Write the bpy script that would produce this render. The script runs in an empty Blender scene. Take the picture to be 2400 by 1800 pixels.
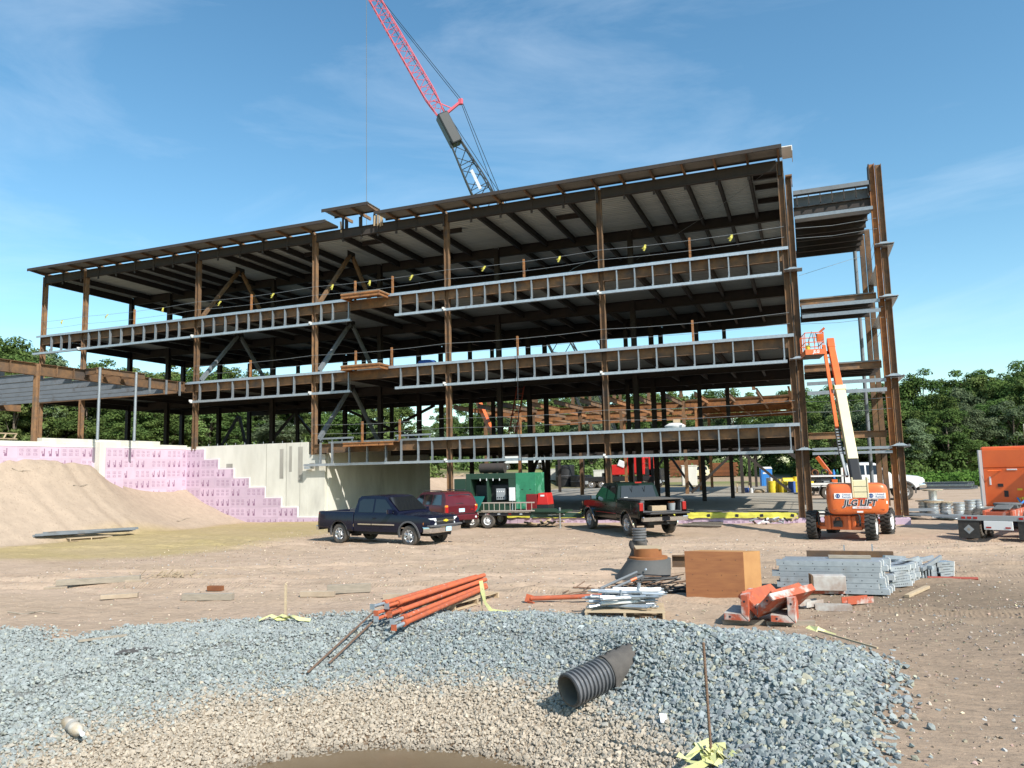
import bpy, bmesh, math, random
import numpy as np
from mathutils import Vector, Matrix, Euler
R = math.radians
random.seed(7); rng = np.random.default_rng(7)
SC = bpy.context.scene
COL = SC.collection

# ---------------------------------------------------------------- camera, sky, sun, exposure
cam = bpy.data.cameras.new('Camera'); cam_ob = bpy.data.objects.new('Camera', cam); COL.objects.link(cam_ob)
YAW, PITCH, ROLL = 0.3685, 0.1124, -0.0231
fw = Vector((-math.sin(YAW) * math.cos(PITCH), math.cos(YAW) * math.cos(PITCH), math.sin(PITCH)))
rt = Vector((math.cos(YAW), math.sin(YAW), 0)); up = rt.cross(fw)
rt2 = rt * math.cos(ROLL) + up * math.sin(ROLL); up2 = up * math.cos(ROLL) - rt * math.sin(ROLL)
cam_ob.matrix_world = Matrix(((rt2.x, up2.x, -fw.x, 0.2302), (rt2.y, up2.y, -fw.y, -38.263), (rt2.z, up2.z, -fw.z, 2.8355), (0, 0, 0, 1)))
cam.sensor_width = 36; cam.lens = 26.613; cam.clip_end = 4000; cam.clip_start = 0.1
SC.camera = cam_ob
SUN_AZ, SUN_EL = R(57), R(42)           # azimuth measured from -Y (towards the viewer) to +X
sun_dir = Vector((math.sin(SUN_AZ) * math.cos(SUN_EL), -math.cos(SUN_AZ) * math.cos(SUN_EL), math.sin(SUN_EL)))
world = bpy.data.worlds.new('World'); SC.world = world; world.use_nodes = True
wn, wl = world.node_tree.nodes, world.node_tree.links
wn.clear()
w_out = wn.new('ShaderNodeOutputWorld'); w_bg = wn.new('ShaderNodeBackground'); w_sky = wn.new('ShaderNodeTexSky')
w_sky.sky_type = 'NISHITA'; w_sky.sun_disc = False; w_sky.sun_elevation = SUN_EL
w_sky.sun_rotation = math.atan2(sun_dir.x, sun_dir.y)
w_sky.air_density = 1.0; w_sky.dust_density = 0.6; w_sky.ozone_density = 1.6; w_sky.altitude = 50
w_co = wn.new('ShaderNodeTexCoord'); w_map = wn.new('ShaderNodeMapping'); w_map.inputs['Scale'].default_value = (1.0, 1.6, 5.0)
w_map.inputs['Rotation'].default_value = (0, R(12), R(60))
w_n = wn.new('ShaderNodeTexNoise'); w_n.inputs['Scale'].default_value = 1.7; w_n.inputs['Detail'].default_value = 8; w_n.inputs['Roughness'].default_value = .62; w_n.inputs['Distortion'].default_value = .7
w_r = wn.new('ShaderNodeValToRGB'); w_r.color_ramp.elements[0].position = .46; w_r.color_ramp.elements[0].color = (0, 0, 0, 1); w_r.color_ramp.elements[1].position = .85; w_r.color_ramp.elements[1].color = (.20, .20, .20, 1)
w_mix = wn.new('ShaderNodeMix'); w_mix.data_type = 'RGBA'; w_mix.inputs['B'].default_value = (7.0, 7.6, 8.2, 1)
w_hs = wn.new('ShaderNodeHueSaturation'); w_hs.inputs['Saturation'].default_value = 1.2
wl.new(w_co.outputs['Generated'], w_map.inputs['Vector']); wl.new(w_map.outputs[0], w_n.inputs['Vector']); wl.new(w_n.outputs['Fac'], w_r.inputs[0])
w_g = wn.new('ShaderNodeMix'); w_g.data_type = 'RGBA'; w_g.blend_type = 'MULTIPLY'; w_g.inputs['Factor'].default_value = 1; w_g.inputs['B'].default_value = (1.06, 1.15, 1.04, 1); wl.new(w_sky.outputs[0], w_g.inputs['A']); wl.new(w_g.outputs['Result'], w_hs.inputs['Color']); wl.new(w_hs.outputs[0], w_mix.inputs['A']); wl.new(w_r.outputs[0], w_mix.inputs['Factor'])
wl.new(w_mix.outputs['Result'], w_bg.inputs[0]); w_bg.inputs[1].default_value = 0.14; wl.new(w_bg.outputs[0], w_out.inputs[0])
sl = bpy.data.lights.new('sun', 'SUN'); sl.energy = 4.8; sl.angle = R(0.53); sl.color = (1, .955, .88)
so = bpy.data.objects.new('sun', sl); COL.objects.link(so); so.rotation_euler = (-sun_dir).to_track_quat('-Z', 'Y').to_euler(); so.location = (40, -30, 60)
vs = SC.view_settings; vs.view_transform = 'Standard'; vs.look = 'None'; vs.exposure = 0.45; vs.gamma = 1; vs.use_curve_mapping = False
SC.render.engine = 'CYCLES'; SC.cycles.use_denoising = True
try: SC.cycles.denoiser = 'OPENIMAGEDENOISE'
except Exception: pass
SC.cycles.max_bounces = 8; SC.cycles.diffuse_bounces = 4; SC.cycles.transparent_max_bounces = 8; SC.cycles.caustics_reflective = False; SC.cycles.caustics_refractive = False

# ---------------------------------------------------------------- materials
def mat(name, c, c2=None, rough=.7, metal=0.0, scale=4.0, detail=5, lo=.35, hi=.65, c3=None, s3=.8, lo3=.55, hi3=.75, bump=0.0, bscale=30, bdist=.02, bdet=6, coord='W',
        stretch=(1, 1, 1), rand=0.0, spec=.5, coat=0.0, emit=None, trans=0.0, attr=None):
    m = bpy.data.materials.new(name); m.use_nodes = True
    n, l = m.node_tree.nodes, m.node_tree.links
    b = n['Principled BSDF']; b.inputs['Roughness'].default_value = rough; b.inputs['Metallic'].default_value = metal
    b.inputs['Specular IOR Level'].default_value = spec; b.inputs['Coat Weight'].default_value = coat
    if coat: b.inputs['Coat Roughness'].default_value = .03
    b.inputs['Transmission Weight'].default_value = trans
    vec = None
    def V():
        nonlocal vec
        if vec is None:
            if coord == 'W': g = n.new('ShaderNodeNewGeometry'); o = g.outputs['Position']
            else: g = n.new('ShaderNodeTexCoord'); o = g.outputs['Object']
            mp = n.new('ShaderNodeMapping'); mp.inputs['Scale'].default_value = stretch; l.new(o, mp.inputs[0]); vec = mp.outputs[0]
        return vec
    def noise(s, d=detail):
        t = n.new('ShaderNodeTexNoise'); t.inputs['Scale'].default_value = s; t.inputs['Detail'].default_value = d; t.inputs['Roughness'].default_value = .6; l.new(V(), t.inputs['Vector']); return t.outputs['Fac']
    def ramp(f, a, bb):
        r = n.new('ShaderNodeMapRange'); r.inputs['From Min'].default_value = a; r.inputs['From Max'].default_value = bb; l.new(f, r.inputs['Value']); return r.outputs[0]
    def mix(f, A, B):
        x = n.new('ShaderNodeMix'); x.data_type = 'RGBA'
        if isinstance(f, float): x.inputs['Factor'].default_value = f
        else: l.new(f, x.inputs['Factor'])
        for k, q in (('A', A), ('B', B)):
            if isinstance(q, tuple): x.inputs[k].default_value = (*q, 1)
            else: l.new(q, x.inputs[k])
        return x.outputs['Result']
    col = c
    if c2: col = mix(ramp(noise(scale), lo, hi), c, c2)
    if c3: col = mix(ramp(noise(s3, 6), lo3, hi3), col, c3)
    if attr:
        a = n.new('ShaderNodeAttribute'); a.attribute_name = attr
        x = n.new('ShaderNodeMix'); x.data_type = 'RGBA'; x.blend_type = 'MULTIPLY'; x.inputs['Factor'].default_value = 1
        if isinstance(col, tuple): x.inputs['A'].default_value = (*col, 1)
        else: l.new(col, x.inputs['A'])
        l.new(a.outputs['Color'], x.inputs['B']); col = x.outputs['Result']
    if rand:
        oi = n.new('ShaderNodeObjectInfo'); hs = n.new('ShaderNodeHueSaturation')
        r = n.new('ShaderNodeMapRange'); r.inputs['To Min'].default_value = 1 - rand; r.inputs['To Max'].default_value = 1 + rand; l.new(oi.outputs['Random'], r.inputs['Value']); l.new(r.outputs[0], hs.inputs['Value'])
        if isinstance(col, tuple): hs.inputs['Color'].default_value = (*col, 1)
        else: l.new(col, hs.inputs['Color'])
        col = hs.outputs[0]
    if isinstance(col, tuple): b.inputs['Base Color'].default_value = (*col, 1)
    else: l.new(col, b.inputs['Base Color'])
    if bump:
        bp = n.new('ShaderNodeBump'); bp.inputs['Strength'].default_value = bump; bp.inputs['Distance'].default_value = bdist
        l.new(noise(bscale, bdet), bp.inputs['Height']); l.new(bp.outputs[0], b.inputs['Normal'])
    if emit: b.inputs['Emission Color'].default_value = (*emit[0], 1); b.inputs['Emission Strength'].default_value = emit[1]
    return m
M = {}
def dm(k, *a, **kw): M[k] = mat(k, *a, **kw)
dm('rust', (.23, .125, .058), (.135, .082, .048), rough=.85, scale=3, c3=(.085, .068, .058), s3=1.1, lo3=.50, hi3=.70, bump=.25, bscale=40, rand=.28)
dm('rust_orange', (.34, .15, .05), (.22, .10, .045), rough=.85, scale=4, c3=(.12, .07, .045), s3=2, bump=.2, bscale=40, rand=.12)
dm('rust_dark_shaded', (.042, .031, .026), (.030, .026, .024), rough=.8, scale=3, c3=(.06, .04, .028), s3=1.5, bump=.2, rand=.15)  # dark rust; on interior and underside steel it carries their shade in the colour
dm('steel_dark', (.055, .052, .05), (.075, .062, .052), rough=.6, scale=2)
dm('primed', (.17, .185, .20), (.14, .155, .17), rough=.7, scale=2, c3=(.10, .085, .075), s3=1.2, lo3=.58, hi3=.7)
dm('galv', (.46, .50, .535), (.38, .42, .455), rough=.42, metal=.55, scale=9, rand=.10, c3=(.33, .33, .33), s3=2.5, lo3=.56, hi3=.75)
dm('galv_stud', (.30, .33, .355), (.24, .27, .30), rough=.45, metal=.45, scale=9, rand=.12)
dm('deck', (.25, .27, .26), (.20, .215, .21), rough=.5, metal=.35, scale=1.2, stretch=(.3, 3, 1))  # floor decks darker than the roof deck, interior shade put into the colour
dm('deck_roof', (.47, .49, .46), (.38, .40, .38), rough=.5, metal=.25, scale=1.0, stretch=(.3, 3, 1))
dm('deck_canopy_shaded', (.20, .19, .17), (.15, .145, .13), rough=.6, metal=.2, scale=1.0, stretch=(.3, 3, 1))  # darker copy of the deck; dimness of its downward face painted in
dm('concrete', (.66, .64, .57), (.55, .53, .465), rough=.9, scale=1.1, c3=(.33, .315, .28), s3=.5, lo3=.55, hi3=.8, bump=.25, bscale=25, stretch=(1, 1, .35))
dm('concrete_stain', (.24, .23, .20), (.38, .36, .32), rough=.9, scale=1.6, stretch=(1, 1, .2))
dm('slab', (.33, .295, .24), (.27, .24, .195), rough=.9, scale=.6, c3=(.24, .22, .20), s3=.25, bump=.1)
dm('pink', (.57, .43, .53), (.51, .385, .475), rough=.75, scale=1.5, rand=.07)
dm('pink_print', (.24, .13, .21), rough=.8)
dm('white_edge', (.78, .77, .74), rough=.7)
dm('cable', (.30, .30, .30), rough=.5, metal=.6)
dm('ribbon', (.66, .60, .12), (.56, .50, .10), rough=.6, scale=20)
dm('tape', (.68, .68, .27), (.60, .58, .30), rough=.45, scale=8, c3=(.10, .10, .06), s3=30, lo3=.66, hi3=.68, coord='O')
dm('black', (.018, .018, .019), rough=.5)
dm('rubber', (.028, .027, .026), (.05, .045, .04), rough=.85, scale=12, coord='O', bump=.2)
dm('tyre_dusty', (.05, .046, .042), (.13, .11, .09), rough=.9, scale=5, coord='O')
dm('chrome', (.75, .76, .78), rough=.12, metal=1)
dm('alloy', (.62, .63, .65), rough=.28, metal=.8)
dm('glass', (.012, .014, .016), rough=.04, spec=.7, coat=.3)
dm('glass_clear', (.05, .06, .06), rough=.05, spec=.6)
dm('navy', (.006, .008, .022), (.008, .010, .026), rough=.14, scale=2, coord='O', spec=.35)
dm('black_green', (.006, .008, .007), (.009, .011, .010), rough=.14, scale=2, coord='O', spec=.35)
dm('dark_green', (.007, .018, .013), rough=.14, spec=.35)
dm('maroon', (.085, .012, .018), (.10, .016, .022), rough=.14, scale=2, coord='O', spec=.35)
dm('white_paint', (.78, .78, .77), rough=.35, coat=.4)
dm('silver', (.45, .50, .56), rough=.3, metal=.5, coat=.5)
dm('plastic_grey', (.09, .09, .095), rough=.55)
dm('lamp_red', (.35, .012, .012), rough=.2, coat=.6)
dm('lamp_clear', (.75, .77, .78), rough=.12, coat=.6)
dm('lamp_amber', (.75, .25, .03), rough=.2, coat=.5)
dm('plate', (.45, .68, .80), rough=.5)
dm('orange', (.72, .155, .035), (.62, .125, .03), rough=.38, scale=2, coord='O', coat=.35, c3=(.45, .12, .05), s3=3, lo3=.62, hi3=.8)
dm('orange_truck', (.78, .13, .02), (.68, .105, .02), rough=.3, scale=1.2, coord='O', coat=.6)
dm('orange_worn', (.50, .115, .042), (.36, .09, .045), rough=.7, scale=6, c3=(.42, .36, .32), s3=9, lo3=.62, hi3=.72, coord='O', rand=.12)
dm('orange_dirty', (.45, .095, .042), (.38, .085, .042), rough=.7, scale=5, c3=(.50, .44, .40), s3=2.2, lo3=.52, hi3=.62, coord='O', rand=.1)
dm('concrete_white', (.46, .44, .41), (.32, .25, .21), rough=.85, scale=5, coord='O')
dm('cream', (.74, .66, .42), (.68, .60, .38), rough=.45, scale=2, coord='O')
dm('red', (.60, .025, .02), (.50, .02, .018), rough=.4, scale=2, coord='O', coat=.3)
dm('red_dark', (.18, .012, .014), rough=.4)
dm('crane_red', (.62, .11, .15), rough=.45)
dm('crane_dark', (.015, .02, .022), rough=.5)
dm('green_box', (.022, .17, .085), (.03, .22, .11), rough=.5, scale=3, coord='O', c3=(.09, .30, .19), s3=1.6, lo3=.55, hi3=.58)
dm('green_dark', (.018, .05, .03), rough=.55)
dm('green_teal', (.012, .12, .10), rough=.5)
dm('panel_grey', (.30, .32, .33), rough=.5)
dm('blue', (.025, .19, .55), rough=.5)
dm('yellow', (.75, .58, .03), (.62, .48, .04), rough=.5, scale=4, coord='O')
dm('yellow_tarp', (.62, .57, .07), (.52, .47, .06), rough=.5, scale=3, bump=.5, bscale=6)
dm('blue_tarp', (.05, .12, .38), rough=.5)
dm('wood', (.47, .36, .23), (.38, .29, .19), rough=.85, scale=3, stretch=(1, 6, 6), coord='O', rand=.18)
dm('wood_grey', (.33, .28, .22), (.25, .215, .17), rough=.9, scale=4, stretch=(1, 6, 6), coord='O', rand=.2)
dm('wood_dusty', (.42, .335, .245), (.35, .275, .20), rough=.9, scale=4, coord='O')
dm('plywood', (.33, .135, .05), (.26, .10, .04), rough=.6, scale=2.2, stretch=(1, 1, 7), coord='O', c3=(.25, .10, .045), s3=5, lo3=.68, hi3=.74)
dm('plywood_side', (.46, .24, .09), (.40, .20, .075), rough=.65, scale=3, coord='O')
dm('lumber_brown', (.24, .09, .03), (.17, .06, .025), rough=.8, scale=3, coord='O', rand=.2)
dm('brick_ring', (.30, .115, .035), (.24, .09, .03), rough=.8, scale=5, coord='O')
dm('cone_grey', (.095, .10, .10), (.12, .12, .118), rough=.85, scale=2.5, coord='O', bump=.15)
dm('hdpe', (.10, .104, .11), (.14, .14, .145), rough=.32, scale=5, coord='O', c3=(.34, .28, .19), s3=2.2, lo3=.60, hi3=.72)
dm('hdpe_in', (.13, .115, .095), (.18, .155, .12), rough=.8, scale=4, coord='O')
dm('geotextile', (.075, .068, .062), (.10, .09, .08), rough=.95, scale=6, coord='O', bump=.2)
dm('rebar', (.20, .12, .075), (.13, .08, .055), rough=.85, scale=20, coord='O')
dm('spool', (.62, .63, .64), rough=.3, metal=.7)
dm('bark', (.10, .075, .055), (.16, .13, .10), rough=.95, scale=3, bump=.4, bscale=8)
dm('white_sheet', (.72, .72, .72), rough=.6)
dm('ink', (.02, .02, .03), rough=.6)
dm('ink_blue', (.02, .07, .22), rough=.6)
dm('ink_red', (.55, .03, .03), rough=.6)
dm('ladder_alu', (.52, .44, .38), rough=.45, metal=.4)
dm('red_ladder', (.30, .05, .03), rough=.6)

# ---------------------------------------------------------------- mesh helpers
class MB:
    def __init__(s): s.v = []; s.f = []; s.m = []
    def add(s, vs, fs, mi=0, T=None):
        o = len(s.v)
        s.v += [tuple(T @ Vector(p)) for p in vs] if T is not None else [tuple(p) for p in vs]
        s.f += [tuple(i + o for i in q) for q in fs]; s.m += [mi] * len(fs); return s
    def box(s, c, d, rot=None, mi=0):
        a, b, e = d[0] / 2, d[1] / 2, d[2] / 2
        T = Matrix.Translation(c) @ (Euler(rot).to_matrix().to_4x4() if rot is not None and not isinstance(rot, Matrix) else (rot if rot is not None else Matrix()))
        return s.add([(-a, -b, -e), (a, -b, -e), (a, b, -e), (-a, b, -e), (-a, -b, e), (a, -b, e), (a, b, e), (-a, b, e)],
                     [(3, 2, 1, 0), (4, 5, 6, 7), (0, 1, 5, 4), (1, 2, 6, 5), (2, 3, 7, 6), (3, 0, 4, 7)], mi, T)
    def b2(s, lo, hi, mi=0):
        return s.box([(a + b) / 2 for a, b in zip(lo, hi)], [b - a for a, b in zip(lo, hi)], None, mi)
    def bar(s, p0, p1, w, h, mi=0, roll=0):     # box from p0 to p1; local z = h
        p0, p1 = Vector(p0), Vector(p1); d = p1 - p0; L = d.length
        x = d.normalized(); z = Vector((0, 0, 1)); z = (z - x * z.dot(x)); z = Vector((0, 1, 0)) if z.length < 1e-4 else z.normalized(); y = z.cross(x)
        T = Matrix((x, y, z)).transposed().to_4x4(); T = Matrix.Translation((p0 + p1) / 2) @ T @ Matrix.Rotation(roll, 4, 'X')
        a, b, e = L / 2, w / 2, h / 2
        return s.add([(-a, -b, -e), (a, -b, -e), (a, b, -e), (-a, b, -e), (-a, -b, e), (a, -b, e), (a, b, e), (-a, b, e)],
                     [(3, 2, 1, 0), (4, 5, 6, 7), (0, 1, 5, 4), (1, 2, 6, 5), (2, 3, 7, 6), (3, 0, 4, 7)], mi, T)
    def cyl(s, p0, p1, r0, r1=None, n=12, caps=True, mi=0):
        p0, p1 = Vector(p0), Vector(p1); r1 = r0 if r1 is None else r1; x = (p1 - p0).normalized()
        a = x.orthogonal().normalized(); b = x.cross(a)
        vs = [p + (a * math.cos(2 * math.pi * i / n) + b * math.sin(2 * math.pi * i / n)) * r for p, r in ((p0, r0), (p1, r1)) for i in range(n)]
        fs = [(i, (i + 1) % n, n + (i + 1) % n, n + i) for i in range(n)]
        if caps: fs += [tuple(range(n - 1, -1, -1)), tuple(range(n, 2 * n))]
        return s.add(vs, fs, mi)
    def tube(s, pts, r, n=6, mi=0, closed=False):
        pts = [Vector(p) for p in pts]; k = len(pts); vs = []; a = None
        for i, p in enumerate(pts):
            t = (pts[min(i + 1, k - 1)] - pts[max(i - 1, 0)]).normalized()
            a = t.orthogonal().normalized() if a is None else (a - t * a.dot(t)).normalized()
            b = t.cross(a); rr = r[i] if isinstance(r, (list, tuple)) else r
            vs += [p + (a * math.cos(2 * math.pi * j / n) + b * math.sin(2 * math.pi * j / n)) * rr for j in range(n)]
        fs = [(i * n + j, i * n + (j + 1) % n, (i + 1) * n + (j + 1) % n, (i + 1) * n + j) for i in range(k - 1) for j in range(n)]
        fs += [tuple(range(n - 1, -1, -1)), tuple(range((k - 1) * n, k * n))]
        return s.add(vs, fs, mi)
    def prism(s, poly, a, b, ax='Y', mi=0, T=None):     # polygon in the plane across ax, from a to b along it
        n = len(poly)
        f = {'Y': lambda p, t: (p[0], t, p[1]), 'X': lambda p, t: (t, p[0], p[1]), 'Z': lambda p, t: (p[0], p[1], t)}[ax]
        vs = [f(p, a) for p in poly] + [f(p, b) for p in poly]
        fs = [(i, (i + 1) % n, n + (i + 1) % n, n + i) for i in range(n)] + [tuple(range(n - 1, -1, -1)), tuple(range(n, 2 * n))]
        return s.add(vs, fs, mi, T)
    def lathe(s, prof, n=24, T=None, mi=0, arc=2 * math.pi):   # prof: (r, z)
        vs = [(r * math.cos(arc * i / n), r * math.sin(arc * i / n), z) for i in range(n) for r, z in prof]
        k = len(prof); fs = [(i * k + j, ((i + 1) % n) * k + j, ((i + 1) % n) * k + j + 1, i * k + j + 1) for i in range(n) for j in range(k - 1)]
        return s.add(vs, fs, mi, T)
    def hb(s, p0, p1, d, bf, tf=.022, tw=.016, mi=0, roll=0):   # wide-flange section from p0 to p1, web upright (roll about its axis)
        p0, p1 = Vector(p0), Vector(p1); x = (p1 - p0).normalized(); z = Vector((0, 0, 1)); z = z - x * z.dot(x)
        z = Vector((0, 1, 0)) if z.length < 1e-4 else z.normalized(); y = z.cross(x)
        if roll: q = Matrix.Rotation(roll, 3, x); y = q @ y; z = q @ z
        o = [(-bf / 2, -d / 2), (bf / 2, -d / 2), (bf / 2, -d / 2 + tf), (tw / 2, -d / 2 + tf), (tw / 2, d / 2 - tf), (bf / 2, d / 2 - tf), (bf / 2, d / 2), (-bf / 2, d / 2), (-bf / 2, d / 2 - tf), (-tw / 2, d / 2 - tf), (-tw / 2, -d / 2 + tf), (-bf / 2, -d / 2 + tf)]
        vs = [p + y * a + z * b for p in (p0, p1) for a, b in o]; n = 12
        fs = [(i, (i + 1) % n, n + (i + 1) % n, n + i) for i in range(n)]
        for e in (0, n): fs += [tuple(e + i for i in q) for q in ((0, 1, 2, 11), (3, 4, 9, 10), (5, 6, 7, 8))]
        return s.add(vs, fs, mi)
    def mesh(s, name, mats, smooth=False):
        me = bpy.data.meshes.new(name); me.from_pydata(s.v, [], s.f)
        for k in (mats if isinstance(mats, (list, tuple)) else [mats]): me.materials.append(M[k])
        if len(set(s.m)) > 1: me.polygons.foreach_set('material_index', s.m)
        if smooth: me.polygons.foreach_set('use_smooth', [True] * len(s.f))
        me.update(); return me
    def obj(s, name, mats, parent=None, smooth=None, bevel=0, fix=False):
        me = s.mesh(name, mats, smooth is not None)
        if fix:
            bm = bmesh.new(); bm.from_mesh(me); bmesh.ops.remove_doubles(bm, verts=bm.verts, dist=1e-4); bmesh.ops.recalc_face_normals(bm, faces=bm.faces); bm.to_mesh(me); bm.free()
        if smooth is not None and smooth > 0: me.set_sharp_from_angle(angle=R(smooth))
        o = link(name, me, parent)
        if bevel:
            md = o.modifiers.new('bevel', 'BEVEL'); md.width = bevel; md.segments = 2; md.limit_method = 'ANGLE'; md.angle_limit = R(40)
        return o
def link(name, data, parent=None, loc=None, rot=None, scale=None):
    o = bpy.data.objects.new(name, data); COL.objects.link(o)
    if parent is not None: o.parent = parent
    if loc is not None: o.location = loc
    if rot is not None: o.rotation_euler = rot
    if scale is not None: o.scale = scale
    return o
def tag(o, label=None, cat=None, group=None, kind=None):
    for k, v in (('label', label), ('category', cat), ('group', group), ('kind', kind)):
        if v: o[k] = v
    return o
def thing(name, label, cat, loc=(0, 0, 0), rz=0, group=None, rot=None):
    o = link(name, None, None, loc, rot if rot is not None else (0, 0, rz)); o.empty_display_size = .2
    return tag(o, label, cat, group, 'thing')
def copy_tree(o, parent=None):
    c = o.copy(); COL.objects.link(c); c.parent = parent
    for ch in [x for x in bpy.data.objects if x.parent == o]: copy_tree(ch, c)
    return c
def text(name, s, size, mk, parent, T, ext=.002, shear=0.0, bold=0.0):
    cu = bpy.data.curves.new(name, 'FONT'); cu.body = s; cu.size = size; cu.extrude = ext; cu.align_x = 'CENTER'; cu.align_y = 'CENTER'; cu.shear = shear; cu.offset = bold; cu.resolution_u = 2
    t = bpy.data.objects.new(name, cu); COL.objects.link(t); bpy.context.view_layer.update()
    me = bpy.data.meshes.new_from_object(t.evaluated_get(bpy.context.evaluated_depsgraph_get()))
    bpy.data.objects.remove(t); me.materials.clear(); me.materials.append(M[mk])
    o = link(name, me, parent); o.matrix_local = T; return o
def face_T(loc, right, upv):     # text frame: reads along right, top along upv
    r = Vector(right).normalized(); u = Vector(upv).normalized(); n = r.cross(u)
    return Matrix.Translation(loc) @ Matrix((r, u, n)).transposed().to_4x4()
def vnoise(x, y, seed=0):
    xi = np.floor(x).astype(np.int64); yi = np.floor(y).astype(np.int64); fx = x - xi; fy = y - yi
    fx = fx * fx * (3 - 2 * fx); fy = fy * fy * (3 - 2 * fy)
    def hh(i, j):
        n = (i * 374761393 + j * 668265263 + seed * 982451653) & 0x7fffffff; n = ((n ^ (n >> 13)) * 1274126177) & 0x7fffffff; return ((n ^ (n >> 16)) & 0xffff) / 65535.0
    return (hh(xi, yi) * (1 - fx) + hh(xi + 1, yi) * fx) * (1 - fy) + (hh(xi, yi + 1) * (1 - fx) + hh(xi + 1, yi + 1) * fx) * fy
def sm(a, b, x): t = np.clip((x - a) / (b - a), 0, 1); return t * t * (3 - 2 * t)
# ---------------------------------------------------------------- the ground
PIT = (-4.6, -31.2); WATER = -0.90
MY = np.array([-30, -20, -16, -12.2, -9.5, -7.4, -6.3, -4.84, -3.0, 0.0, 3]); MZ = np.array([0, 2.2, 3.5, 3.68, 3.54, 3.41, 2.95, 2.6, 2.36, 2.16, 2.0])
def height(x, y, fine=True):
    x = np.asarray(x, float); y = np.asarray(y, float)
    near = 1 - sm(30, 60, np.hypot(x + 5, y + 15))
    z = near * (.10 * (vnoise(x * .22, y * .22, 1) - .5) + .07 * (vnoise(x * .8, y * .8, 2) - .5))
    if fine: z = z + near * (.035 * (vnoise(x * 2.3, y * 3.1, 3) - .5) + .02 * (vnoise(x * 6.1, y * 7.3, 4) - .5))
    # wheel ruts left by the machines
    for k, (a, c, w) in enumerate(((.30, -19.6, .22), (.30, -17.5, .22), (-.12, -15.0, .25), (-.12, -12.9, .25), (.05, -21.6, .2), (.42, -14.2, .22), (.18, -10.2, .25))):
        d = y - (a * (x + 4) + c + .5 * np.sin(x * .25 + k)); z = z - near * .07 * np.exp(-(d / w) ** 2) + near * .05 * np.exp(-((np.abs(d) - 2 * w) / w) ** 2)
    # sand mound heaped against the foundation
    bx = -32.2 + .5 * np.sin(y * .5) + .4 * (vnoise(y * .3, y * 0, 6) - .5); hw = np.interp(y, MY, MZ)
    t = np.clip((bx - x) / 4.9, 0, 1.05); prof = t ** 1.15 * (1 - .12 * np.sin(t * math.pi)) * (1 - .06 * np.clip(t - .85, 0, 1))
    z = z + hw * prof + (t > 0) * np.minimum(t * 3, 1) * (.16 * (vnoise(x * .5, y * .5, 8) - .5) + .04 * (vnoise(x * 1.7, y * 1.7, 9) - .5)) * (y > -24)
    # pit
    r = np.hypot(x - PIT[0], (y - PIT[1]) * 1.0) + .5 * (vnoise(x * .6, y * .6, 11) - .5)
    p = np.where(r < 2.5, -0.95 - .25 * (1 - r / 2.5), -0.95 + (r - 2.5) * .37)
    p = np.minimum(p, .08 + .0 * r)
    k = sm(6.9, 5.5, r); z = z * (1 - k) + k * np.minimum(p, z + .12)
    z = z + .30 * np.exp(-((x + .5) ** 2 / 2.6 + (y + 26.9) ** 2 / 2.0)) + .40 * np.exp(-(((x + 2.25) * .54 + (y + 26.95) * .84) ** 2) / np.where((x + 2.25) * .54 + (y + 26.95) * .84 < 0, .16, .9) - ((y + 26.95) * .54 - (x + 2.25) * .84) ** 2 / .7) + .12 * np.exp(-((x + 4) ** 2 / 9 + (y + 24.9) ** 2 / .6)) + .10 * np.exp(-((x + 11) ** 2 / 9 + (y + 28) ** 2 / 1.2))
    # land behind: rises away from the yard, hill to the left
    z = z + 1.1 * sm(50, 90, y) + 9.0 * sm(-35, -120, x) * sm(45, 130, y)
    return z
RUTS = ((.30, -19.6, .22), (.30, -17.5, .22), (-.12, -15.0, .25), (-.12, -12.9, .25), (.05, -21.6, .2), (.42, -14.2, .22), (.18, -10.2, .25))
def rut_mask(x, y):
    m = np.zeros_like(x)
    for k, (a, c, w) in enumerate(RUTS): d = y - (a * (x + 4) + c + .5 * np.sin(x * .25 + k)); m = np.maximum(m, np.exp(-(d / (w * 1.3)) ** 4) * sm(.42, .62, vnoise(x * .35, y * .35, 80 + k)))
    return m
def gz(x, y): return float(height(np.array([x]), np.array([y]))[0])
def axis(*segs):
    out = []
    for a, b, n in segs: out += list(np.linspace(a, b, n, endpoint=False))
    return np.array(out + [segs[-1][1]])
gx = axis((-900, -120, 26), (-120, -40, 36), (-40, -17, 90), (-17, 4, 190), (4, 16, 70), (16, 60, 30), (60, 900, 26))
gy = axis((-300, -60, 10), (-60, -36, 20), (-36, -22, 150), (-22, -8, 120), (-8, 4, 50), (4, 60, 50), (60, 200, 50), (200, 1500, 20))
GX_, GY_ = np.meshgrid(gx, gy); GZ_ = height(GX_, GY_)
nx, ny = len(gx), len(gy)
me = bpy.data.meshes.new('ground')
idx = np.arange(nx * ny).reshape(ny, nx)
quads = np.stack([idx[:-1, :-1], idx[:-1, 1:], idx[1:, 1:], idx[1:, :-1]], -1).reshape(-1, 4)
me.vertices.add(nx * ny); me.vertices.foreach_set('co', np.stack([GX_, GY_, GZ_], -1).ravel())
me.loops.add(quads.size); me.loops.foreach_set('vertex_index', quads.ravel().astype(np.int32))
me.polygons.add(len(quads)); me.polygons.foreach_set('loop_start', np.arange(0, quads.size, 4, dtype=np.int32)); me.polygons.foreach_set('use_smooth', np.ones(len(quads), bool))
me.update()
def inside(x, y, poly):
    r = np.zeros(len(x), bool); j = len(poly) - 1
    for i in range(len(poly)):
        xi, yi = poly[i]; xj, yj = poly[j]
        r ^= ((yi > y) != (yj > y)) & (x < (xj - xi) * (y - yi) / (yj - yi + 1e-12) + xi); j = i
    return r
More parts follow.
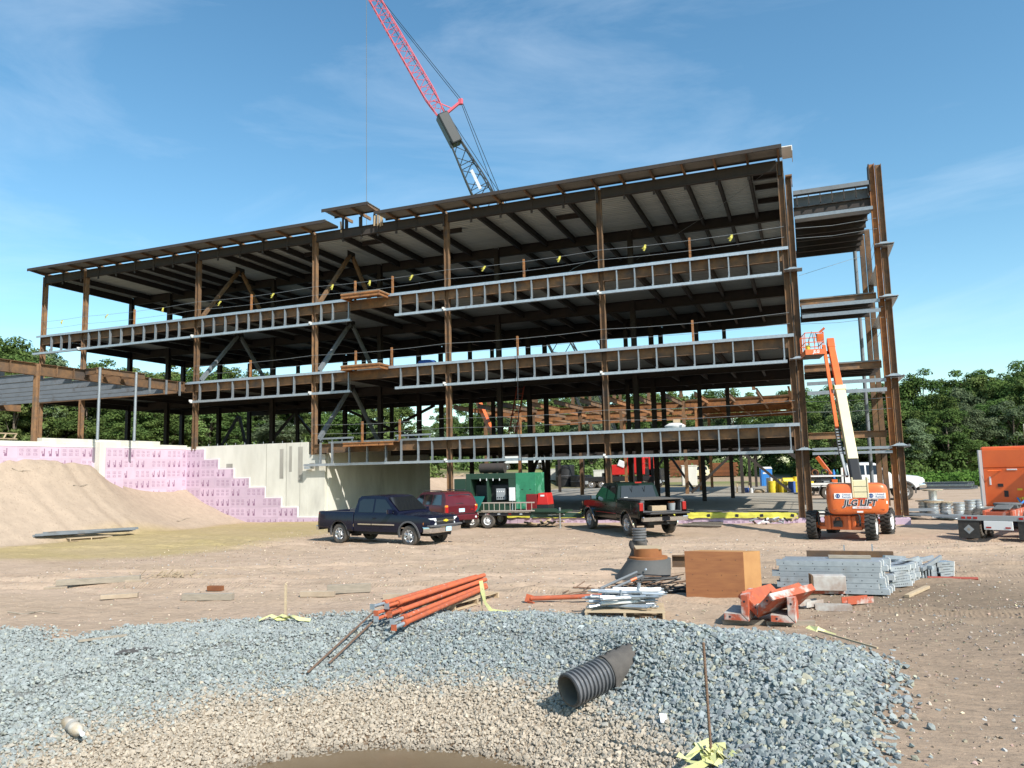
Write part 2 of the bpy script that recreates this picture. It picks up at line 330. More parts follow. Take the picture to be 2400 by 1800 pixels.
GP = [(-17, -29.5), (-14, -28.1), (-13.2, -28.0), (-12.2, -28.7), (-11.8, -28.4), (-11.6, -27.1), (-11.2, -26.15), (-9.35, -25.4), (-6.9, -24.45), (-6.2, -24.2), (-4.5, -24.0), (-3.8, -23.75), (-2.85, -24.1), (-2, -24.5), (-.57, -24.75), (.27, -25.4), (.75, -25.85), (1.0, -26.5), (.85, -28.1), (.6, -29.75), (.5, -33), (-3, -35), (-12, -36), (-17, -34)]
# soil colours (sand, clay, olive crusher dust, silt)
def lerp(a, b, t): return a[..., None] * 0 + 0 if False else a * (1 - t[..., None]) + np.array(b) * t[..., None]
n1 = vnoise(GX_ * .18, GY_ * .3, 21); n2 = vnoise(GX_ * .55 + GY_ * .12, GY_ * 1.2, 22); n3 = vnoise(GX_ * 1.8, GY_ * 4.5, 23)
colr = np.zeros((ny, nx, 3)) + np.array((.47, .36, .272))
colr = lerp(colr, (.42, .32, .23), np.clip(n2 * 1.5 - .45, 0, 1) * .7)
colr = lerp(colr, (.33, .235, .165), np.clip(n3 * 1.8 - 1.05, 0, 1) * .55)
right = sm(-3.5, 2.5, GX_ + .12 * (GY_ + 24)) * sm(-10, -20, GY_); colr = lerp(colr, (.23, .175, .125), right * (.65 + .5 * n1))
fore = sm(-23.0, -25.5, GY_) * sm(-20, -9, GX_); colr = lerp(colr, (.36, .27, .20), fore * .55)
mound = sm(-31.6, -33.2, GX_) * (GY_ < 2) * sm(-26, -20, GY_); colr = lerp(colr, (.40, .322, .252), mound)
dd = (GY_ + 13.8) - (GX_ + 26) * .42; olive = sm(3.6, 2.0, np.abs(dd + .8 * (n1 - .5))) * sm(-33.3, -32.0, GX_) * sm(-18, -21.5, GX_) * (GY_ < 1)
olive2 = sm(-33.0, -31.5, GX_) * sm(-20, -22.5, GX_) * sm(-19.5, -17.5, GY_ - .35 * (GX_ + 26)) * sm(0.5, -1, GY_)
colr = lerp(colr, (.40, .32, .165), np.clip(np.maximum(olive * 0, olive2), 0, 1) * (.75 + .3 * n2))
rut = rut_mask(GX_, GY_) * (GX_ > -24); colr = lerp(colr, (.30, .225, .165), rut * .45)
rp = np.hypot(GX_ - PIT[0], GY_ - PIT[1]); colr = lerp(colr, (.17, .12, .08), sm(4.2, 2.8, rp))
gin = inside(GX_.ravel() , GY_.ravel(), GP).reshape(ny, nx); colr = lerp(colr, (.19, .20, .195), gin * sm(3.6, 4.4, rp) * 1.0); colr = lerp(colr, (.33, .275, .21), gin * sm(4.6, 4.0, rp) * sm(2.7, 3.1, rp))
far = sm(52, 75, GY_); colr = lerp(colr, (.33, .25, .17), sm(40, 55, GY_) * .6); colr = lerp(colr, (.14, .19, .05), far * (vnoise(GX_ * .05, GY_ * .05, 31) > .38))
colr = lerp(colr, (.12, .16, .045), sm(75, 95, GY_)); colr = lerp(colr, (.12, .16, .045), np.maximum(sm(20, 45, GX_), sm(-60, -80, GX_)) * sm(15, 30, np.abs(GY_ + 10)))
ca = me.color_attributes.new('soil', 'FLOAT_COLOR', 'POINT'); ca.data.foreach_set('color', np.concatenate([colr, np.ones((ny, nx, 1))], -1).astype(np.float32).ravel())
M['ground'] = mat('ground', (1.0, .97, .94), (.82, .80, .78), rough=.95, scale=2.2, detail=8, lo=.3, hi=.7, c3=(.66, .63, .60), s3=9, lo3=.56, hi3=.7, bump=.8, bscale=5, bdist=.07, bdet=12, attr='soil', spec=.2, stretch=(.8, 1.3, 1))
rg_ = me.attributes.new('rough', 'FLOAT', 'POINT'); rg_.data.foreach_set('value', (.85 - .7 * mound).astype(np.float32).ravel())
ra = me.attributes.new('rut', 'FLOAT', 'POINT'); ra.data.foreach_set('value', rut.astype(np.float32).ravel())
gm = M['ground']; gn, gl = gm.node_tree.nodes, gm.node_tree.links; gb = gn['Principled BSDF']; ar_ = gn.new('ShaderNodeAttribute'); ar_.attribute_name = 'rough'; gl.new(ar_.outputs['Fac'], [q for q in gn if q.type == 'BUMP'][0].inputs['Strength']); old = gb.inputs['Normal'].links[0].from_socket
wv = gn.new('ShaderNodeTexWave'); wv.wave_type = 'BANDS'; wv.bands_direction = 'X'; wv.inputs['Scale'].default_value = 3.6; wv.inputs['Distortion'].default_value = 5.0; wv.inputs['Detail'].default_value = 2
gp_ = gn.new('ShaderNodeNewGeometry'); gl.new(gp_.outputs['Position'], wv.inputs['Vector']); at = gn.new('ShaderNodeAttribute'); at.attribute_name = 'rut'
mu = gn.new('ShaderNodeMath'); mu.operation = 'MULTIPLY'; gl.new(wv.outputs['Fac'], mu.inputs[0]); gl.new(at.outputs['Fac'], mu.inputs[1])
b2_ = gn.new('ShaderNodeBump'); b2_.inputs['Strength'].default_value = .35; b2_.inputs['Distance'].default_value = .03; gl.new(mu.outputs[0], b2_.inputs['Height']); gl.new(old, b2_.inputs['Normal']); gl.new(b2_.outputs[0], gb.inputs['Normal'])
me.materials.append(M['ground'])
tag(link('ground', me), kind='structure')
# muddy water
mb = MB(); mb.add([(PIT[0] + 4.2 * math.cos(a), PIT[1] + 4.2 * math.sin(a), WATER) for a in np.linspace(0, 2 * math.pi, 48, endpoint=False)], [tuple(range(48))])
dm('mud_water', (.15, .105, .062), (.17, .12, .07), rough=.16, scale=1.2, bump=.12, bscale=22, spec=.45)
tag(mb.obj('puddle', 'mud_water'), kind='structure')

# ---------------------------------------------------------------- crushed stone
def stone_protos(n, seed):
    rs = np.random.default_rng(seed); out = []
    for i in range(n):
        bm = bmesh.new()
        for p in rs.normal(size=(12, 3)):
            p = p / np.linalg.norm(p) * rs.uniform(.75, 1.0); bm.verts.new((p[0] * .60, p[1] * .48, p[2] * .40))
        r = bmesh.ops.convex_hull(bm, input=bm.verts); bmesh.ops.delete(bm, geom=list({g for g in r['geom_interior'] + r['geom_unused'] if isinstance(g, bmesh.types.BMVert)}), context='VERTS')
        bmesh.ops.triangulate(bm, faces=bm.faces); bm.verts.index_update()
        out.append((np.array([v.co[:] for v in bm.verts]), np.array([[v.index for v in f.verts] for f in bm.faces]))); bm.free()
    return out
def rot_mats(n, rs, tilt):
    a = rs.uniform(0, 2 * math.pi, n); t = rs.normal(0, tilt, n); b = rs.uniform(0, 2 * math.pi, n); u = rs.normal(0, tilt, n)
    def rx(q): c, s, o, z = np.cos(q), np.sin(q), np.ones(n), np.zeros(n); return np.stack([o, z, z, z, c, -s, z, s, c], -1).reshape(n, 3, 3)
    def ry(q): c, s, o, z = np.cos(q), np.sin(q), np.ones(n), np.zeros(n); return np.stack([c, z, s, z, o, z, -s, z, c], -1).reshape(n, 3, 3)
    def rz(q): c, s, o, z = np.cos(q), np.sin(q), np.ones(n), np.zeros(n); return np.stack([c, -s, z, s, c, z, z, z, o], -1).reshape(n, 3, 3)
    return rz(a) @ rx(t) @ ry(u) @ rz(b)
def stones(name, x, y, size, lift, cols, mk, seed, tilt=.30):
    rs = np.random.default_rng(seed); n = len(x); pr = stone_protos(14, seed); which = rs.integers(0, 14, n)
    z = height(x, y) + lift; RM = rot_mats(n, rs, tilt); V = []; F = []; C = []; off = 0
    for k, (pv, pf) in enumerate(pr):
        m = np.where(which == k)[0]
        if not len(m): continue
        sc = size[m][:, None, None] * rs.uniform(.8, 1.2, (len(m), 1, 3))
        vv = np.einsum('nij,nkj->nki', RM[m], pv[None] * sc) + np.stack([x[m], y[m], z[m]], -1)[:, None, :]
        V.append(vv.reshape(-1, 3)); F.append((pf[None] + (np.arange(len(m)) * len(pv))[:, None, None] + off).reshape(-1, 3)); off += len(m) * len(pv)
        C.append(np.repeat(cols[m], len(pv), 0))
    V = np.concatenate(V); F = np.concatenate(F); C = np.concatenate(C)
    me = bpy.data.meshes.new(name); me.vertices.add(len(V)); me.vertices.foreach_set('co', V.ravel()); me.loops.add(F.size); me.loops.foreach_set('vertex_index', F.ravel().astype(np.int32))
    me.polygons.add(len(F)); me.polygons.foreach_set('loop_start', np.arange(0, F.size, 3, dtype=np.int32)); me.polygons.foreach_set('use_smooth', np.zeros(len(F), bool)); me.update(); me.validate()
    a = me.color_attributes.new('stone', 'FLOAT_COLOR', 'POINT'); a.data.foreach_set('color', np.concatenate([C, np.ones((len(C), 1))], 1).astype(np.float32).ravel())
    me.materials.append(M[mk]); return link(name, me)
dm('stone', (1, 1, 1), (.86, .87, .88), rough=.85, scale=45, attr='stone', spec=.35)
def gravel_pts(n, seed):
    rs = np.random.default_rng(seed); x = rs.uniform(-17, 1.8, n); y = rs.uniform(-34.2, -23.4, n)
    wob = .22; ok = inside(x + rs.normal(0, wob, n), y + rs.normal(0, wob, n), GP) & (np.hypot(x - PIT[0], y - PIT[1]) > 2.35)
    # only ground that can be in view
    vd = -(x - .23) * .360 + (y + 38.26) * .933; vr = (x - .23) * .933 + (y + 38.26) * .360
    ok &= (vd > 5.9) & (np.abs(vr) < vd * .70 + .4)
    return x[ok], y[ok], rs
x, y, rs = gravel_pts(215000, 41); x2, y2, _ = gravel_pts(190000, 43); kk = np.hypot(x2 - PIT[0], y2 - PIT[1]) < 5.0; x = np.concatenate([x, x2[kk]]); y = np.concatenate([y, y2[kk]]); n = len(x)
big = sm(-4.5, 0.5, x + .25 * (y + 27)); size = rs.lognormal(math.log(.050), .36, n).clip(.018, .105) * (1 + .35 * big) ; lift = rs.uniform(-.02, .035, n)
hz = height(x, y); size = size * (1 - .08 * sm(-.3, -.5, hz)); silt = sm(-.31, -.50, hz + .07 * rs.normal(size=n) + .10 * (vnoise(x * 1.1, y * 1.1, 51) - .5))
base = np.array((.255, .282, .278)) * rs.lognormal(0, .15, (n, 1)) * (1 + .015 * rs.normal(size=(n, 3)))
warm = rs.random(n) < .10; base[warm] = base[warm] * np.array((1.35, 1.18, .92))
dusty = sm(-5, -10, x)[:, None] * .5; base = base * (1 - dusty) + dusty * np.array((.335, .355, .33)) * rs.lognormal(0, .11, (n, 1))
tan = np.array((.42, .355, .275)) * rs.lognormal(0, .11, (n, 1)); wet = sm(-.83, -.93, hz)[:, None]; tan = tan * (1 - .35 * wet)
print('stones', n)
cols = np.clip(base * (1 - silt[:, None]) + tan * silt[:, None], .02, .8)
tag(stones('crushed_stone', x, y, size, lift, cols, 'stone', 42), 'grey crushed stone spread round the muddy pit', 'gravel', kind='stuff')
# pebbles and clods lying about on the dirt
def pebbles(name, label, n, box, s0, seed, dark=1.0):
    rs = np.random.default_rng(seed); x = rs.uniform(box[0], box[1], n); y = rs.uniform(box[2], box[3], n); ok = ~inside(x, y, GP) & (x > -31.5)
    x, y = x[ok], y[ok]; n = len(x); c = np.array((.42, .33, .25)) * dark * rs.lognormal(0, .3, (n, 1)) * (1 + .05 * rs.normal(size=(n, 3)))
    g = rs.random(n) < .12; c[g] = np.array((.36, .345, .325)) * rs.lognormal(0, .25, (g.sum(), 1))
    tag(stones(name, x, y, rs.lognormal(math.log(s0), .4, n).clip(.01, .075), rs.uniform(-.01, .01, n), np.clip(c, .02, .8), 'stone', seed), label, 'pebbles', kind='stuff')
pebbles('pebbles', 'small pebbles and clods strewn over the dirt yard', 9000, (-24, 8, -30, -6), .030, 61)
pebbles('soil_crumbs', 'brown soil crumbs scattered across the middle of the yard', 5000, (-22, 6, -24, -8), .045, 63, .8)
pebbles('clods', 'dark clods on the churned soil beside the gravel', 2600, (-.5, 5.5, -31.5, -20), .036, 62, .75)

# ---------------------------------------------------------------- slab, upper terrace
mb = MB(); mb.b2((-26.5, .25, .02), (-0.35, 46.5, .5)); mb.b2((-0.35, 1.6, .02), (3.95, 14, .5)); tag(mb.obj('concrete_slab', 'slab'), kind='structure')
mb = MB()
mb.prism([(-140, -40), (-37.62, -22), (-37.62, .32), (-26.72, .32), (-26.72, 13.4), (-29, 13.5), (-50, 46), (-95, 140), (-140, 140)], 1.0, 4.52, 'Z')
dm('terrace_soil', (.34, .26, .18), (.25, .2, .13), rough=.95, scale=.4, bump=.4, bscale=6)
tag(mb.obj('upper_terrace', 'terrace_soil'), kind='structure')
# ---------------------------------------------------------------- retaining wall with insulation boards
wall = thing('retaining_wall', 'stepped concrete retaining wall faced with pink insulation boards', 'retaining wall')
mb = MB()
mb.b2((-37.55, .0, .0), (-27.82, .32, 4.76)); mb.b2((-27.817, .0, .0), (-26.62, .32, 4.02))
mb.obj('front_wall', 'concrete', wall, bevel=.012)
mb = MB(); mb.b2((-26.90, .325, .0), (-26.55, 13.4, 4.3)); mb.obj('return_wall', 'concrete', wall)
mb = MB(); mb.b2((-37.52, -14.2, .5), (-37.22, -.004, 4.86)); mb.b2((-37.74, -10.0, 4.84), (-37.24, -2.2, 5.06)); mb.obj('side_wall', 'concrete', wall, bevel=.015)
mb = MB(); mb.b2((-37.3, -6.9, 1.0), (-36.75, -5.5, 4.92)); mb.obj('canopy_pier', 'concrete', wall, bevel=.015)
# pilasters, form joints and tie holes of the bare concrete
for i, x in enumerate((-30.9, -29.4, -28.4)):
    mb = MB(); mb.b2((x, -.012, .3), (x + .018, .0, 4.75 if x < -27.9 else 4)); mb.obj('form_seam', 'concrete_stain', wall)
for i, (x, w, z0, z1) in enumerate(((-29.9, .28, 2.6, 4.4), (-29.2, .2, 3.0, 4.55), (-28.55, .34, 2.4, 4.5), (-34.0, .5, 3.35, 3.6))):
    mb = MB(); mb.b2((x, -.006, z0), (x + w, -.002, z1)); mb.obj('water_stain', 'concrete_stain', wall)
for i in range(11):
    mb = MB(); x = -35.6 + i * .72; mb.cyl((x, .16, 4.76), (x, .16, 4.9), .014, n=6); mb.obj('anchor_rod', 'galv', wall)
mb = MB(); mb.b2((-27.7, -.03, 3.2), (-27.35, -.0, 3.5)); mb.obj('bearing_pocket', 'concrete_stain', wall)
# printed boards: 1.2 x 0.6 m pieces; blocks of lettering are flat print
def print_mesh(kind):
    mb = MB(); rs = random.Random(kind)
    def q(x0, z0, x1, z1): mb.add([(x0, -.001, z0), (x1, -.001, z0), (x1, -.001, z1), (x0, -.001, z1)], [(0, 1, 2, 3)])
    if kind % 2 == 0:
        for k in range(3):
            x = .10 + k * .38
            for r in range(2):
                z = .34 - r * .20
                for j in range(3):
                    a = x + j * .075; q(a, z, a + .016, z + .13); q(a + .016, z + .115, a + .055, z + .13); q(a + .016, z, a + .055, z + .015)
                    if rs.random() < .6: q(a + .04, z + .015, a + .055, z + .07)
    else:
        for k in range(2 + kind // 3):
            x = .12 + k * .40; q(x, .10, x + .15, .24); q(x + .10, .24, x + .15, .50); q(x - .05, .26, x + .06, .30); q(x - .05, .34, x + .06, .37)
    me = mb.mesh('print', 'pink_print'); return me
PR = [print_mesh(i) for i in range(4)]
bm_ = MB(); bm_.b2((.0015, -.05, .001), (1.2085, 0, .609)); BOARD = bm_.mesh('insulation_board', 'pink')
def board(x, y, z, rz, k, w=1.0):
    b = link('insulation_board', BOARD, wall, (x, y, z), (0, 0, rz), (w, 1, 1)); tag(link('print', PR[k % 4], b, (0, -.051, 0)), kind='stuff')
steps = [(-35.75, 4.57), (-34.6, 3.9), (-33.39, 3.27), (-32.18, 2.68), (-30.97, 2.09), (-29.76, 1.45), (-28.55, .86), (-26.75, .27)]
k = 0
for r in range(8):          # rows from the top down; each reaches one step further to the right
    z1 = 4.57 - r * .614; xr = steps[r][0]; x = -37.2
    while x < xr - .05:
        w = min(1.21, xr - x)
        if w < .15: break
        if not (z1 < 1.5 and x < -33.5) or True: board(x, -.006, z1 - .61, 0, k + r, w / 1.21)
        x += w; k += 1
for r in range(5):
    z1 = 4.60 - r * .61; y = -13.8
    while y < -.2:
        if not (-7.3 < y + .6 < -5.0 and r < 5): board(-37.21, y, z1 - .61, R(90), k + r, 1.0)
        else: board(-36.74 if -6.9 < y + .3 < -5.4 else -37.21, y, z1 - .61, R(90), k + r, 1.0)
        y += 1.21; k += 1
mb = MB()
for i, (x, z) in enumerate(steps):
    x0 = -37.2 if i == 0 else steps[i - 1][0]
    mb.b2((x0, -.062, z - .0), (x + .02, -.001, z + .045))
    if i < 7: mb.b2((x + .022, -.062, steps[i + 1][1] + .046), (x + .05, -.001, z + .045))
mb.b2((-37.215, -13.9, 4.605), (-37.14, -.07, 4.66)); mb.obj('edge_strip', 'white_edge', wall)
# low pink apron and yellow sheeting along the slab edge
ap = thing('slab_edge_insulation', 'low pink foam board apron along the slab edge under yellow sheeting', 'insulation')
x = -26.4; i = 0
while x < -.4:
    mb = MB(); mb.b2((x + .005, -.05, -.05), (x + 2.39, .03, .27 + .012 * math.sin(i * 2.1))); b = mb.obj('insulation_board', 'pink', ap)
    pb = link('print', PR[(i * 2) % 4], b, (x + .3, -.053, -.16)); pb['kind'] = 'stuff'; pb.scale = (.9, 1, .62); pb2 = link('print', PR[(i * 2 + 2) % 4], b, (x + 1.4, -.053, -.16)); pb2['kind'] = 'stuff'; pb2.scale = (.6, 1, .62)
    x += 2.4; i += 1
for (x0, x1, y0) in ((0.2, 2.5, -.45), (2.55, 4.3, -.35)):
    mb = MB(); mb.b2((x0, y0, -.05), (x1, y0 + .6, .3)); mb.obj('insulation_board', 'pink', ap, bevel=.01)
mb = MB(); mb.b2((.35, .3, .3), (4.1, 1.5, .52)); mb.obj('footing_block', 'concrete', ap, bevel=.02)
sh = thing('yellow_sheeting', 'yellow plastic sheeting draped over the slab edge', 'sheeting')
def sheeting(x0, x1, y0, seed):
    mb = MB(); n = int((x1 - x0) / .18); rs = np.random.default_rng(seed); prof = [(.42, .515), (.1, .525), (-.05, .50), (-.085, .40), (-.09, .33), (-.12, .275)]; vs = []
    for i in range(n + 1):
        for j, (yy, zz) in enumerate(prof): vs.append((x0 + (x1 - x0) * i / n, y0 + yy + rs.normal(0, .012), zz + rs.normal(0, .012)))
    k = len(prof); mb.add(vs, [(i * k + j, (i + 1) * k + j, (i + 1) * k + j + 1, i * k + j + 1) for i in range(n) for j in range(k - 1)]); return mb.obj('sheet', 'yellow_tarp', sh, smooth=60)
sheeting(-13.5, -.35, 0, 3); sheeting(-26.3, -13.6, 0, 5); sheeting(.35, 4.2, 1.35, 4)
for i in range(9):
    x = -10.4 + i * 1.22 + random.uniform(-.15, .15)
    mb = MB(); mb.box((x, -.098, .40), (.15, .008, .13), (0, random.uniform(-.2, .2), 0)); mb.obj('logo_print' if i != 4 else 'strap', 'ink' if i != 4 else 'orange_worn', sh)
# ---------------------------------------------------------------- the steel frame
bld = thing('steel_frame_building', 'four-storey rusty steel building frame with galvanised stud bands and sloping roof', 'building')
GX = [-50.9, -46.8, -36.6, -27.38, -18.36, -9.33, -.17]
BASE = [4.5, 4.5, 4.5, 4.0, .5, .5, .3]
DEP = 17.1; MID = 7.6; RD = 13.3; LEV = {'A': 4.62, 'B': 8.86, 'C': 13.10}
def roofz(y): return 17.62 + 0 * y          # top of the roof steel
def H(name, p0, p1, d, bf, mk='rust', roll=0, parent=bld): return MB().hb(p0, p1, d, bf, roll=roll).obj(name, mk, parent)
# front columns (web parallel to the front), inner and rear rows
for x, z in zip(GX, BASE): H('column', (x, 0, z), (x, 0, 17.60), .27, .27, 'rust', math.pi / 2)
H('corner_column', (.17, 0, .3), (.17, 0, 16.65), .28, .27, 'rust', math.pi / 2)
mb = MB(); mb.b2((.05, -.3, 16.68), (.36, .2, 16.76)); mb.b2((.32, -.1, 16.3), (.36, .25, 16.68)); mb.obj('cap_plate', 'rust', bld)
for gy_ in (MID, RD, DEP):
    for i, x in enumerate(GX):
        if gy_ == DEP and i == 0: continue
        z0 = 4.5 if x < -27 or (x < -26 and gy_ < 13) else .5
        H('column', (x, gy_, z0), (x, gy_, 17.56 if gy_ < DEP else 13.02), .31, .30, 'rust_dark_shaded')
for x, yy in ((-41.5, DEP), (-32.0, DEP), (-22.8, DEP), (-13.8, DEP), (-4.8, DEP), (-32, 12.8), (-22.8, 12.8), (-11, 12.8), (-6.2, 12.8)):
    H('column', (x, yy, 4.5 if x < -27 else .5), (x, yy, 13), .26, .25, 'rust_dark_shaded')
# floor and roof decks: ribbed sheet with a closed top
def deck(name, x0, x1, y0, y1, zf, th, pitch, rib, mk, parent=bld):
    prof = []; y = y0
    while y < y1 - pitch * .5:
        for a, b in ((0, 0), (.38, 0), (.5, rib), (.88, rib)): prof.append((y + a * pitch, b))
        y += pitch
    prof.append((y1, 0)); mb = MB(); n = len(prof)
    vs = [(x, yy, zf(yy) - th + b) for x in (x0, x1) for yy, b in prof] + [(x, yy, zf(yy)) for x in (x0, x1) for yy in (y0, y1)]
    fs = [(i, i + 1, n + i + 1, n + i) for i in range(n - 1)] + [(2 * n, 2 * n + 2, 2 * n + 3, 2 * n + 1), (0, n, 2 * n + 2, 2 * n), (n - 1, 2 * n + 1, 2 * n + 3, 2 * n - 1)]
    fs += [tuple(list(range(n - 1, -1, -1)) + [2 * n, 2 * n + 1]), tuple(list(range(n, 2 * n)) + [2 * n + 3, 2 * n + 2])]
    return mb.add(vs, fs).obj(name, mk, parent)
for k, z in LEV.items():
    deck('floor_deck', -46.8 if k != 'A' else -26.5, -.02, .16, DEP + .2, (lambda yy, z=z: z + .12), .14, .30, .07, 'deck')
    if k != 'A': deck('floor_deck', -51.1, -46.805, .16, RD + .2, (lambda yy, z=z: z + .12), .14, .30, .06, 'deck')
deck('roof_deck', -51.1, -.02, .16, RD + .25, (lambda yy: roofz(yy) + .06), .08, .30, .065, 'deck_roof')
# beams: one per bay
for k, z in list(LEV.items()) + [('R', None)]:
    xs = [x for x in GX if not (k == 'A' and x < -28)]
    for gy_ in ((0, MID, RD, DEP) if z else (0, MID, RD)):
        for a, b in zip(xs[:-1], xs[1:]):
            if gy_ == DEP and b < -46: continue
            t = z if z else roofz(gy_) - (.0 if gy_ == 0 else .02); d = .54 if gy_ == 0 else .62; top = t - (.03 if (z and gy_) else 0.0) - (.02 if not gy_ else .0)
            H('spandrel_beam' if gy_ == 0 else 'girder', (a + .16, gy_ - (.12 if gy_ == 0 else 0), top - d / 2), (b - .16, gy_ - (.12 if gy_ == 0 else 0), top - d / 2), d, .24, ('rust' if gy_ == 0 and z else 'rust_dark_shaded'))
    # end beams
    for xe in ((-50.9, -.17) if k != 'A' else (-26.9, -.17)):
        for y0, y1 in ((.16, MID - .16), (MID + .16, RD - .16)):
            if z: H('end_beam', (xe, y0, z - .3), (xe, y1, z - .3), .5, .2, 'rust_dark_shaded')
            else: H('end_beam', (xe, y0, roofz(y0) - .3), (xe, y1, roofz(y1) - .3), .5, .2, 'rust_dark_shaded')
# joists
def joists(xs, top, d, bf, mk):
    for x in xs:
        y0, y1 = .17, (RD if top(0) > 15 or x < -46.8 else DEP) - .14
        H('joist', (x, y0, top(y0) - d / 2 - .012), (x, y1, top(y1) - d / 2 - .012), d, bf, mk)
fj = []
for a, b in zip(GX[:-1], GX[1:]):
    n = 5 if b - a > 6 else 2; fj += [a + (b - a) * i / n for i in range(1, n)]
for k, z in LEV.items(): joists([x for x in fj if not (k == 'A' and x < -26)], (lambda yy, z=z: z - .02), .36, .15, 'rust_dark_shaded')
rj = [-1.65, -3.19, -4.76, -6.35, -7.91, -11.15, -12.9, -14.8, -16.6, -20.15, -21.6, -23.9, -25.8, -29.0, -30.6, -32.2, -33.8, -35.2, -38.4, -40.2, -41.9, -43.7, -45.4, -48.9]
joists(rj, (lambda yy: roofz(yy) - .01), .36, .15, 'rust_dark_shaded')
for x0, x1, yy in ((-1.5, -.35, 1.4), (-1.5, -.35, 2.9), (-1.5, -.35, 5.2), (-12.7, -11.3, 3.1), (-20, -18.6, 2.6), (-25.6, -24.1, 2.5), (-30.4, -29.2, 3)):
    MB().hb((x0, yy, roofz(yy) - .16), (x1, yy, roofz(yy) - .16), .26, .16).obj('roof_infill_beam', 'rust_dark_shaded', bld)
# projecting canopy: outriggers and a separate strip of deck, open to the sky above the beam
def canopy(x0, x1, z, xs):
    deck('canopy_deck', x0, x1, -1.40, -.10, (lambda yy: z + .26), .05, .16, .03, 'deck_canopy_shaded')
    mb = MB(); mb.b2((x0, -1.45, z + .08), (x1, -1.403, z + .27)); mb.b2((x0, -1.40, z + .263), (x1, -1.3, z + .275)); mb.obj('canopy_edge_angle', 'rust_dark_shaded', bld)
    mb = MB(); mb.b2((x0, -.097, z + .12), (x1, -.06, z + .27)); mb.obj('canopy_edge_angle', 'rust_dark_shaded', bld)
    for x in xs:
        mb = MB(); mb.prism([(-1.39, z + .10), (-.25, z + .02), (-.05, z + .02), (.9, z + .02), (.9, z + .2), (-1.39, z + .2)], x - .05, x + .05, 'X'); mb.obj('outrigger', 'rust', bld)
        mb = MB(); mb.b2((x - .06, -.16, 16.85), (x + .06, -.1, z + .1)); mb.obj('hanger_plate', 'rust_dark_shaded', bld)
canopy(-50.95, -25.7, 17.63, [-50.8, -49.02, -47.19, -45.53, -43.84, -42.12, -40.43, -38.71, -36.7, -34.9, -33.1, -31.3, -29.4, -27.6])
canopy(-22.35, -.02, 17.63, [-21.6, -20.27, -18.5, -16.75, -14.94, -13.1, -11.27, -9.4, -7.91, -6.35, -4.76, -3.19, -1.65, -.2])
canopy(-25.95, -22.75, 18.28, [-25.3, -24.0, -22.85])
mb = MB(); mb.b2((-.018, -1.42, 17.72), (.45, .1, 17.76)); mb.b2((.42, -1.42, 17.5), (.45, .1, 17.719)); mb.obj('end_flashing', 'white_edge', bld)
for i, x in enumerate((-22.95, -22.75, -22.6, -22.5, -25.4)):
    mb = MB(); mb.box((x, -.35 + .04 * i, 17.75), (.09, .05, .62 + .05 * (i % 3)), (.05 * i, .05, 0)); mb.obj('hung_timber', 'wood', bld)
for x in (-25.2, -24.2, -23.2): H('raised_post', (x, .1, 17.63), (x, .1, 18.3), .15, .15, 'rust_dark_shaded')
# stud bands on the front
def band(tops, bots, studs, zt, zb):
    for x0, x1 in tops:
        mb = MB(); mb.b2((x0, -.41, zt - .15), (x1, -.395, zt)); mb.b2((x0, -.395, zt - .012), (x1, -.05, zt)); mb.obj('top_track', 'galv', bld)
    for x0, x1 in bots:
        mb = MB(); mb.b2((x0, -.41, zb), (x1, -.395, zb + .14)); mb.b2((x0, -.395, zb), (x1, -.23, zb + .012)); mb.b2((x0, -.23, zb), (x1, -.215, zb + .09)); mb.obj('bottom_track', 'galv', bld)
    sm_ = MB(); sm_.b2((-.03, -.38, 0), (.03, -.24, zt - zb - .03)); sm_.b2((-.03, -.24, 0), (-.022, -.24, zt - zb - .03)); sm_.b2((-.03, -.24, 0), (.03, -.23, zt - zb - .03)); me = sm_.mesh('stud', 'galv_stud')
    cm = MB(); cm.b2((-.13, -.39, 0), (-.035, -.25, .012)); cm.b2((-.05, -.39, .0), (-.034, -.25, .22)); cme = cm.mesh('clip', 'galv')
    for x in studs:
        s = link('stud', me, bld, (x, 0, zb + .014)); link('clip', cme, s)
CS = [-49.63, -48.65, -47.84, -45.99, -45.0, -43.97, -42.95, -41.91, -40.91, -39.88, -38.87, -37.85, -35.87, -34.95, -34.02, -33.1, -32.17, -31.23, -30.29, -29.37, -28.42, -26.71, -25.88, -24.75, -21.25, -20.15, -19.11, -17.61, -16.73, -15.91, -15.02, -14.1, -13.15, -12.21, -11.3, -10.34, -8.44, -7.5, -6.57, -5.63, -4.68, -3.75, -2.82, -1.89, -.49]
band([(-51.1, -24.62), (-21.9, -.02)], [(-51.4, -24.6), (-21.6, -.38)], CS, 13.19, 11.83)
BS = [-35.98, -34.49, -33.33, -32.18, -31.0, -29.84, -28.65, -26.71, -25.87, -24.75, -21.25, -20.15, -19.2, -17.6, -16.72, -15.9, -15.0, -14.08, -13.11, -12.18, -11.25, -10.29, -8.5, -7.48, -6.56, -5.62, -4.69, -3.75, -2.83, -1.9, -.5]
band([(-37.0, -24.8), (-22.0, -.02)], [(-36.5, -24.6), (-21.6, -.38)], BS, 8.94, 7.565)
AS = [-26.71, -25.9, -24.7, -23.49, -22.26, -21.26, -20.17, -19.29, -17.58, -16.72, -15.89, -15.01, -14.06, -13.12, -12.18, -11.25, -10.3, -8.42, -7.47, -6.54, -5.61, -4.66, -3.72, -2.8, -1.87, -.46]
band([(-20.2, -.02)], [(-27.85, -.38)], AS, 4.70, 3.30)
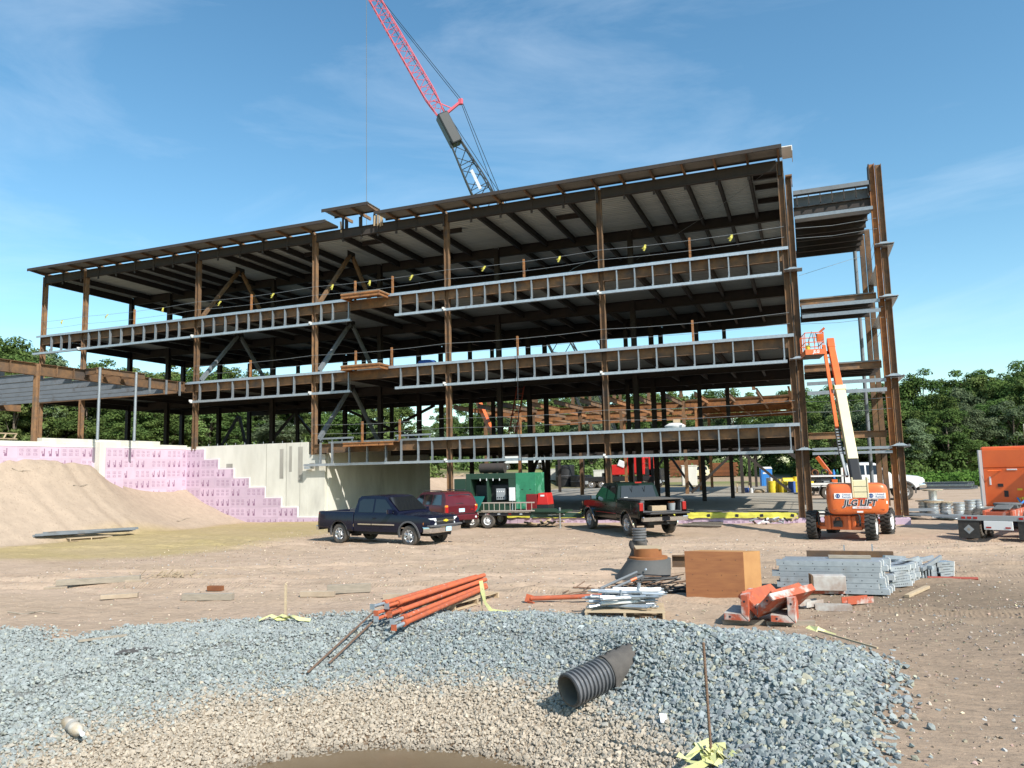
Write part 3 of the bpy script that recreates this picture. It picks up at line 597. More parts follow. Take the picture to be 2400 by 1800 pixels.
for x0, x1 in ((-27.3, -25.0), (-22.1, -19.8)):
    mb = MB(); mb.b2((x0, .45, 4.90), (x1, .6, 5.0))
    for j in range(4): xx = x0 + .1 + (x1 - x0 - .2) * j / 3; mb.b2((xx, .5, 4.745), (xx + .06, .56, 4.9))
    mb.obj('curb_track', 'galv_stud', bld)
mb = MB(); mb.b2((-27.75, -.5, 3.15), (-27.4, -.1, 3.28)); mb.obj('track_bearing', 'galv', bld)
# white clip brackets where the lower tracks pass the columns
for x in GX[1:6]:
    for zb in (11.83, 7.565, 3.3):
        if (zb < 8 and x < -37) or (zb < 4 and x < -27): continue
        mb = MB(); mb.b2((x - .16, -.43, zb + .02), (x - .08, -.2, zb + .22)); mb.b2((x - .16, -.43, zb + .02), (x + .06, -.415, zb + .10)); mb.obj('column_clip', 'white_edge', bld)
# rusty ledge frames projecting beside the gap in the bands
for z in (13.26, 9.02):
    mb = MB(); x0, x1, y0 = -24.7, -22.1, -1.28
    mb.b2((x0, y0, z - .06), (x1, .0, z)); mb.hb((x0, y0 + .06, z - .17), (x1, y0 + .06, z - .17), .2, .12); mb.hb((x1 - .06, y0 + .13, z - .17), (x1 - .06, -.14, z - .17), .2, .12); mb.hb((x0 + .06, y0 + .13, z - .17), (x0 + .06, -.14, z - .17), .2, .12)
    lf = mb.obj('ledge_frame', 'rust_orange', bld)
    mb = MB(); mb.b2((x0 + .02, y0 + .02, z), (x1 - .02, .0, z + .035)); mb.obj('ledge_deck', 'wood_grey', bld)
mb = MB()
for a, b in ((-24.7, -23.52), (-23.48, -22.35), (-22.31, -21.4)): mb.hb((a, -.98, 4.46), (b, -.98, 4.46), .2, .12); mb.hb((a + .06, -.9, 4.46), (a + .06, -.14, 4.46), .2, .12); mb.b2((a, -1.0, 4.565), (b, -.1, 4.59))
mb.obj('ledge_frame', 'rust_orange', bld)
# chevron braces running back from the front columns
def brace(p0, p1, mk='rust', w=.2, gal=0):
    p0, p1 = Vector(p0), Vector(p1); MB().bar(p0, p1, w, w).obj('brace', mk, bld)
    if gal: q = p0.lerp(p1, gal); MB().bar(p0, q, w + .03, w + .03).obj('brace_sleeve', 'galv_stud', bld)
for x in (-36.6, -27.38):
    for z0, z1, g in ((13.2, 17.2, 0), (8.95, 12.55, .38), (4.75, 8.3, .3)):
        if z0 < 5 and x < -30: continue
        mk = 'rust' if z0 > 13 else 'primed'
        brace((x + .1, .25, z0 + .1), (x + .1, 3.65, z1), mk, .2, g); brace((x + .1, 7.3, z0 + .1), (x + .1, 3.95, z1), mk, .2)
        MB().box((x + .1, 3.8, z1 + .05), (.03, .9, .5)).obj('gusset_plate', 'rust_dark_shaded', bld)
for (x0, x1, yy, z0, z1) in ((-36.4, -28, DEP, 4.7, 8.2),):
    brace((x0, yy, z0), (x1, yy, z1), 'rust_dark_shaded'); brace((x1, yy + .22, z0), (x0, yy + .22, z1), 'rust_dark_shaded')
for (xa, xm, xb, yy, z0, z1) in ((-20.4, -18.9, -18.5, DEP, .6, 4.0), (-14.6, -12.2, -9.9, 34.5, .6, 4.0), (-8.9, -5.0, -1.2, 26, .6, 4.0), (-50.5, -48, -46.9, DEP, 4.7, 8.2), (-45.5, -41.8, -38.5, DEP, 4.7, 8.2)):
    brace((xa, yy, z0), (xm - .1, yy, z1), 'rust_dark_shaded'); brace((xb, yy, z0), (xm + .1, yy, z1), 'rust_dark_shaded')
# guard cables and posts
for z, xl, ps in ((13.2, -50.9, (-42.1, -32.2, -24.48, -21.92, -13.67, -4.69)), (8.95, -36.6, (-32.2, -24.45, -22.0, -14.15, -4.75)), (4.72, -27.3, (-24.0, -21.5, -14.1, -4.8))):
    for dz in (.52, 1.05):
        pts = []
        for a, b in zip([x for x in GX if x >= xl - .1][:-1], [x for x in GX if x >= xl - .1][1:]):
            pts += [(a + (b - a) * t, -.17, z + dz - .10 * 4 * t * (1 - t) * (b - a) / 9) for t in (0, .25, .5, .75)]
        pts.append((-.17, -.17, z + dz)); MB().tube(pts, .011, 4).obj('guard_cable', 'cable', bld)
    for x in ps:
        mb = MB(); mb.b2((x - .05, -.10, z - .1), (x + .05, -.085, z + 1.12)); mb.b2((x + .035, -.085, z - .1), (x + .05, .01, z + 1.12)); mb.obj('guard_post', 'rust_orange', bld)
MB().tube([(-14.0, -.52, 9.6), (-14.02, -.53, 6), (-13.9, -.54, 3.4), (-13.9, -.5, 1.6)], .018, 5).obj('hanging_line', 'black', bld)
MB().tube([(-13.5, 8.2, 15.6), (-12, 4.0, 14.6), (-9.4, .1, 14.05)], .014, 4).obj('hanging_line', 'cable', bld)
MB().tube([(-9.1, 8.4, 15.9), (-4, 4.5, 17.0), (-.5, .4, 17.5)], .011, 4).obj('hanging_line', 'cable', bld)
# narrow end bay on the right
for zt, zb in ((10.23, 9.78), (6.57, 6.13)):
    for zz in (zt, zb):
        mb = MB(); mb.b2((.4, -.46, zz - .17), (3.75, -.44, zz)); mb.b2((.4, -.44, zz - .015), (3.75, -.2, zz)); mb.obj('end_bay_track', 'galv_stud', bld)
for zz in (3.50, 3.30):
    mb = MB(); mb.b2((.45, -.46, zz - .12), (3.78, -.44, zz)); mb.b2((.45, -.44, zz - .015), (3.78, -.2, zz)); mb.obj('end_bay_track', 'galv_stud', bld)
for x, top in ((3.98, 16.75),):
    H('column', (x - .13, 0, .4), (x - .13, 0, top), .26, .26, 'rust_orange', math.pi / 2); H('column', (x + .17, .05, .4), (x + .17, .05, top - .05), .26, .26, 'rust', math.pi / 2)
H('column', (3.85, 8.1, .4), (3.85, 8.1, 15.6), .28, .26, 'rust'); H('column', (4.15, 8.1, .4), (4.15, 8.1, 15.9), .28, .26, 'rust')
MB().cyl((3.42, 7.6, .4), (3.42, 7.6, 14.6), .10, n=12).obj('pipe_column', 'primed', bld, smooth=40)
mb = MB(); mb.prism([(-.25, 15.4), (.55, 15.4), (.35, 16.75), (.15, 16.7), (-.25, 16.7)], 3.70, 3.75, 'X'); mb.obj('side_plate', 'rust_dark_shaded', bld)
deck('end_bay_roof_deck', .36, 3.75, .3, 8.1, (lambda yy: 15.05), .08, .3, .07, 'rust_dark_shaded')
for i in range(7): yy = .9 + i * 1.15; H('end_bay_joist', (.36, yy, 14.8), (3.72, yy, 14.8), .28, .14, 'rust_dark_shaded')
for yy in (.05, 8.1): H('end_bay_beam', (.33, yy, 14.95), (3.72, yy, 14.95), .4, .2, 'rust_dark_shaded')
mb = MB(); mb.b2((.36, -.25, 15.72), (3.74, -.22, 15.92)); mb.b2((.36, -.22, 15.9), (3.74, .6, 15.92)); mb.obj('parapet_track', 'primed', bld)
for i in range(7): x = .5 + i * .52; mb = MB(); mb.b2((x, -.2, 15.2), (x + .04, -.05, 15.72)); mb.obj('parapet_stud', 'rust_dark_shaded', bld)
mb = MB(); mb.b2((.36, .2, 15.15), (3.72, .24, 15.7)); mb.obj('parapet_sheathing', 'primed', bld)
mb = MB(); mb.b2((.36, -.28, 14.5), (3.78, -.24, 14.66)); mb.b2((.36, -.24, 14.5), (3.78, .3, 14.52)); mb.obj('end_bay_track', 'galv_stud', bld)
for z, dy in ((10.68, 5.0), (7.46, 3.9), (4.24, 0)):
    H('end_bay_beam', (.33, .5, z - .16), (3.7, .5, z - .16), .31, .18, 'rust')
    if not dy: continue
    H('end_bay_beam', (.33, dy, z - .16), (3.7, dy, z - .16), .31, .18, 'rust_dark_shaded')
    deck('end_bay_deck', .36, 3.7, .62, dy - .1, (lambda yy, z=z: z + .08), .08, .3, .06, 'deck')
    for i in range(3): yy = 1.3 + i * (dy - 1.6) / 3; H('end_bay_joist', (.36, yy, z - .14), (3.7, yy, z - .14), .24, .14, 'rust_dark_shaded')
# side tracks seen from below, running back from the corner
for zz in (12.68, 10.22, 6.58, 3.45):
    mb = MB(); mb.b2((4.02, -.45, zz - .012), (4.5, 8.4, zz)); mb.b2((4.485, -.45, zz), (4.5, 8.4, zz + .12)); mb.obj('side_track', 'galv', bld)
for x, zs in ((.12, (12.0, 7.7, 3.42)), (4.1, (12.72, 10.26, 6.62, 3.49))):
    for z in zs:
        mb = MB(); mb.b2((x - .38, -.62, z), (x + .42, .1, z + .025)); mb.prism([(x - .3, z + .026), (x + .3, z + .026), (x + .12, z + .12), (x - .12, z + .12)], -.5, -.46, 'Y'); mb.prism([(-.5, z + .026), (-.16, z + .026), (-.16, z + .18)], x - .012, x + .012, 'X'); mb.obj('bearing_bracket', 'galv', bld)
for z in (14.1, 13.6, 9.9, 9.4, 5.7, 5.2):
    MB().tube([(.3, -.1, z), (2, .0, z - .06), (3.9, -.1, z)], .010, 4).obj('guard_cable', 'cable', bld); MB().tube([(4.1, 0, z), (4.1, 8, z)], .010, 4).obj('guard_cable', 'cable', bld)
MB().tube([(3.8, 8, 14.4), (.4, .5, 11.9)], .012, 4).obj('guard_cable', 'cable', bld)
# low rear wing: bare beams in the sun above the slab
for yy in (25.8, 34.5, 43.2):
    for a, b in zip((-27.2, -18.2, -9.2), (-18.2, -9.2, -.3)): H('rear_girder', (a + .16, yy, 7.9), (b - .16, yy, 7.9), .5, .2, 'rust_orange')
    for x in (-27.2, -18.2, -9.2, -.3): H('rear_column', (x, yy, .5), (x, yy, 8.2), .28, .26, 'rust_orange' if yy > 26 else 'rust')
for i in range(13):
    x = -26.4 + i * 2.14
    for y0, y1 in ((17.4, 25.7), (25.9, 34.4), (34.6, 43.1)): H('rear_joist', (x, y0, 7.98), (x, y1, 7.98), .34, .15, 'rust' if i % 3 else 'rust_orange')
deck('rear_deck', -9, -.4, 26, 43, (lambda yy: 8.3), .08, .6, .07, 'rust')
for x in (-23, -13.7, -4.8):
    for yy in (25.8, 34.5, 43.2): H('rear_column', (x, yy, .5), (x, yy, 4.2), .24, .24, 'rust_dark_shaded')
for yy in (25.8, 34.5, 43.2):
    for a, b in zip((-27.2, -18.2, -9.2), (-18.2, -9.2, -.3)): H('rear_girder', (a + .16, yy, 4.25), (b - .16, yy, 4.25), .45, .2, 'rust_dark_shaded')
for x, y0, y1 in ((-24, 30, 30), (-20, 36, 36), (-15.5, 30, 30), (-6.5, 36, 36)): H('rear_column', (x, y0, 4.5), (x, y0, 11.3), .22, .22, 'rust')
for i, x in enumerate((-24.6, -21.4, -19.0, -16.4, -14.5, -12.2, -10.0, -9.0, -5.6, -3.2)):
    H('stub_column', (x, 20.5 + (i % 3) * 3, 8.3), (x, 20.5 + (i % 3) * 3, 10.6 + .25 * (i % 4)), .26, .24, 'rust')
# ribbons tied to the guard cables
for i, (x, z, lab) in enumerate([(-48.84, 14.14, 'leftmost'), (-44.46, 14.14, ''), (-39.44, 14.1, ''), (-34.59, 14.06, ''), (-30.39, 14.13, ''), (-26.0, 14.2, ''), (-23.39, 14.16, ''), (-20.55, 14.16, ''), (-15.96, 14.14, ''), (-11.56, 14.15, ''), (-6.94, 14.18, ''), (-2.62, 14.12, '')]):
    rs = random.Random(i); a = rs.uniform(-.7, .2); mb = MB()
    for ang, L in ((a, .30), (a - .45, .22)):
        dx, dz = math.sin(ang) * L, -math.cos(ang) * L; mb.add([(x, -.19, z + .02), (x + .07, -.2, z), (x + dx * .5 + .10, -.24, z + dz * .5), (x + dx * .5, -.25, z + dz * .5), (x + dx + .04, -.21, z + dz), (x + dx - .05, -.22, z + dz + .03)], [(0, 1, 2, 3), (3, 2, 4, 5)])
    mb.box((x + .02, -.19, z), (.1, .05, .08)); tag(mb.obj('flagging_ribbon', 'ribbon'), 'yellow flagging ribbon tied to the guard cable of the top floor', 'ribbon', 'ribbons on the top floor guard cable')
# ---------------------------------------------------------------- low wing in front on the left
wg = thing('entrance_wing_frame', 'low rusty steel frame with grey joists on the left foundation', 'steel frame')
XW = -37.4
for y0, y1 in ((-22.0, -10.5), (-10.2, -.16)): MB().hb((XW, y0, 8.66), (XW, y1, 8.66), .62, .26).obj('edge_beam', 'rust', wg)
for y in (-15.4, -13.6, -11.9, -9.3, -8.3, -7.35, -1.8, -.9, -.35):
    mb = MB(); mb.b2((XW + .012, y, 8.36), (XW + .13, y + .025, 8.95)); mb.obj('stiffener_plate', 'rust', wg)
for y in (-3.2, -1.9, -.8):
    mb = MB(); mb.b2((XW + .135, y, 8.05), (XW + .2, y + .12, 8.95)); mb.obj('hanger_stud', 'galv_stud', wg)
MB().hb((XW - .02, -10.35, 4.6), (XW - .02, -10.35, 8.98), .22, .21).obj('column', 'rust', wg)
for y in (-20.6,): MB().hb((XW - .02, y, 4.6), (XW - .02, y, 8.35), .3, .28).obj('column', 'rust', wg)
for i, y in enumerate((-19.0, -16.6, -14.2, -12.0, -9.9, -8.2, -6.6, -5.0, -3.4, -1.8)):
    MB().hb((-52.5, y, 8.35), (XW - .14, y, 8.35), .42, .17).obj('joist', 'primed', wg)
MB().hb((-52.6, -22, 8.1), (-52.6, -.2, 8.1), .6, .24).obj('edge_beam', 'rust', wg)
for y in (-20.6, -10.3): MB().hb((-52.6, y, 4.5), (-52.6, y, 7.8), .3, .28).obj('column', 'rust', wg)
mb = MB(); mb.hb((XW + .14, -7.6, 8.82), (XW + 1.1, -7.6, 8.82), .34, .16); mb.hb((XW + .14, -5.2, 8.82), (XW + 1.1, -5.2, 8.82), .34, .16); mb.hb((XW + 1.2, -7.8, 8.82), (XW + 1.2, -4.5, 8.82), .34, .16); mb.obj('canopy_outrigger', 'rust', wg)
mb = MB(); mb.hb((XW + .14, -6.4, 8.82), (XW + 1.1, -6.4, 8.82), .3, .14); mb.obj('canopy_outrigger', 'rust', wg)
for y in (-7.65, -5.2): MB().cyl((XW + 1.3, y, 4.95), (XW + 1.3, y, 9.0), .075, n=12).obj('pipe_column', 'galv_stud', wg, smooth=40)
# ---------------------------------------------------------------- trees
def leaf_mat(name, c, c2):
    m = bpy.data.materials.new(name); m.use_nodes = True; n, l = m.node_tree.nodes, m.node_tree.links; n.clear()
    o = n.new('ShaderNodeOutputMaterial'); d = n.new('ShaderNodeBsdfDiffuse'); t = n.new('ShaderNodeBsdfTranslucent'); mx = n.new('ShaderNodeMixShader'); mx.inputs[0].default_value = .28
    at = n.new('ShaderNodeAttribute'); at.attribute_name = 'leaf'; mc = n.new('ShaderNodeMix'); mc.data_type = 'RGBA'; mc.inputs['A'].default_value = (*c, 1); mc.inputs['B'].default_value = (*c2, 1)
    oi = n.new('ShaderNodeObjectInfo'); hs = n.new('ShaderNodeHueSaturation'); r = n.new('ShaderNodeMapRange'); r.inputs['To Min'].default_value = .75; r.inputs['To Max'].default_value = 1.25
    r2 = n.new('ShaderNodeMapRange'); r2.inputs['To Min'].default_value = .485; r2.inputs['To Max'].default_value = .515
    l.new(oi.outputs['Random'], r.inputs[0]); l.new(r.outputs[0], hs.inputs['Value']); l.new(oi.outputs['Random'], r2.inputs[0]); l.new(r2.outputs[0], hs.inputs['Hue'])
    l.new(at.outputs['Fac'], mc.inputs['Factor']); l.new(mc.outputs['Result'], hs.inputs['Color']); l.new(hs.outputs[0], d.inputs[0]); l.new(hs.outputs[0], t.inputs[0])
    l.new(d.outputs[0], mx.inputs[1]); l.new(t.outputs[0], mx.inputs[2]); l.new(mx.outputs[0], o.inputs[0]); M[name] = m
leaf_mat('leaf', (.050, .092, .030), (.145, .205, .058)); leaf_mat('leaf_light', (.095, .145, .05), (.20, .26, .085)); leaf_mat('leaf_grey', (.085, .12, .065), (.17, .21, .115)); leaf_mat('leaf_bright', (.07, .15, .03), (.16, .27, .06))
def crown_mesh(name, hgt, wid, low, nclump, nleaf, ls, seed, mk):
    rs = np.random.default_rng(seed); P = []; N = []; B = []
    cz0, cz1 = hgt * low, hgt; rz_ = (cz1 - cz0) / 2; cz = (cz0 + cz1) / 2
    u = rs.normal(size=(nclump, 3)); u /= np.linalg.norm(u, axis=1)[:, None]; rad = rs.uniform(.45, .98, nclump) ** .6
    lob = 1 + .22 * np.sin(3 * np.arctan2(u[:, 1], u[:, 0]) + seed) + .12 * np.sin(5 * u[:, 2] + seed * 2)
    C = u * rad[:, None] * lob[:, None] * np.array((wid / 2, wid / 2, rz_)) * np.array((1, 1, .95)); C[:, :2] *= (1 - .35 * np.clip(C[:, 2:] / rz_, -.3, 1)); C[:, 2] += cz
    rr = rs.uniform(.55, 1.25, nclump) * wid * .13; per = np.maximum(8, (nleaf * rr ** 2 / (rr ** 2).sum()).astype(int))
    for c, r, k, br in zip(C, rr, per, rs.random(nclump)):
        v = rs.normal(size=(k, 3)); v /= np.linalg.norm(v, axis=1)[:, None]; v[:, 2] = np.where(v[:, 2] < -.5, -v[:, 2], v[:, 2])
        q = c + v * r * rs.uniform(.55, 1.12, (k, 1)) * np.array((1.1, 1.1, .8)); P.append(q); nn = v + rs.normal(0, .45, (k, 3)); nn[:, 2] += .35; N.append(nn / np.linalg.norm(nn, axis=1)[:, None]); B.append(np.clip(br * .7 + .3 * rs.random(k), 0, 1))
    P = np.concatenate(P); N = np.concatenate(N); B = np.concatenate(B); n = len(P)
    t = np.cross(N, rs.normal(size=(n, 3))); t /= np.linalg.norm(t, axis=1)[:, None]; b = np.cross(N, t); s = (ls * rs.uniform(.6, 1.35, n))[:, None]
    V = np.stack([P - t * s * .9, P - b * s * .5, P + t * s * .9, P + b * s * .55 + N * s * .15], 1).reshape(-1, 3); F = np.arange(n * 4, dtype=np.int32)
    me = bpy.data.meshes.new(name); me.vertices.add(n * 4); me.vertices.foreach_set('co', V.ravel()); me.loops.add(n * 4); me.loops.foreach_set('vertex_index', F); me.polygons.add(n); me.polygons.foreach_set('loop_start', np.arange(0, n * 4, 4, dtype=np.int32)); me.update()
    a = me.attributes.new('leaf', 'FLOAT', 'POINT'); a.data.foreach_set('value', np.repeat(B, 4).astype(np.float32)); me.materials.append(M[mk]); return me, C
def tree_proto(hgt, wid, low, seed, mk, nclump=70, nleaf=15000, ls=.19):
    cm, C = crown_mesh('crown', hgt, wid, low, nclump, nleaf, ls, seed, mk); rs = random.Random(seed); mb = MB()
    lean = rs.uniform(-.4, .4); trunk = [(0, 0, -.6), (lean * .2, .05, hgt * .25), (lean * .6, -.1, hgt * .5), (lean, .1, hgt * .78)]; mb.tube(trunk, [.26, .20, .14, .05], 7)
    for c in C[:: max(1, nclump // 12)]:
        z0 = min(max(.15 * hgt, c[2] - .28 * hgt), .7 * hgt); f = z0 / (hgt * .78); mb.tube([(lean * f, 0, z0), (lean * f * .5 + c[0] * .55, c[1] * .55, z0 + (c[2] - z0) * .6), tuple(c)], [.09, .06, .025], 5)
    return cm, mb.mesh('trunk', 'bark', True), hgt
PROTO = [tree_proto(14, 8.5, .10, 1, 'leaf'), tree_proto(14, 7.0, .14, 2, 'leaf'), tree_proto(14, 9.5, .08, 3, 'leaf'), tree_proto(14, 7.5, .18, 4, 'leaf_light'), tree_proto(14, 8.0, .05, 5, 'leaf'), tree_proto(14, 6.2, .12, 6, 'leaf_light'), tree_proto(14, 7.8, .1, 7, 'leaf_grey'), tree_proto(14, 9.0, .2, 8, 'leaf')]
TREES = [(-90.5,20.5,16.1,'L'),(-86.0,23.1,16.5,'L'),(-85.3,25.7,16.0,'L'),(-81.8,29.0,13.8,'L'),(-71.5,27.5,12.6,'L'),(-70.3,29.8,12.2,'L'),(-65.8,32.7,11.8,'L'),(-62.8,34.1,11.2,'L'),(-53.2,30.2,9.2,'L'),(-52.9,37.8,8.4,'L'),(-49.0,41.6,7.8,'L'),(-42.1,39.3,6.1,'L'),(-102.7,27.5,22.3,'L'),(-109.5,34.1,23.7,'L'),(-98.6,31.3,22.3,'L'),(-96.3,32.8,21.9,'L'),(-97.7,38.4,20.3,'L'),(-93.1,39.7,19.7,'L'),(-84.3,35.8,18.5,'L'),(-86.4,42.9,19.2,'L'),(-78.1,38.8,17.5,'L'),(-75.6,40.5,18.0,'L'),(-76.7,47.6,18.2,'L'),(-69.4,44.4,16.6,'L'),(-69.5,48.3,15.8,'L'),(-65.6,48.2,15.6,'L'),(-59.3,47.9,13.3,'L'),(-56.4,51.0,12.5,'L'),(-52.1,48.0,12.0,'L'),(-50.0,50.2,11.7,'L'),(-110.3,33.6,23.8,'L'),(-107.0,36.7,23.1,'L'),(-103.3,38.8,23.0,'L'),(-102.5,42.2,20.9,'L'),(-97.8,43.9,20.4,'L'),(-92.0,44.1,19.8,'L'),(-87.4,44.6,18.8,'L'),(-84.2,48.5,19.5,'L'),(-80.4,50.4,18.8,'L'),(-75.9,52.8,17.8,'L'),(-70.5,53.3,15.8,'L'),(-68.4,56.8,15.0,'L'),(-61.2,52.8,13.5,'L'),(-55.7,57.1,12.5,'L'),(-95.2,24.5,19.6,'L'),(-91.2,26.6,19.5,'L'),(-86.0,29.0,16.9,'L'),(-83.1,32.2,16.9,'L'),(-73.8,32.2,15.3,'L'),(-68.4,33.9,15.0,'L'),(-57.1,72.4,10.9,'M'),(-56.8,80.2,12.2,'M'),(-48.2,76.3,13.2,'M'),(-46.9,84.4,14.4,'M'),(-40.9,78.5,13.9,'M'),(-38.8,86.7,14.4,'M'),(-32.9,83.3,13.8,'M'),(-28.4,90.6,14.7,'M'),(-24.3,86.8,13.6,'M'),(-19.6,89.2,13.9,'M'),(-15.0,91.7,13.1,'M'),(-10.9,89.0,12.6,'M'),(-5.2,101.7,13.5,'M'),(-0.3,102.9,13.7,'M'),(-64.3,92.1,15.6,'M'),(-57.9,88.5,16.6,'M'),(-53.2,87.9,16.9,'M'),(-51.1,96.5,19.2,'M'),(-44.3,97.9,18.4,'M'),(-40.1,101.7,19.1,'M'),(-37.5,101.0,19.4,'M'),(-31.8,102.4,18.7,'M'),(-27.4,107.1,18.7,'M'),(-21.7,102.0,17.4,'M'),(-17.4,109.3,18.4,'M'),(-13.3,108.3,17.3,'M'),(-8.9,112.8,17.2,'M'),(-2.4,115.6,18.0,'M'),(1.3,77.4,9.9,'R'),(3.7,72.0,9.5,'R'),(7.4,75.6,9.3,'R'),(9.4,71.9,9.4,'R'),(12.8,73.4,9.0,'R'),(17.4,75.2,10.2,'R'),(20.0,78.6,10.8,'R'),(24.6,83.2,11.2,'R'),(26.3,81.1,11.6,'R'),(31.4,87.2,12.1,'R'),(0.0,84.1,14.4,'R'),(3.9,92.0,15.5,'R'),(7.1,91.5,15.5,'R'),(9.1,91.0,14.8,'R'),(12.2,94.3,15.2,'R'),(14.6,93.5,15.0,'R'),(17.1,93.2,15.6,'R'),(22.2,100.5,16.9,'R'),(25.0,100.0,17.1,'R'),(25.6,93.2,15.9,'R'),(30.6,103.2,17.1,'R'),(33.2,102.5,17.6,'R'),(34.8,101.5,18.2,'R'),(0.5,83.3,13.1,'R'),(3.6,77.3,12.1,'R'),(7.0,77.8,12.1,'R'),(10.9,88.1,12.7,'R'),(16.1,91.2,13.5,'R'),(18.0,82.1,13.0,'R'),(22.1,90.8,14.7,'R'),(26.5,94.8,15.2,'R'),(28.2,91.6,14.3,'R'),(30.4,88.2,14.9,'R')]
LAB = {'L': ('leafy green tree in the wood behind the left end of the frame', 'trees behind the left end'), 'M': ('leafy tree in the wood seen through the open frame', 'trees seen through the frame'), 'R': ('tall leafy tree in the dense wood right of the frame', 'trees in the wood on the right')}
def ground_under(x, y):
    if not (-138 < x and -20 < y < 138): return gz(x, y)
    lim = -37.6 if y < .3 else (-26.7 if y < 13.4 else float(np.interp(y, (13.5, 46, 140), (-29, -50, -95))))
    return 4.4 if x < lim else gz(x, y)
rs = random.Random(12)
for i, (x, y, zt, k) in enumerate(TREES):
    cm, tm, hg = PROTO[rs.randrange(8) if k != 'R' else rs.choice((0, 1, 2, 4, 7, 3, 6))]
    g = ground_under(x, y) - .1; s = (zt - g) / (hg * 1.02); w = min(1.3, max(.78, s)) * rs.uniform(.9, 1.12)
    t = thing('broadleaf_tree', LAB[k][0], 'tree', (x, y, g), rs.uniform(0, 6.28), LAB[k][1]); t.scale = (w, w, s)
    link('trunk', tm, t); link('crown', cm, t)
# undergrowth closing the wood's edge, hedge of brush at the right, grass patches
def bush_mass(name, label, pts, h0, h1, mk, seed, ls=.2, per=260):
    rs = np.random.default_rng(seed); P = []; N = []; B = []
    for (x, y) in pts:
        g = ground_under(x, y); hh = rs.uniform(h0, h1); w = hh * rs.uniform(.6, 1.0); br = rs.random(); k = per
        v = rs.normal(size=(k, 3)); v /= np.linalg.norm(v, axis=1)[:, None]; v[:, 2] = np.abs(v[:, 2]); P.append(np.array((x, y, g)) + v * rs.uniform(.6, 1.05, (k, 1)) * np.array((w, w, hh))); n_ = v + rs.normal(0, .5, (k, 3)); N.append(n_ / np.linalg.norm(n_, axis=1)[:, None]); B.append(np.clip(br * .6 + .4 * rs.random(k), 0, 1))
    P = np.concatenate(P); N = np.concatenate(N); B = np.concatenate(B); n = len(P); t = np.cross(N, rs.normal(size=(n, 3))); t /= np.linalg.norm(t, axis=1)[:, None]; b = np.cross(N, t); s = (ls * rs.uniform(.6, 1.4, n))[:, None]
    V = np.stack([P - t * s, P - b * s * .6, P + t * s, P + b * s * .6], 1).reshape(-1, 3); me = bpy.data.meshes.new(name); me.vertices.add(n * 4); me.vertices.foreach_set('co', V.ravel()); me.loops.add(n * 4); me.loops.foreach_set('vertex_index', np.arange(n * 4, dtype=np.int32)); me.polygons.add(n); me.polygons.foreach_set('loop_start', np.arange(0, n * 4, 4, dtype=np.int32)); me.update()
    a = me.attributes.new('leaf', 'FLOAT', 'POINT'); a.data.foreach_set('value', np.repeat(B, 4).astype(np.float32)); me.materials.append(M[mk]); return tag(link(name, me), label, 'undergrowth', kind='stuff')
rs2 = np.random.default_rng(5)
pts = [(x + rs2.uniform(-1.5, 1.5), y + rs2.uniform(-1.5, 1.5)) for (x, y, z, k) in TREES if k == 'L' for _ in range(4)]
bush_mass('undergrowth', 'green undergrowth at the edge of the wood behind the left wall', pts, 1.5, 4.5, 'leaf_light', 71, .24)
pts = [(x + rs2.uniform(-3, 3), y + rs2.uniform(-6, 0)) for (x, y, z, k) in TREES if k == 'M' for _ in range(4)]
bush_mass('undergrowth', 'green undergrowth at the edge of the wood seen through the frame', pts, 1.2, 3.5, 'leaf_light', 72, .26)
pts = [(x + rs2.uniform(-3, 3), y + rs2.uniform(-4, 0)) for (x, y, z, k) in TREES if k == 'R' for _ in range(3)]
bush_mass('undergrowth', 'dark undergrowth beneath the wood on the right', pts, 1.5, 4, 'leaf', 73, .25)
pts = [(6.5 + i * .2 + rs2.uniform(-.5, .5), 57 + rs2.uniform(-3, 3) - i * .06) for i in range(90)]
bush_mass('brush_bank', 'low bright green bank of brush along the yard on the right', pts, .9, 1.7, 'leaf_bright', 74, .16, 240)
# ---------------------------------------------------------------- vehicles (local: x forward, y left, z up, origin on the ground between the axles)
def shell(st, wf, top=True, crown=.02, rows=(0, .12, .35, .6, .82, .94, 1)):
    """st: (x, zbottom, ztop); wf(x, z): half width. Returns a mesh of both sides, the top and the end caps."""
    mb = MB(); vs = []; nr = len(rows); tops = (.93, .6, .25, 0) if top else ()
    L = nr + len(tops)
    for x, zb, zt in st:
        h = [(wf(x, zb + (zt - zb) * t), zb + (zt - zb) * t) for t in rows]
        h += [(h[nr - 1][0] * k, zt + crown * (1 - k * k)) for k in tops]
        vs += [(x, a, z) for a, z in h] + [(x, -a, z) for a, z in reversed(h[:-1] if top else h)]
    per = len(vs) // len(st); fs = []
    for i in range(len(st) - 1):
        for j in range(per - 1):
            if not top and j == nr - 1: continue
            fs.append((i * per + j, (i + 1) * per + j, (i + 1) * per + j + 1, i * per + j + 1))
    if top: fs += [tuple(range(per)), tuple(range((len(st) - 1) * per + per - 1, (len(st) - 1) * per - 1, -1))]
    return mb.add(vs, fs)
def stations(x0, x1, zt, zb, arches, step=.12):
    xs = list(np.arange(x0, x1, step)) + [x1]
    for cx, r, cz in arches:
        xs = [x for x in xs if abs(x - cx) > r + .01] + [cx - r - .002, cx + r + .002] + [cx + r * math.cos(a) for a in np.linspace(0, math.pi, 13)]
    out = []
    for x in sorted(xs):
        b = zb(x)
        for cx, r, cz in arches:
            if abs(x - cx) <= r: b = max(b, cz + math.sqrt(max(0, r * r - (x - cx) ** 2)))
        out.append((float(x), float(b), float(zt(x))))
    return out
def lin(pts): xs, zs = zip(*pts); return lambda x: float(np.interp(x, xs, zs))
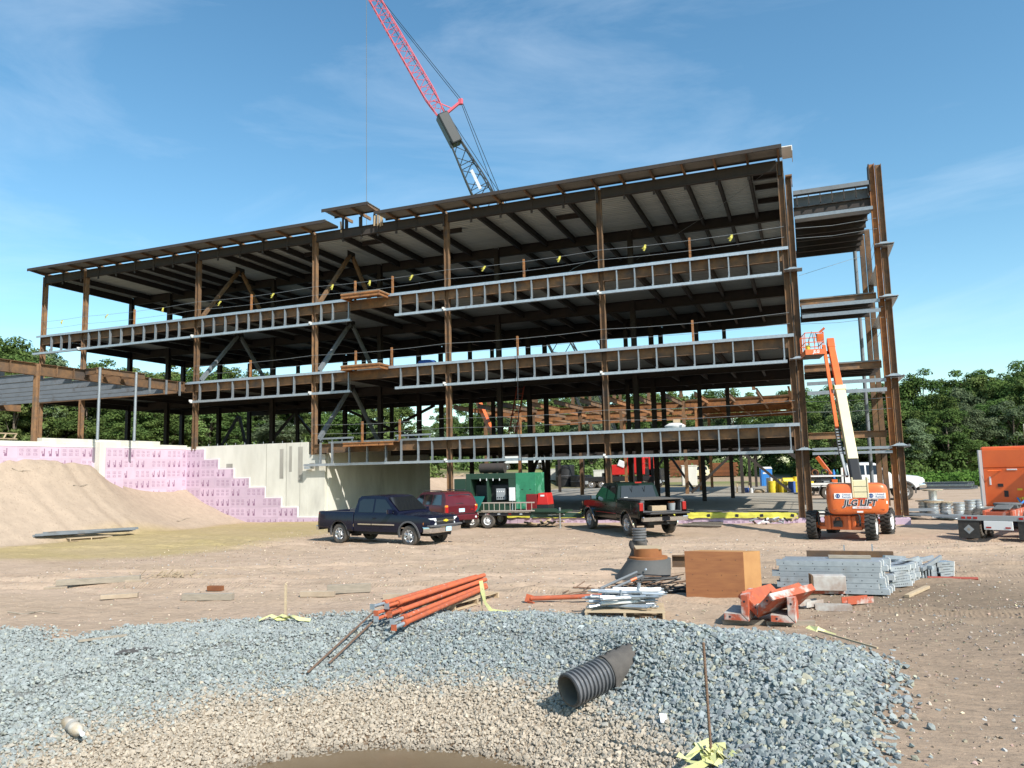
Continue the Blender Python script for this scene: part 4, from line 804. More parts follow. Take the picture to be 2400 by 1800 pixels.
def sidepanel(poly, wf, s, off=.008):      # polygon on the body side
    return MB().add([(x, s * (wf(x, z) + off), z) for x, z in poly], [tuple(range(len(poly))) if s < 0 else tuple(range(len(poly) - 1, -1, -1))])
WHEELS = {}
def wheel(parent, x, y, r, w, style, side):
    key = (r, w, style)
    if key not in WHEELS:
        T = Matrix.Rotation(R(90), 4, 'X'); rr = r * (.60 if style != 'steel' else .56)
        t = MB(); t.lathe([(rr, -w / 2 + .02), (r * .80, -w / 2), (r * .95, -w / 2 + .01), (r, -w / 2 + .045), (r, w / 2 - .045), (r * .95, w / 2 - .01), (r * .80, w / 2), (rr, w / 2 - .02)], 36, T)
        if style in ('lug', 'truck'):
            n = 22 if style == 'lug' else 34
            for i in range(n):
                for sgn in (-1, 1):
                    a = 2 * math.pi * (i + .25 * sgn) / n; dd = r * (.05 if style == 'lug' else .012)
                    t.box((math.cos(a) * (r + dd * .3), sgn * w * .25, math.sin(a) * (r + dd * .3)), (dd * 2, w * .5, r * (.13 if style == 'lug' else .07)), Matrix.Rotation(-a, 4, 'Y') @ Matrix.Rotation(.25 * sgn, 4, 'X'))
        m1 = t.mesh('tyre', 'tyre_dusty' if style != 'lug' else 'rubber', True); m1.set_sharp_from_angle(angle=R(40))
        q = MB(); q.lathe([(rr, w / 2 - .015), (rr * .96, w / 2 - .02), (rr * .9, w / 2 - .05), (rr * .55, w / 2 - .07), (rr * .42, w / 2 - .03), (rr * .2, w / 2 - .015), (.001, w / 2 - .015)], 30, T)
        if style == 'alloy':
            for i in range(6):
                a = i * math.pi / 3; q.bar((math.cos(a) * rr * .2, -(w / 2 - .025), math.sin(a) * rr * .2), (math.cos(a) * rr * .95, -(w / 2 - .02), math.sin(a) * rr * .95), rr * .26, .03)
        m2 = q.mesh('rim', {'alloy': 'alloy', 'steel': 'white_sheet', 'lug': 'white_paint', 'truck': 'alloy', 'dark': 'plastic_grey'}[style], True); m2.set_sharp_from_angle(angle=R(30))
        h = MB()
        for i in range(6 if style == 'alloy' else 8): a = (i + .5) * 2 * math.pi / (6 if style == 'alloy' else 8); h.cyl((math.cos(a) * rr * .68, -(w / 2 - .052), math.sin(a) * rr * .68), (math.cos(a) * rr * .68, -(w / 2 - .045), math.sin(a) * rr * .68), rr * .13, n=8)
        m3 = h.mesh('rim_hole', 'black')
        WHEELS[key] = (m1, m2, m3)
    m1, m2, m3 = WHEELS[key]
    o = link('wheel', m1, parent, (x, y, r), (0, random.uniform(0, 6), 0 if side < 0 else math.pi)); link('rim', m2, o); link('rim_hole', m3, o); return o
def arch_ring(parent, cx, cz, r, wf, s, mk='plastic_grey', t=.06, name='fender_flare'):
    mb = MB(); n = 14; vs = []
    for i in range(n + 1):
        a = math.pi * (-.06 + 1.12 * i / n); x, z = cx + r * math.cos(a), cz + r * math.sin(a); x2, z2 = cx + (r + t) * math.cos(a), cz + (r + t) * math.sin(a)
        y = s * (wf(x2, z2)); vs += [(x, y - s * .05, z), (x, y + s * .03, z), (x2, y + s * .025, z2), (x2, y - s * .02, z2)]
    mb.add(vs, [(i * 4 + j, (i + 1) * 4 + j, (i + 1) * 4 + (j + 1) % 4, i * 4 + (j + 1) % 4) for i in range(n) for j in range(4)]); return mb.obj(name, mk, parent, smooth=50)
def mirror(parent, x, y, z, s, mk, cap=None):
    mb = MB(); mb.box((x, y + s * .16, z), (.10, .24, .18)); mb.bar((x + .03, y, z - .06), (x + .02, y + s * .12, z - .03), .05, .05); o = mb.obj('mirror', mk, parent, bevel=.03)
    MB().box((x - .055, y + s * .16, z), (.006, .2, .14)).obj('mirror_glass', 'chrome', o)
def pickup(t, p):
    """extended-cab pickup"""
    s, mk = p['s'], p['paint']; wb = 3.65; ax_f, ax_r, wr = wb / 2, -wb / 2, p.get('wr', .385); hw = p.get('hw', .97)
    x0, x1 = ax_r - 1.18, ax_f + .98; cabr, cabf = -1.02, 1.32; lift = p.get('lift', 0)
    wf = lambda x, z: hw * (1 - .10 * ((z - .78 - lift) / .62) ** 2 if z > .78 + lift else 1 - .055 * ((z - .78 - lift) / .4) ** 2) * (1 - .10 * max(0, (x - x1 + .55) / .55) ** 2 - .02 * max(0, (x0 + .3 - x) / .3))
    zb = lambda x: .50 + lift + (.10 if x < ax_r - .5 else 0) + (.06 if x > ax_f + .6 else 0)
    arches = [(ax_f, wr + .10, wr + .02), (ax_r, wr + .10, wr + .02)]
    belt, rail = 1.18 + lift, 1.24 + lift
    hood = lin([(cabr, belt), (cabf - .1, belt), (cabf, belt), (ax_f + .35, 1.12 + lift), (x1 - .18, 1.06 + lift), (x1 - .05, 1.0 + lift), (x1, .93 + lift)])
    body = shell(stations(cabr + .004, x1, hood, zb, arches[:1], .1), wf, True, .05).obj('body', mk, t, smooth=35, fix=True)
    # bed: outer skin, inner liner, tailgate
    st_ = stations(x0, cabr - .012, lambda x: rail, zb, arches[1:], .12)
    for q in (() if p.get('nobed') else (-1, 1)):
        mb = MB(); rw = (0, .12, .35, .6, .82, .94, 1); n7 = 7
        mb.add([(x, q * wf(x, a + (b - a) * k), a + (b - a) * k) for x, a, b in st_ for k in rw], [tuple((i * n7 + j, (i + 1) * n7 + j, (i + 1) * n7 + j + 1, i * n7 + j + 1)[::q]) for i in range(len(st_) - 1) for j in range(n7 - 1)]); bs = mb.obj('bed_side', mk, t, smooth=35)
        md = bs.modifiers.new('s', 'SOLIDIFY'); md.thickness = .03; md.offset = -1
    if p.get('nobed'): pass
    mb = MB(); mb.b2((x0 + .05, -.78, .82 + lift), (cabr - .02, .78, .86 + lift)); mb.b2((cabr - .06, -.8, .86 + lift), (cabr - .02, .8, rail - .02))
    for q in (-1, 1): mb.b2((x0 + .02, min(q * .74, q * .90), rail - .06), (cabr - .02, max(q * .74, q * .90), rail + .015)); mb.b2((x0 + .05, min(q * .74, q * .78), .86 + lift), (cabr - .07, max(q * .74, q * .78), rail - .062))
    mb.obj('bed_liner', 'plastic_grey', t)
    if p.get('nobed'): pass
    elif not p.get('gate_open'): mb = MB(); mb.b2((x0 - .01, -.80, .66 + lift), (x0 + .05, .80, rail)); mb.obj('tailgate', mk, t, bevel=.02)
    else: mb = MB(); mb.box((x0 - .27, 0, .80 + lift), (.54, 1.60, .07)); g = mb.obj('tailgate', 'black', t, bevel=.02)
    # cab
    rz = p.get('roof', 1.86) + lift; cw = lambda x, z: wf(0, belt) * (1 - .17 * (z - belt) / (rz - belt))
    ct = lin([(cabr, belt + .02), (cabr + .14, rz - .10), (cabr + .26, rz - .02), (cabr + .8, rz), (.30, rz), (.56, rz - .05), (1.32, belt + .02)])
    shell([(x, belt - .03, ct(x)) for x in [cabr, cabr + .05, cabr + .1, cabr + .14, cabr + .2, cabr + .26, cabr + .45, cabr + .8, 0, .15, .3, .38, .48, .56, .75, .95, 1.15, 1.32]], cw, True, .03).obj('cab', p.get('cab', mk), t, smooth=30, fix=True)
    for q in (-1, 1):
        wdw = sidepanel([(-.78, belt + .05), (-.02, belt + .05), (-.02, rz - .12), (-.64, rz - .12), (-.80, rz - .22)], cw, q).obj('rear_window', 'glass', t)
        sidepanel([(0.06, belt + .05), (1.08, belt + .05), (1.04, belt + .11), (.54, rz - .14), (.06, rz - .12)], cw, q).obj('door_window', 'glass', t)
        for xx in (.02, -.88, 1.16): sidepanel([(xx - .006, .62 + lift), (xx + .006, .62 + lift), (xx + .006, belt), (xx - .006, belt)], wf, q, .003).obj('door_seam', 'black', t)
        MB().box((.10, q * (wf(0, 1.0 + lift) + .015), 1.02 + lift), (.16, .03, .035)).obj('door_handle', p.get('handle', mk), t, bevel=.008)
        mirror(t, 1.0, q * (wf(1.0, belt) - .02), belt + .10, q, p.get('mirror', mk))
        arch_ring(t, ax_f, wr + .02, wr + .09, wf, q, p.get('flare', 'plastic_grey')); arch_ring(t, ax_r, wr + .02, wr + .09, wf, q, p.get('flare', 'plastic_grey'))
        if p.get('molding'): MB().bar((-.76, q * (wf(0, .78 + lift) + .012), .78 + lift), (-.06, q * (wf(0, .78 + lift) + .012), .78 + lift), .02, .045).obj('side_molding', 'chrome', t); MB().bar((-.02, q * (wf(0, .78 + lift) + .012), .78 + lift), (1.15, q * (wf(1, .78 + lift) + .012), .78 + lift), .02, .045).obj('side_molding', 'chrome', t)
        mb = MB(); mb.b2((x0 - .012, min(q * .80, q * .95), .88 + lift), (x0 + .14, max(q * .80, q * .955), rail - .06)); mb.obj('taillight', 'lamp_red', t, bevel=.02)
        for xx in (ax_f, ax_r): wheel(t, xx, q * (hw - .15), wr, .26, p['style'], q)
    def slope(xa, za, xb, zb_, k, name, off): # glass across the cab between two stations
        a, b = cw(0, za) * k, cw(0, zb_) * k; MB().add([(xa + off[0], -a, za + off[1]), (xa + off[0], a, za + off[1]), (xb + off[0], b, zb_ + off[1]), (xb + off[0], -b, zb_ + off[1])], [(0, 1, 2, 3)]).obj(name, 'glass', t)
    slope(1.24, ct(1.24), .62, ct(.62), .90, 'windscreen', (.02, .035)); slope(cabr + .012, belt + .10, cabr + .135, rz - .13, .84, 'back_window', (-.025, .02))
    if p.get('slider'):
        for q in (-1, 1): MB().box((cabr + .045, q * .27, belt + .32), (.02, .015, .46), (0, R(-15), 0)).obj('window_bar', 'black', t)
    # nose
    mb = MB(); mb.b2((x1 - .06, -.50, .80 + lift), (x1 + .015, .50, 1.03 + lift)); mb.obj('grille', 'black', t, bevel=.02)
    mb = MB(); mb.b2((x1 + .0, -.52, .895 + lift), (x1 + .035, .52, .945 + lift)); mb.obj('grille_bar', p.get('bar', 'chrome'), t, bevel=.008)
    if p.get('emblem'):
        mb = MB(); mb.prism([(-.13, -.02), (-.05, -.03), (.05, -.05), (.06, -.03), (.14, -.03), (.13, .03), (.05, .03), (.045, .05), (-.06, .05), (-.06, .03), (-.14, .03)], x1 + .036, x1 + .045, 'X', T=Matrix.Translation((0, 0, .92 + lift))); mb.obj('emblem', 'yellow', t)
    for q in (-1, 1):
        for z0, z1, m_ in ((.92, 1.03, 'lamp_clear'), (.79, .885, 'lamp_clear')):
            mb = MB(); mb.add([(x1 + .02, q * .53, z0 + lift), (x1 - .04, q * .78, z0 + lift), (x1 - .16, q * .915, z0 + lift), (x1 - .16, q * .905, z1 + lift), (x1 - .04, q * .77, z1 + lift), (x1 + .0, q * .53, z1 + lift)], [(0, 1, 4, 5), (1, 2, 3, 4)]); mb.obj('headlight', m_, t, fix=False)
        mb = MB(); mb.add([(x1 - .165, q * .918, .79 + lift), (x1 - .28, q * .945, .79 + lift), (x1 - .28, q * .945, .88 + lift), (x1 - .165, q * .918, .88 + lift)], [(0, 1, 2, 3)]); mb.obj('indicator', 'lamp_amber', t)
    bp = MB(); prof = [(-.97, -.25), (-.93, .02), (-.7, .12), (0, .16), (.7, .12), (.93, .02), (.97, -.25)]; vs = []
    for y, dx in prof: vs += [(x1 + dx - .05, y, .50 + lift), (x1 + dx, y, .53 + lift), (x1 + dx + .01, y, .68 + lift), (x1 + dx - .04, y, .72 + lift), (x1 + dx - .2, y, .72 + lift)]
    bp.add(vs, [(i * 5 + j, (i + 1) * 5 + j, (i + 1) * 5 + j + 1, i * 5 + j + 1) for i in range(6) for j in range(4)]); bp.obj('front_bumper', 'chrome', t, smooth=40)
    mb = MB(); mb.b2((x1 - .1, -.95, .718 + lift), (x1 + .09, .95, .79 + lift)); mb.obj('bumper_pad', p.get('pad', 'plastic_grey'), t, bevel=.02)
    MB().box((x1 + .175, 0, .62 + lift), (.01, .31, .16)).obj('licence_plate', 'plate', t)
    mb = MB(); mb.b2((x0 - .20, -.92, .50 + lift), (x0 - .03, .92, .68 + lift)); mb.obj('rear_bumper', 'chrome', t, bevel=.03)
    mb = MB(); mb.box((x0 - .205, 0, .60 + lift), (.01, .31, .16)); mb.obj('licence_plate', p.get('rplate', 'plate'), t)
    # underbody
    mb = MB(); mb.b2((x0 + .1, -.55, .36 + lift), (x1 - .2, .55, .52 + lift)); mb.cyl((ax_r, -.7, wr), (ax_r, .7, wr), .07); mb.cyl((ax_f, -.7, wr), (ax_f, .7, wr), .06); mb.b2((ax_r - .16, -.13, wr - .16), (ax_r + .16, .13, wr + .16)); mb.b2((x0 - .35, -.04, .42 + lift), (x0, .04, .48 + lift)); mb.obj('underbody', 'black', t)
    t.scale = (s, s, s); return x0, x1, rail, belt, wf
# navy pickup, side and nose towards the viewer
hd = math.atan2(-.83, 3.79); t = thing('pickup_truck', 'dark navy extended-cab pickup parked in front of the concrete wall', 'pickup truck', (-15.83, -10.9, gz(-15.83, -10.9) + .02), hd)
x0, x1, rail, belt, wf = pickup(t, dict(s=1.03, paint='navy', style='alloy', molding=1, emblem=1, mirror='navy', handle='navy'))
text('badge', 'Z71', .13, 'white_sheet', t, face_T((x0 + .36, -(wf(x0 + .3, 1.05) + .012), 1.06), (1, 0, 0), (0, 0, 1)), shear=.2, bold=.004)
# black and green pickup, tail towards the viewer, tailgate down
t = thing('pickup_truck', 'black and green pickup with its tailgate down beside the trailer tongue', 'pickup truck', (-7.30, -4.95, gz(-7.3, -4.9) + .02), R(128))
x0, x1, rail, belt, wf = pickup(t, dict(s=1.09, paint='black_green', cab='dark_green', style='alloy', gate_open=1, lift=.07, wr=.40, mirror='black', flare='chrome', slider=1, rplate='ink', pad='black', bar='black'))
mb = MB(); mb.b2((x0 + .03, -.86, rail + .02), (-1.05, .86, rail + .06)); mb.obj('tonneau_cover', 'geotextile', t, bevel=.02)
MB().box((-1.02, 0, 1.945), (.05, .28, .05)).obj('brake_light', 'lamp_red', t)
for q in (-1, 1): MB().bar((-1.0, q * 1.0, .78), (.95, q * 1.0, .78), .012, .02).obj('pinstripe', 'lamp_red', t)
MB().box((-1.03, .55, 1.36), (.01, .16, .06)).obj('window_sticker', 'white_sheet', t)
wt = t
def in_truck(o, loc, rz=0):   # place a thing standing in the bed
    o.location = wt.matrix_basis @ Vector(loc); o.rotation_euler = (0, 0, R(128) + rz)
bpy.context.view_layer.update()
b = thing('cardboard_box', 'brown cardboard box in the open bed of the black pickup', 'box'); mb = MB(); mb.b2((-.2, -.32, 0), (.2, .32, .2)); mb.obj('carton', 'wood', b, bevel=.01); mb = MB(); mb.b2((-.2, -.03, .2), (.2, .03, .204)); mb.obj('packing_tape', 'wood_grey', b); in_truck(b, (x0 + .25, .12, .935))
b = thing('tool_bucket', 'grey bucket with orange cord in the bed of the black pickup', 'bucket'); MB().lathe([(.13, 0), (.16, .28), (.15, .28), (.12, .02)], 16).obj('pail', 'panel_grey', b, smooth=30); MB().tube([(.1 * math.cos(a) * (1 + .2 * math.sin(3 * a)), .12 * math.sin(a), .30 + .03 * math.sin(5 * a)) for a in np.linspace(0, 12, 40)], .018, 5).obj('cord', 'orange', b); in_truck(b, (x0 + .28, -.5, .935))
# maroon sport utility
def suv(t, paint, s=1.0):
    wb = 2.87; af, ar, wr, hw = wb / 2, -wb / 2, .37, .93; x0, x1 = ar - 1.02, af + .98
    wf = lambda x, z: hw * (1 - .06 * ((z - .75) / .5) ** 2) * (1 - .08 * max(0, (x - x1 + .5) / .5) ** 2 - .05 * max(0, (x0 + .4 - x) / .4) ** 2)
    belt, rz = 1.10, 1.78; hood = lin([(x0, belt - .04), (x0 + .1, belt), (.95, belt), (af + .4, 1.04), (x1 - .15, .96), (x1, .84)])
    ar_ = [(af, .46, .40), (ar, .46, .40)]
    shell(stations(x0, x1, hood, lambda x: .42, ar_, .12), wf, True, .04).obj('body', paint, t, smooth=35, fix=True)
    cw = lambda x, z: wf(0, belt) * (1 - .20 * (z - belt) / (rz - belt)); ct = lin([(x0 + .02, belt), (x0 + .10, belt + .3), (x0 + .28, rz - .1), (x0 + .5, rz - .02), (-.6, rz), (.1, rz - .03), (.3, rz - .09), (1.05, belt + .01)])
    shell([(x, belt - .03, ct(x)) for x in [x0 + .02, x0 + .06, x0 + .1, x0 + .19, x0 + .28, x0 + .4, x0 + .5, -1.4, -.6, -.2, .1, .2, .3, .5, .7, .9, 1.05]], cw, True, .03).obj('cabin', paint, t, smooth=30, fix=True)
    for q in (-1, 1):
        for nm, poly in (('cargo_window', [(-2.05, belt + .06), (-1.10, belt + .06), (-1.10, rz - .13), (-1.88, rz - .13)]), ('rear_window', [(-1.02, belt + .06), (-.22, belt + .06), (-.22, rz - .12), (-1.02, rz - .12)]), ('door_window', [(-.14, belt + .06), (.82, belt + .06), (.30, rz - .17), (-.14, rz - .13)])):
            sidepanel(poly, cw, q).obj(nm, 'glass', t)
        for xx in (-1.06, -.18, .92): sidepanel([(xx - .006, .55), (xx + .006, .55), (xx + .006, belt), (xx - .006, belt)], wf, q, .003).obj('door_seam', 'black', t)
        mirror(t, .78, q * (wf(.7, belt) - .02), belt + .08, q, paint)
        MB().bar((-1.7, q * .66, rz + .07), (.1, q * .66, rz + .06), .04, .04).obj('roof_rail', 'plastic_grey', t, bevel=.01)
        mb = MB(); mb.b2((x0 - .02, min(q * .74, q * .90), .80), (x0 + .10, max(q * .74, q * .915), 1.16)); mb.obj('taillight', 'lamp_red', t, bevel=.025)
        mb = MB(); mb.b2((x0 - .024, min(q * .76, q * .89), 1.06), (x0 + .08, max(q * .76, q * .918), 1.16)); mb.obj('indicator', 'lamp_amber', t, bevel=.02)
        mb = MB(); mb.cyl((x0 - .11, q * .74, .56), (x0 - .095, q * .74, .56), .05, n=12); mb.obj('reflector', 'lamp_clear', t)
        for xx in (af, ar): wheel(t, xx, q * .80, wr, .25, 'alloy', q)
        arch_ring(t, af, .40, .45, wf, q, paint, .04); arch_ring(t, ar, .40, .45, wf, q, paint, .04)
    MB().add([(x0 + .055, -.70, belt + .06), (x0 + .055, .70, belt + .06), (x0 + .235, .60, rz - .13), (x0 + .235, -.60, rz - .13)], [(3, 2, 1, 0)]).obj('back_window', 'glass', t)
    MB().add([(.98, -.74, belt + .09), (.98, .74, belt + .09), (.36, .62, rz - .09), (.36, -.62, rz - .09)], [(0, 1, 2, 3)]).obj('windscreen', 'glass', t)
    mb = MB(); mb.b2((x0 - .10, -.90, .42), (x0 + .06, .90, .70)); mb.obj('rear_bumper', paint, t, bevel=.05)
    MB().box((x0 - .015, 0, .90), (.01, .32, .17)).obj('licence_plate', 'plate', t); MB().bar((x0 + .02, -.1, belt + .14), (x0 + .06, .38, belt + .12), .015, .02).obj('wiper', 'black', t)
    MB().box((x0 - .02, 0, .73), (.02, 1.5, .02)).obj('tailgate_seam', 'black', t)
    mb = MB(); mb.b2((x0 + .1, -.6, .28), (x1 - .2, .6, .44)); mb.b2((x0 - .2, -.05, .34), (x0, .05, .42)); mb.cyl((ar, -.7, wr), (ar, .7, wr), .07); mb.obj('underbody', 'black', t)
    mb = MB(); mb.b2((x1 - .05, -.45, .62), (x1 + .01, .45, .84)); mb.obj('grille', 'black', t)
    for q in (-1, 1): mb = MB(); mb.b2((x1 - .14, min(q * .5, q * .82), .68), (x1 - .01, max(q * .5, q * .82), .86)); mb.obj('headlight', 'lamp_clear', t, bevel=.02)
    MB().box((x0 - .012, .56, .80), (.01, .26, .03)).obj('badge', 'chrome', t); MB().box((x0 - .012, -.58, .92), (.01, .16, .035)).obj('badge', 'lamp_red', t)
    t.scale = (s, s, s)
h = R(146); L = 2.455
rc = Vector((-15.55, -4.55)); c = rc + Vector((math.cos(h), math.sin(h))) * L
t = thing('sport_utility_car', 'maroon sport utility car behind the navy pickup', 'car', (c.x, c.y, gz(c.x, c.y) + .02), h); suv(t, 'maroon', 1.0)
# small far car
t = thing('parked_car', 'small silver blue car parked far behind the frame', 'car', (-18.6, 66, gz(-18.6, 66)), R(-70)); suv(t, 'silver', .92)
# ---------------------------------------------------------------- white service truck behind the right corner (nose to the right)
t = thing('service_truck', 'white service truck with open side racks behind the right corner columns', 'service truck', (4.0, 24.0, gz(5, 24)), R(3))
x0, x1, rail, belt, wf = pickup(t, dict(s=1.36, paint='white_paint', style='steel', lift=.12, wr=.42, flare='plastic_grey', hw=.99, nobed=1))
sb = t
mb = MB(); mb.b2((-3.1, -1.0, .75), (-1.1, 1.0, .85)); mb.b2((-3.1, -1.04, .85), (-1.1, -.98, .95)); mb.b2((-3.1, -1.04, 1.28), (-1.1, -.98, 1.36)); mb.b2((-3.1, -1.04, .95), (-3.0, -.98, 1.28)); mb.b2((-1.2, -1.04, .95), (-1.1, -.98, 1.75)); mb.b2((-3.1, .6, .85), (-1.1, .7, 1.3)); mb.obj('rack', 'white_paint', sb)
for i, x in enumerate((-2.9, -2.5, -2.0)):
    mb = MB(); mb.lathe([(.16, -.06), (.2, -.03), (.2, .03), (.16, .06), (.12, .03), (.12, -.03), (.16, -.06)], 18, Matrix.Translation((x, -.8, 1.5)) @ Matrix.Rotation(R(90), 4, 'X')); mb.obj('hose_reel', 'lumber_brown' if i % 2 else 'black', sb, smooth=40)
for i, x in enumerate((-1.55, -1.38)): mb = MB(); mb.lathe([(.001, 0), (.075, 0), (.075, .5), (.04, .6), (.03, .66), (.001, .66)], 12, Matrix.Translation((x, -.8, 1.0))); mb.obj('gas_bottle', 'green_box' if i else 'blue', sb, smooth=30)
for i in range(4): mb = MB(); mb.b2((-2.9 + i * .4, -.96, .86), (-2.6 + i * .4, -.6, 1.05 + .08 * (i % 2))); mb.obj('tool_box', ('yellow', 'black', 'panel_grey', 'orange')[i], sb, bevel=.02)
# ---------------------------------------------------------------- orange boom lift in front of the corner
ch = math.atan2(2.43, .73); JC = (1.62, -6.2)
t = thing('boom_lift', 'orange telescopic boom lift with raised cream boom beside the corner column', 'boom lift', (JC[0], JC[1], gz(*JC)), 0)
def CT(x, y): c, s_ = math.cos(ch), math.sin(ch); return (x * c - y * s_, x * s_ + y * c)   # chassis frame -> thing frame
def cbox(mb, x, y, z, dx, dy, dz): p = CT(x, y); mb.box((p[0], p[1], z), (dx, dy, dz), (0, 0, ch))
mb = MB(); cbox(mb, 0, 0, .72, 2.2, .95, .42); cbox(mb, -1.28, 0, .62, .45, 1.1, .5); cbox(mb, 1.28, 0, .62, .4, 1.1, .5); cbox(mb, 0, 0, 1.0, 1.3, 1.2, .16); mb.obj('chassis', 'orange', t, bevel=.03)
for sx in (-1, 1):
    mb = MB(); cbox(mb, sx * 1.27, 0, .5, .24, 1.9, .2); cbox(mb, sx * 1.45 if sx < 0 else 1.42, 0, .42, .12, 1.5, .12); mb.obj('axle', 'orange', t, bevel=.02)
    for sy in (-1, 1):
        w = wheel(t, 0, 0, .50, .36, 'lug', sy); p = CT(sx * 1.27, sy * 1.02); w.location = (p[0], p[1], .50); w.rotation_euler = (0, 0, ch + (0 if sy < 0 else math.pi) + (.10 if sx < 0 else 0))
mb = MB(); q = [CT(-1.62, -.72), CT(-1.62, .72)]; mb.tube([(q[0][0], q[0][1], .52), (q[0][0], q[0][1], .86), (q[0][0] * .97 + q[1][0] * .03, q[0][1] * .97 + q[1][1] * .03, .93), (q[1][0] * .97 + q[0][0] * .03, q[1][1] * .97 + q[0][1] * .03, .93), (q[1][0], q[1][1], .86), (q[1][0], q[1][1], .52)], .035, 8); mb.obj('guard_hoop', 'black', t, smooth=40)
for s_ in (-.35, .35): mb = MB(); cbox(mb, -1.56, s_, .62, .06, .08, .5); mb.obj('bracket', 'orange', t)
mb = MB(); cbox(mb, -1.58, 0.05, .58, .12, .3, .22); p = CT(-1.6, .05); mb.tube([(p[0] - .12, p[1], .6), (p[0] - .05, p[1] - .1, .8), (p[0] + .06, p[1] - .12, .82), (p[0] + .12, p[1], .6)], .022, 6); mb.obj('tow_hitch', 'black', t)
# turntable with the rounded counterweight facing the viewer
TX = .20; TY = -1.72       # middle of the tail, relative to the thing
def tail(z): return 1.0
prof = [(.93, .86), (.96, .93), (1.01, .98), (1.12, 1.02), (1.35, 1.035), (1.66, 1.035), (1.84, 1.02), (1.94, .985), (1.99, .94), (2.02, .86)]
vs = []; n = 28
for z, k in prof:
    for i in range(n):
        a = math.pi + math.pi * i / (n - 1); ca, sa = math.cos(a), math.sin(a); e = .22
        vs.append((TX + 1.0 * k * math.copysign(abs(ca) ** e, ca), TY + .52 + .60 * k * math.copysign(abs(sa) ** .5, sa), z))
    vs.append((TX + .98 * k, TY + 1.9, z)); vs.append((TX - .98 * k, TY + 1.9, z))
per = n + 2; fs = [(i * per + j, i * per + (j + 1) % per, (i + 1) * per + (j + 1) % per, (i + 1) * per + j) for i in range(len(prof) - 1) for j in range(per)] + [tuple(range(per - 1, -1, -1)), tuple(range((len(prof) - 1) * per, len(prof) * per))]
body = MB().add(vs, fs).obj('turntable', 'orange', t, smooth=45)
YF = TY - .10
mb = MB(); mb.box((TX, YF + .03, 1.12), (1.72, .03, .02)); mb.obj('counterweight_seam', 'orange_worn', t)
for i, (x, m_) in enumerate(((-.42, 'white_paint'), (.68, 'white_paint'))):
    d = MB().box((TX + x - .06, YF - .008, 1.60), (.60, .008, .20)).obj('decal', m_, t)
    mb = MB(); mb.lathe([(.045, 0), (.08, 0)], 20, Matrix.Translation((TX + x - .24, YF - .014, 1.60)) @ Matrix.Rotation(R(90), 4, 'X')); mb.obj('logo_ring', 'ink_blue', d); MB().box((TX + x - .24, YF - .014, 1.60), (.05, .003, .12)).obj('logo_bar', 'ink_blue', d)
    for k, s_ in enumerate(('United', 'Rentals')): text('lettering', s_, .10, 'ink_blue', d, face_T((TX + x + .05, YF - .014, 1.645 - .085 * k), (1, 0, 0), (0, 0, 1)))
text('lettering', 'JLG LIFT', .30, 'white_paint', t, face_T((TX + .06, YF - .010, 1.345), (1, 0, 0), (0, 0, 1)), shear=.22, bold=.022, ext=.001)
text('lettering', 'JLG LIFT', .30, 'ink', t, face_T((TX + .06, YF - .016, 1.345), (1, 0, 0), (0, 0, 1)), shear=.22, bold=.010, ext=.001)
text('lettering', '1055272', .075, 'ink_red', t, face_T((TX + .12, YF - .012, 1.49), (1, 0, 0), (0, 0, 1)), bold=.003)
d = MB().box((TX + .12, YF - .006, 1.185), (.62, .008, .075)).obj('decal', 'white_paint', t); text('lettering', '1-800-UR-RENTS', .062, 'ink_red', d, face_T((TX + .12, YF - .012, 1.183), (1, 0, 0), (0, 0, 1)))
MB().box((TX + .92, YF + .07, 1.36), (.11, .008, .10), (0, 0, .35)).obj('decal', 'white_paint', t); MB().box((TX + .05, YF + .02, 1.03), (.2, .01, .06)).obj('reflector', 'white_sheet', t)
# boom: points in the thing frame
P0 = Vector((.26, -1.30, 1.80)); P1 = Vector((.03, 2.2, 5.85)); P2 = Vector((-.12, 4.1, 7.95))
axb = (P1 - P0).normalized(); P0b = P0.lerp(P1, .25)
mb = MB(); mb.b2((TX - .12, YF - .01, 1.52), (TX + .33, YF + .6, 2.16)); mb.obj('boom_foot', 'cream', t, bevel=.02)
for k in range(2): MB().box((TX + .105, YF - .013, 1.74 + .2 * k), (.45, .006, .012)).obj('cover_seam', 'black', t)
for s_ in (-1, 1): MB().box((TX + .105 + s_ * .25, YF + .28, 1.90), (.04, .62, .72)).obj('boom_bracket', 'cream', t, bevel=.01)
MB().bar(P0.lerp(P1, .05), P0b.lerp(P1, .02), .37, .42).obj('boom_sleeve', 'black', t, bevel=.05)
MB().bar(P0b, P1, .36, .44).obj('base_boom', 'cream', t, bevel=.02)
MB().bar(P1 - axb * .02, P2, .27, .32).obj('fly_boom', 'orange', t, bevel=.02)
mb = MB(); mb.bar(P1 - axb * .25, P1, .42, .50); mb.obj('boom_collar', 'cream', t)
# hose carrier along the left of the boom
off = Vector((-.36, 0, .0)); a, b = P0.lerp(P1, .32) + off, P0.lerp(P1, .80) + off; m_ = a.lerp(b, .55)
MB().bar(m_, P2 + off * .8, .13, .22).obj('carrier_tube', 'orange', t, bevel=.01)
for s_ in (-.075, .075): MB().bar(a + Vector((s_, 0, 0)), m_ + Vector((s_, 0, 0)), .03, .12).obj('carrier_rail', 'black', t)
for k in range(9): q = a.lerp(m_, (k + .5) / 9); MB().box(q, (.13, .05, .05), (R(48), 0, 0)).obj('carrier_link', 'panel_grey', t)
MB().bar(P0.lerp(P1, .12) + off * .8, a, .10, .12).obj('carrier_guide', 'panel_grey', t)
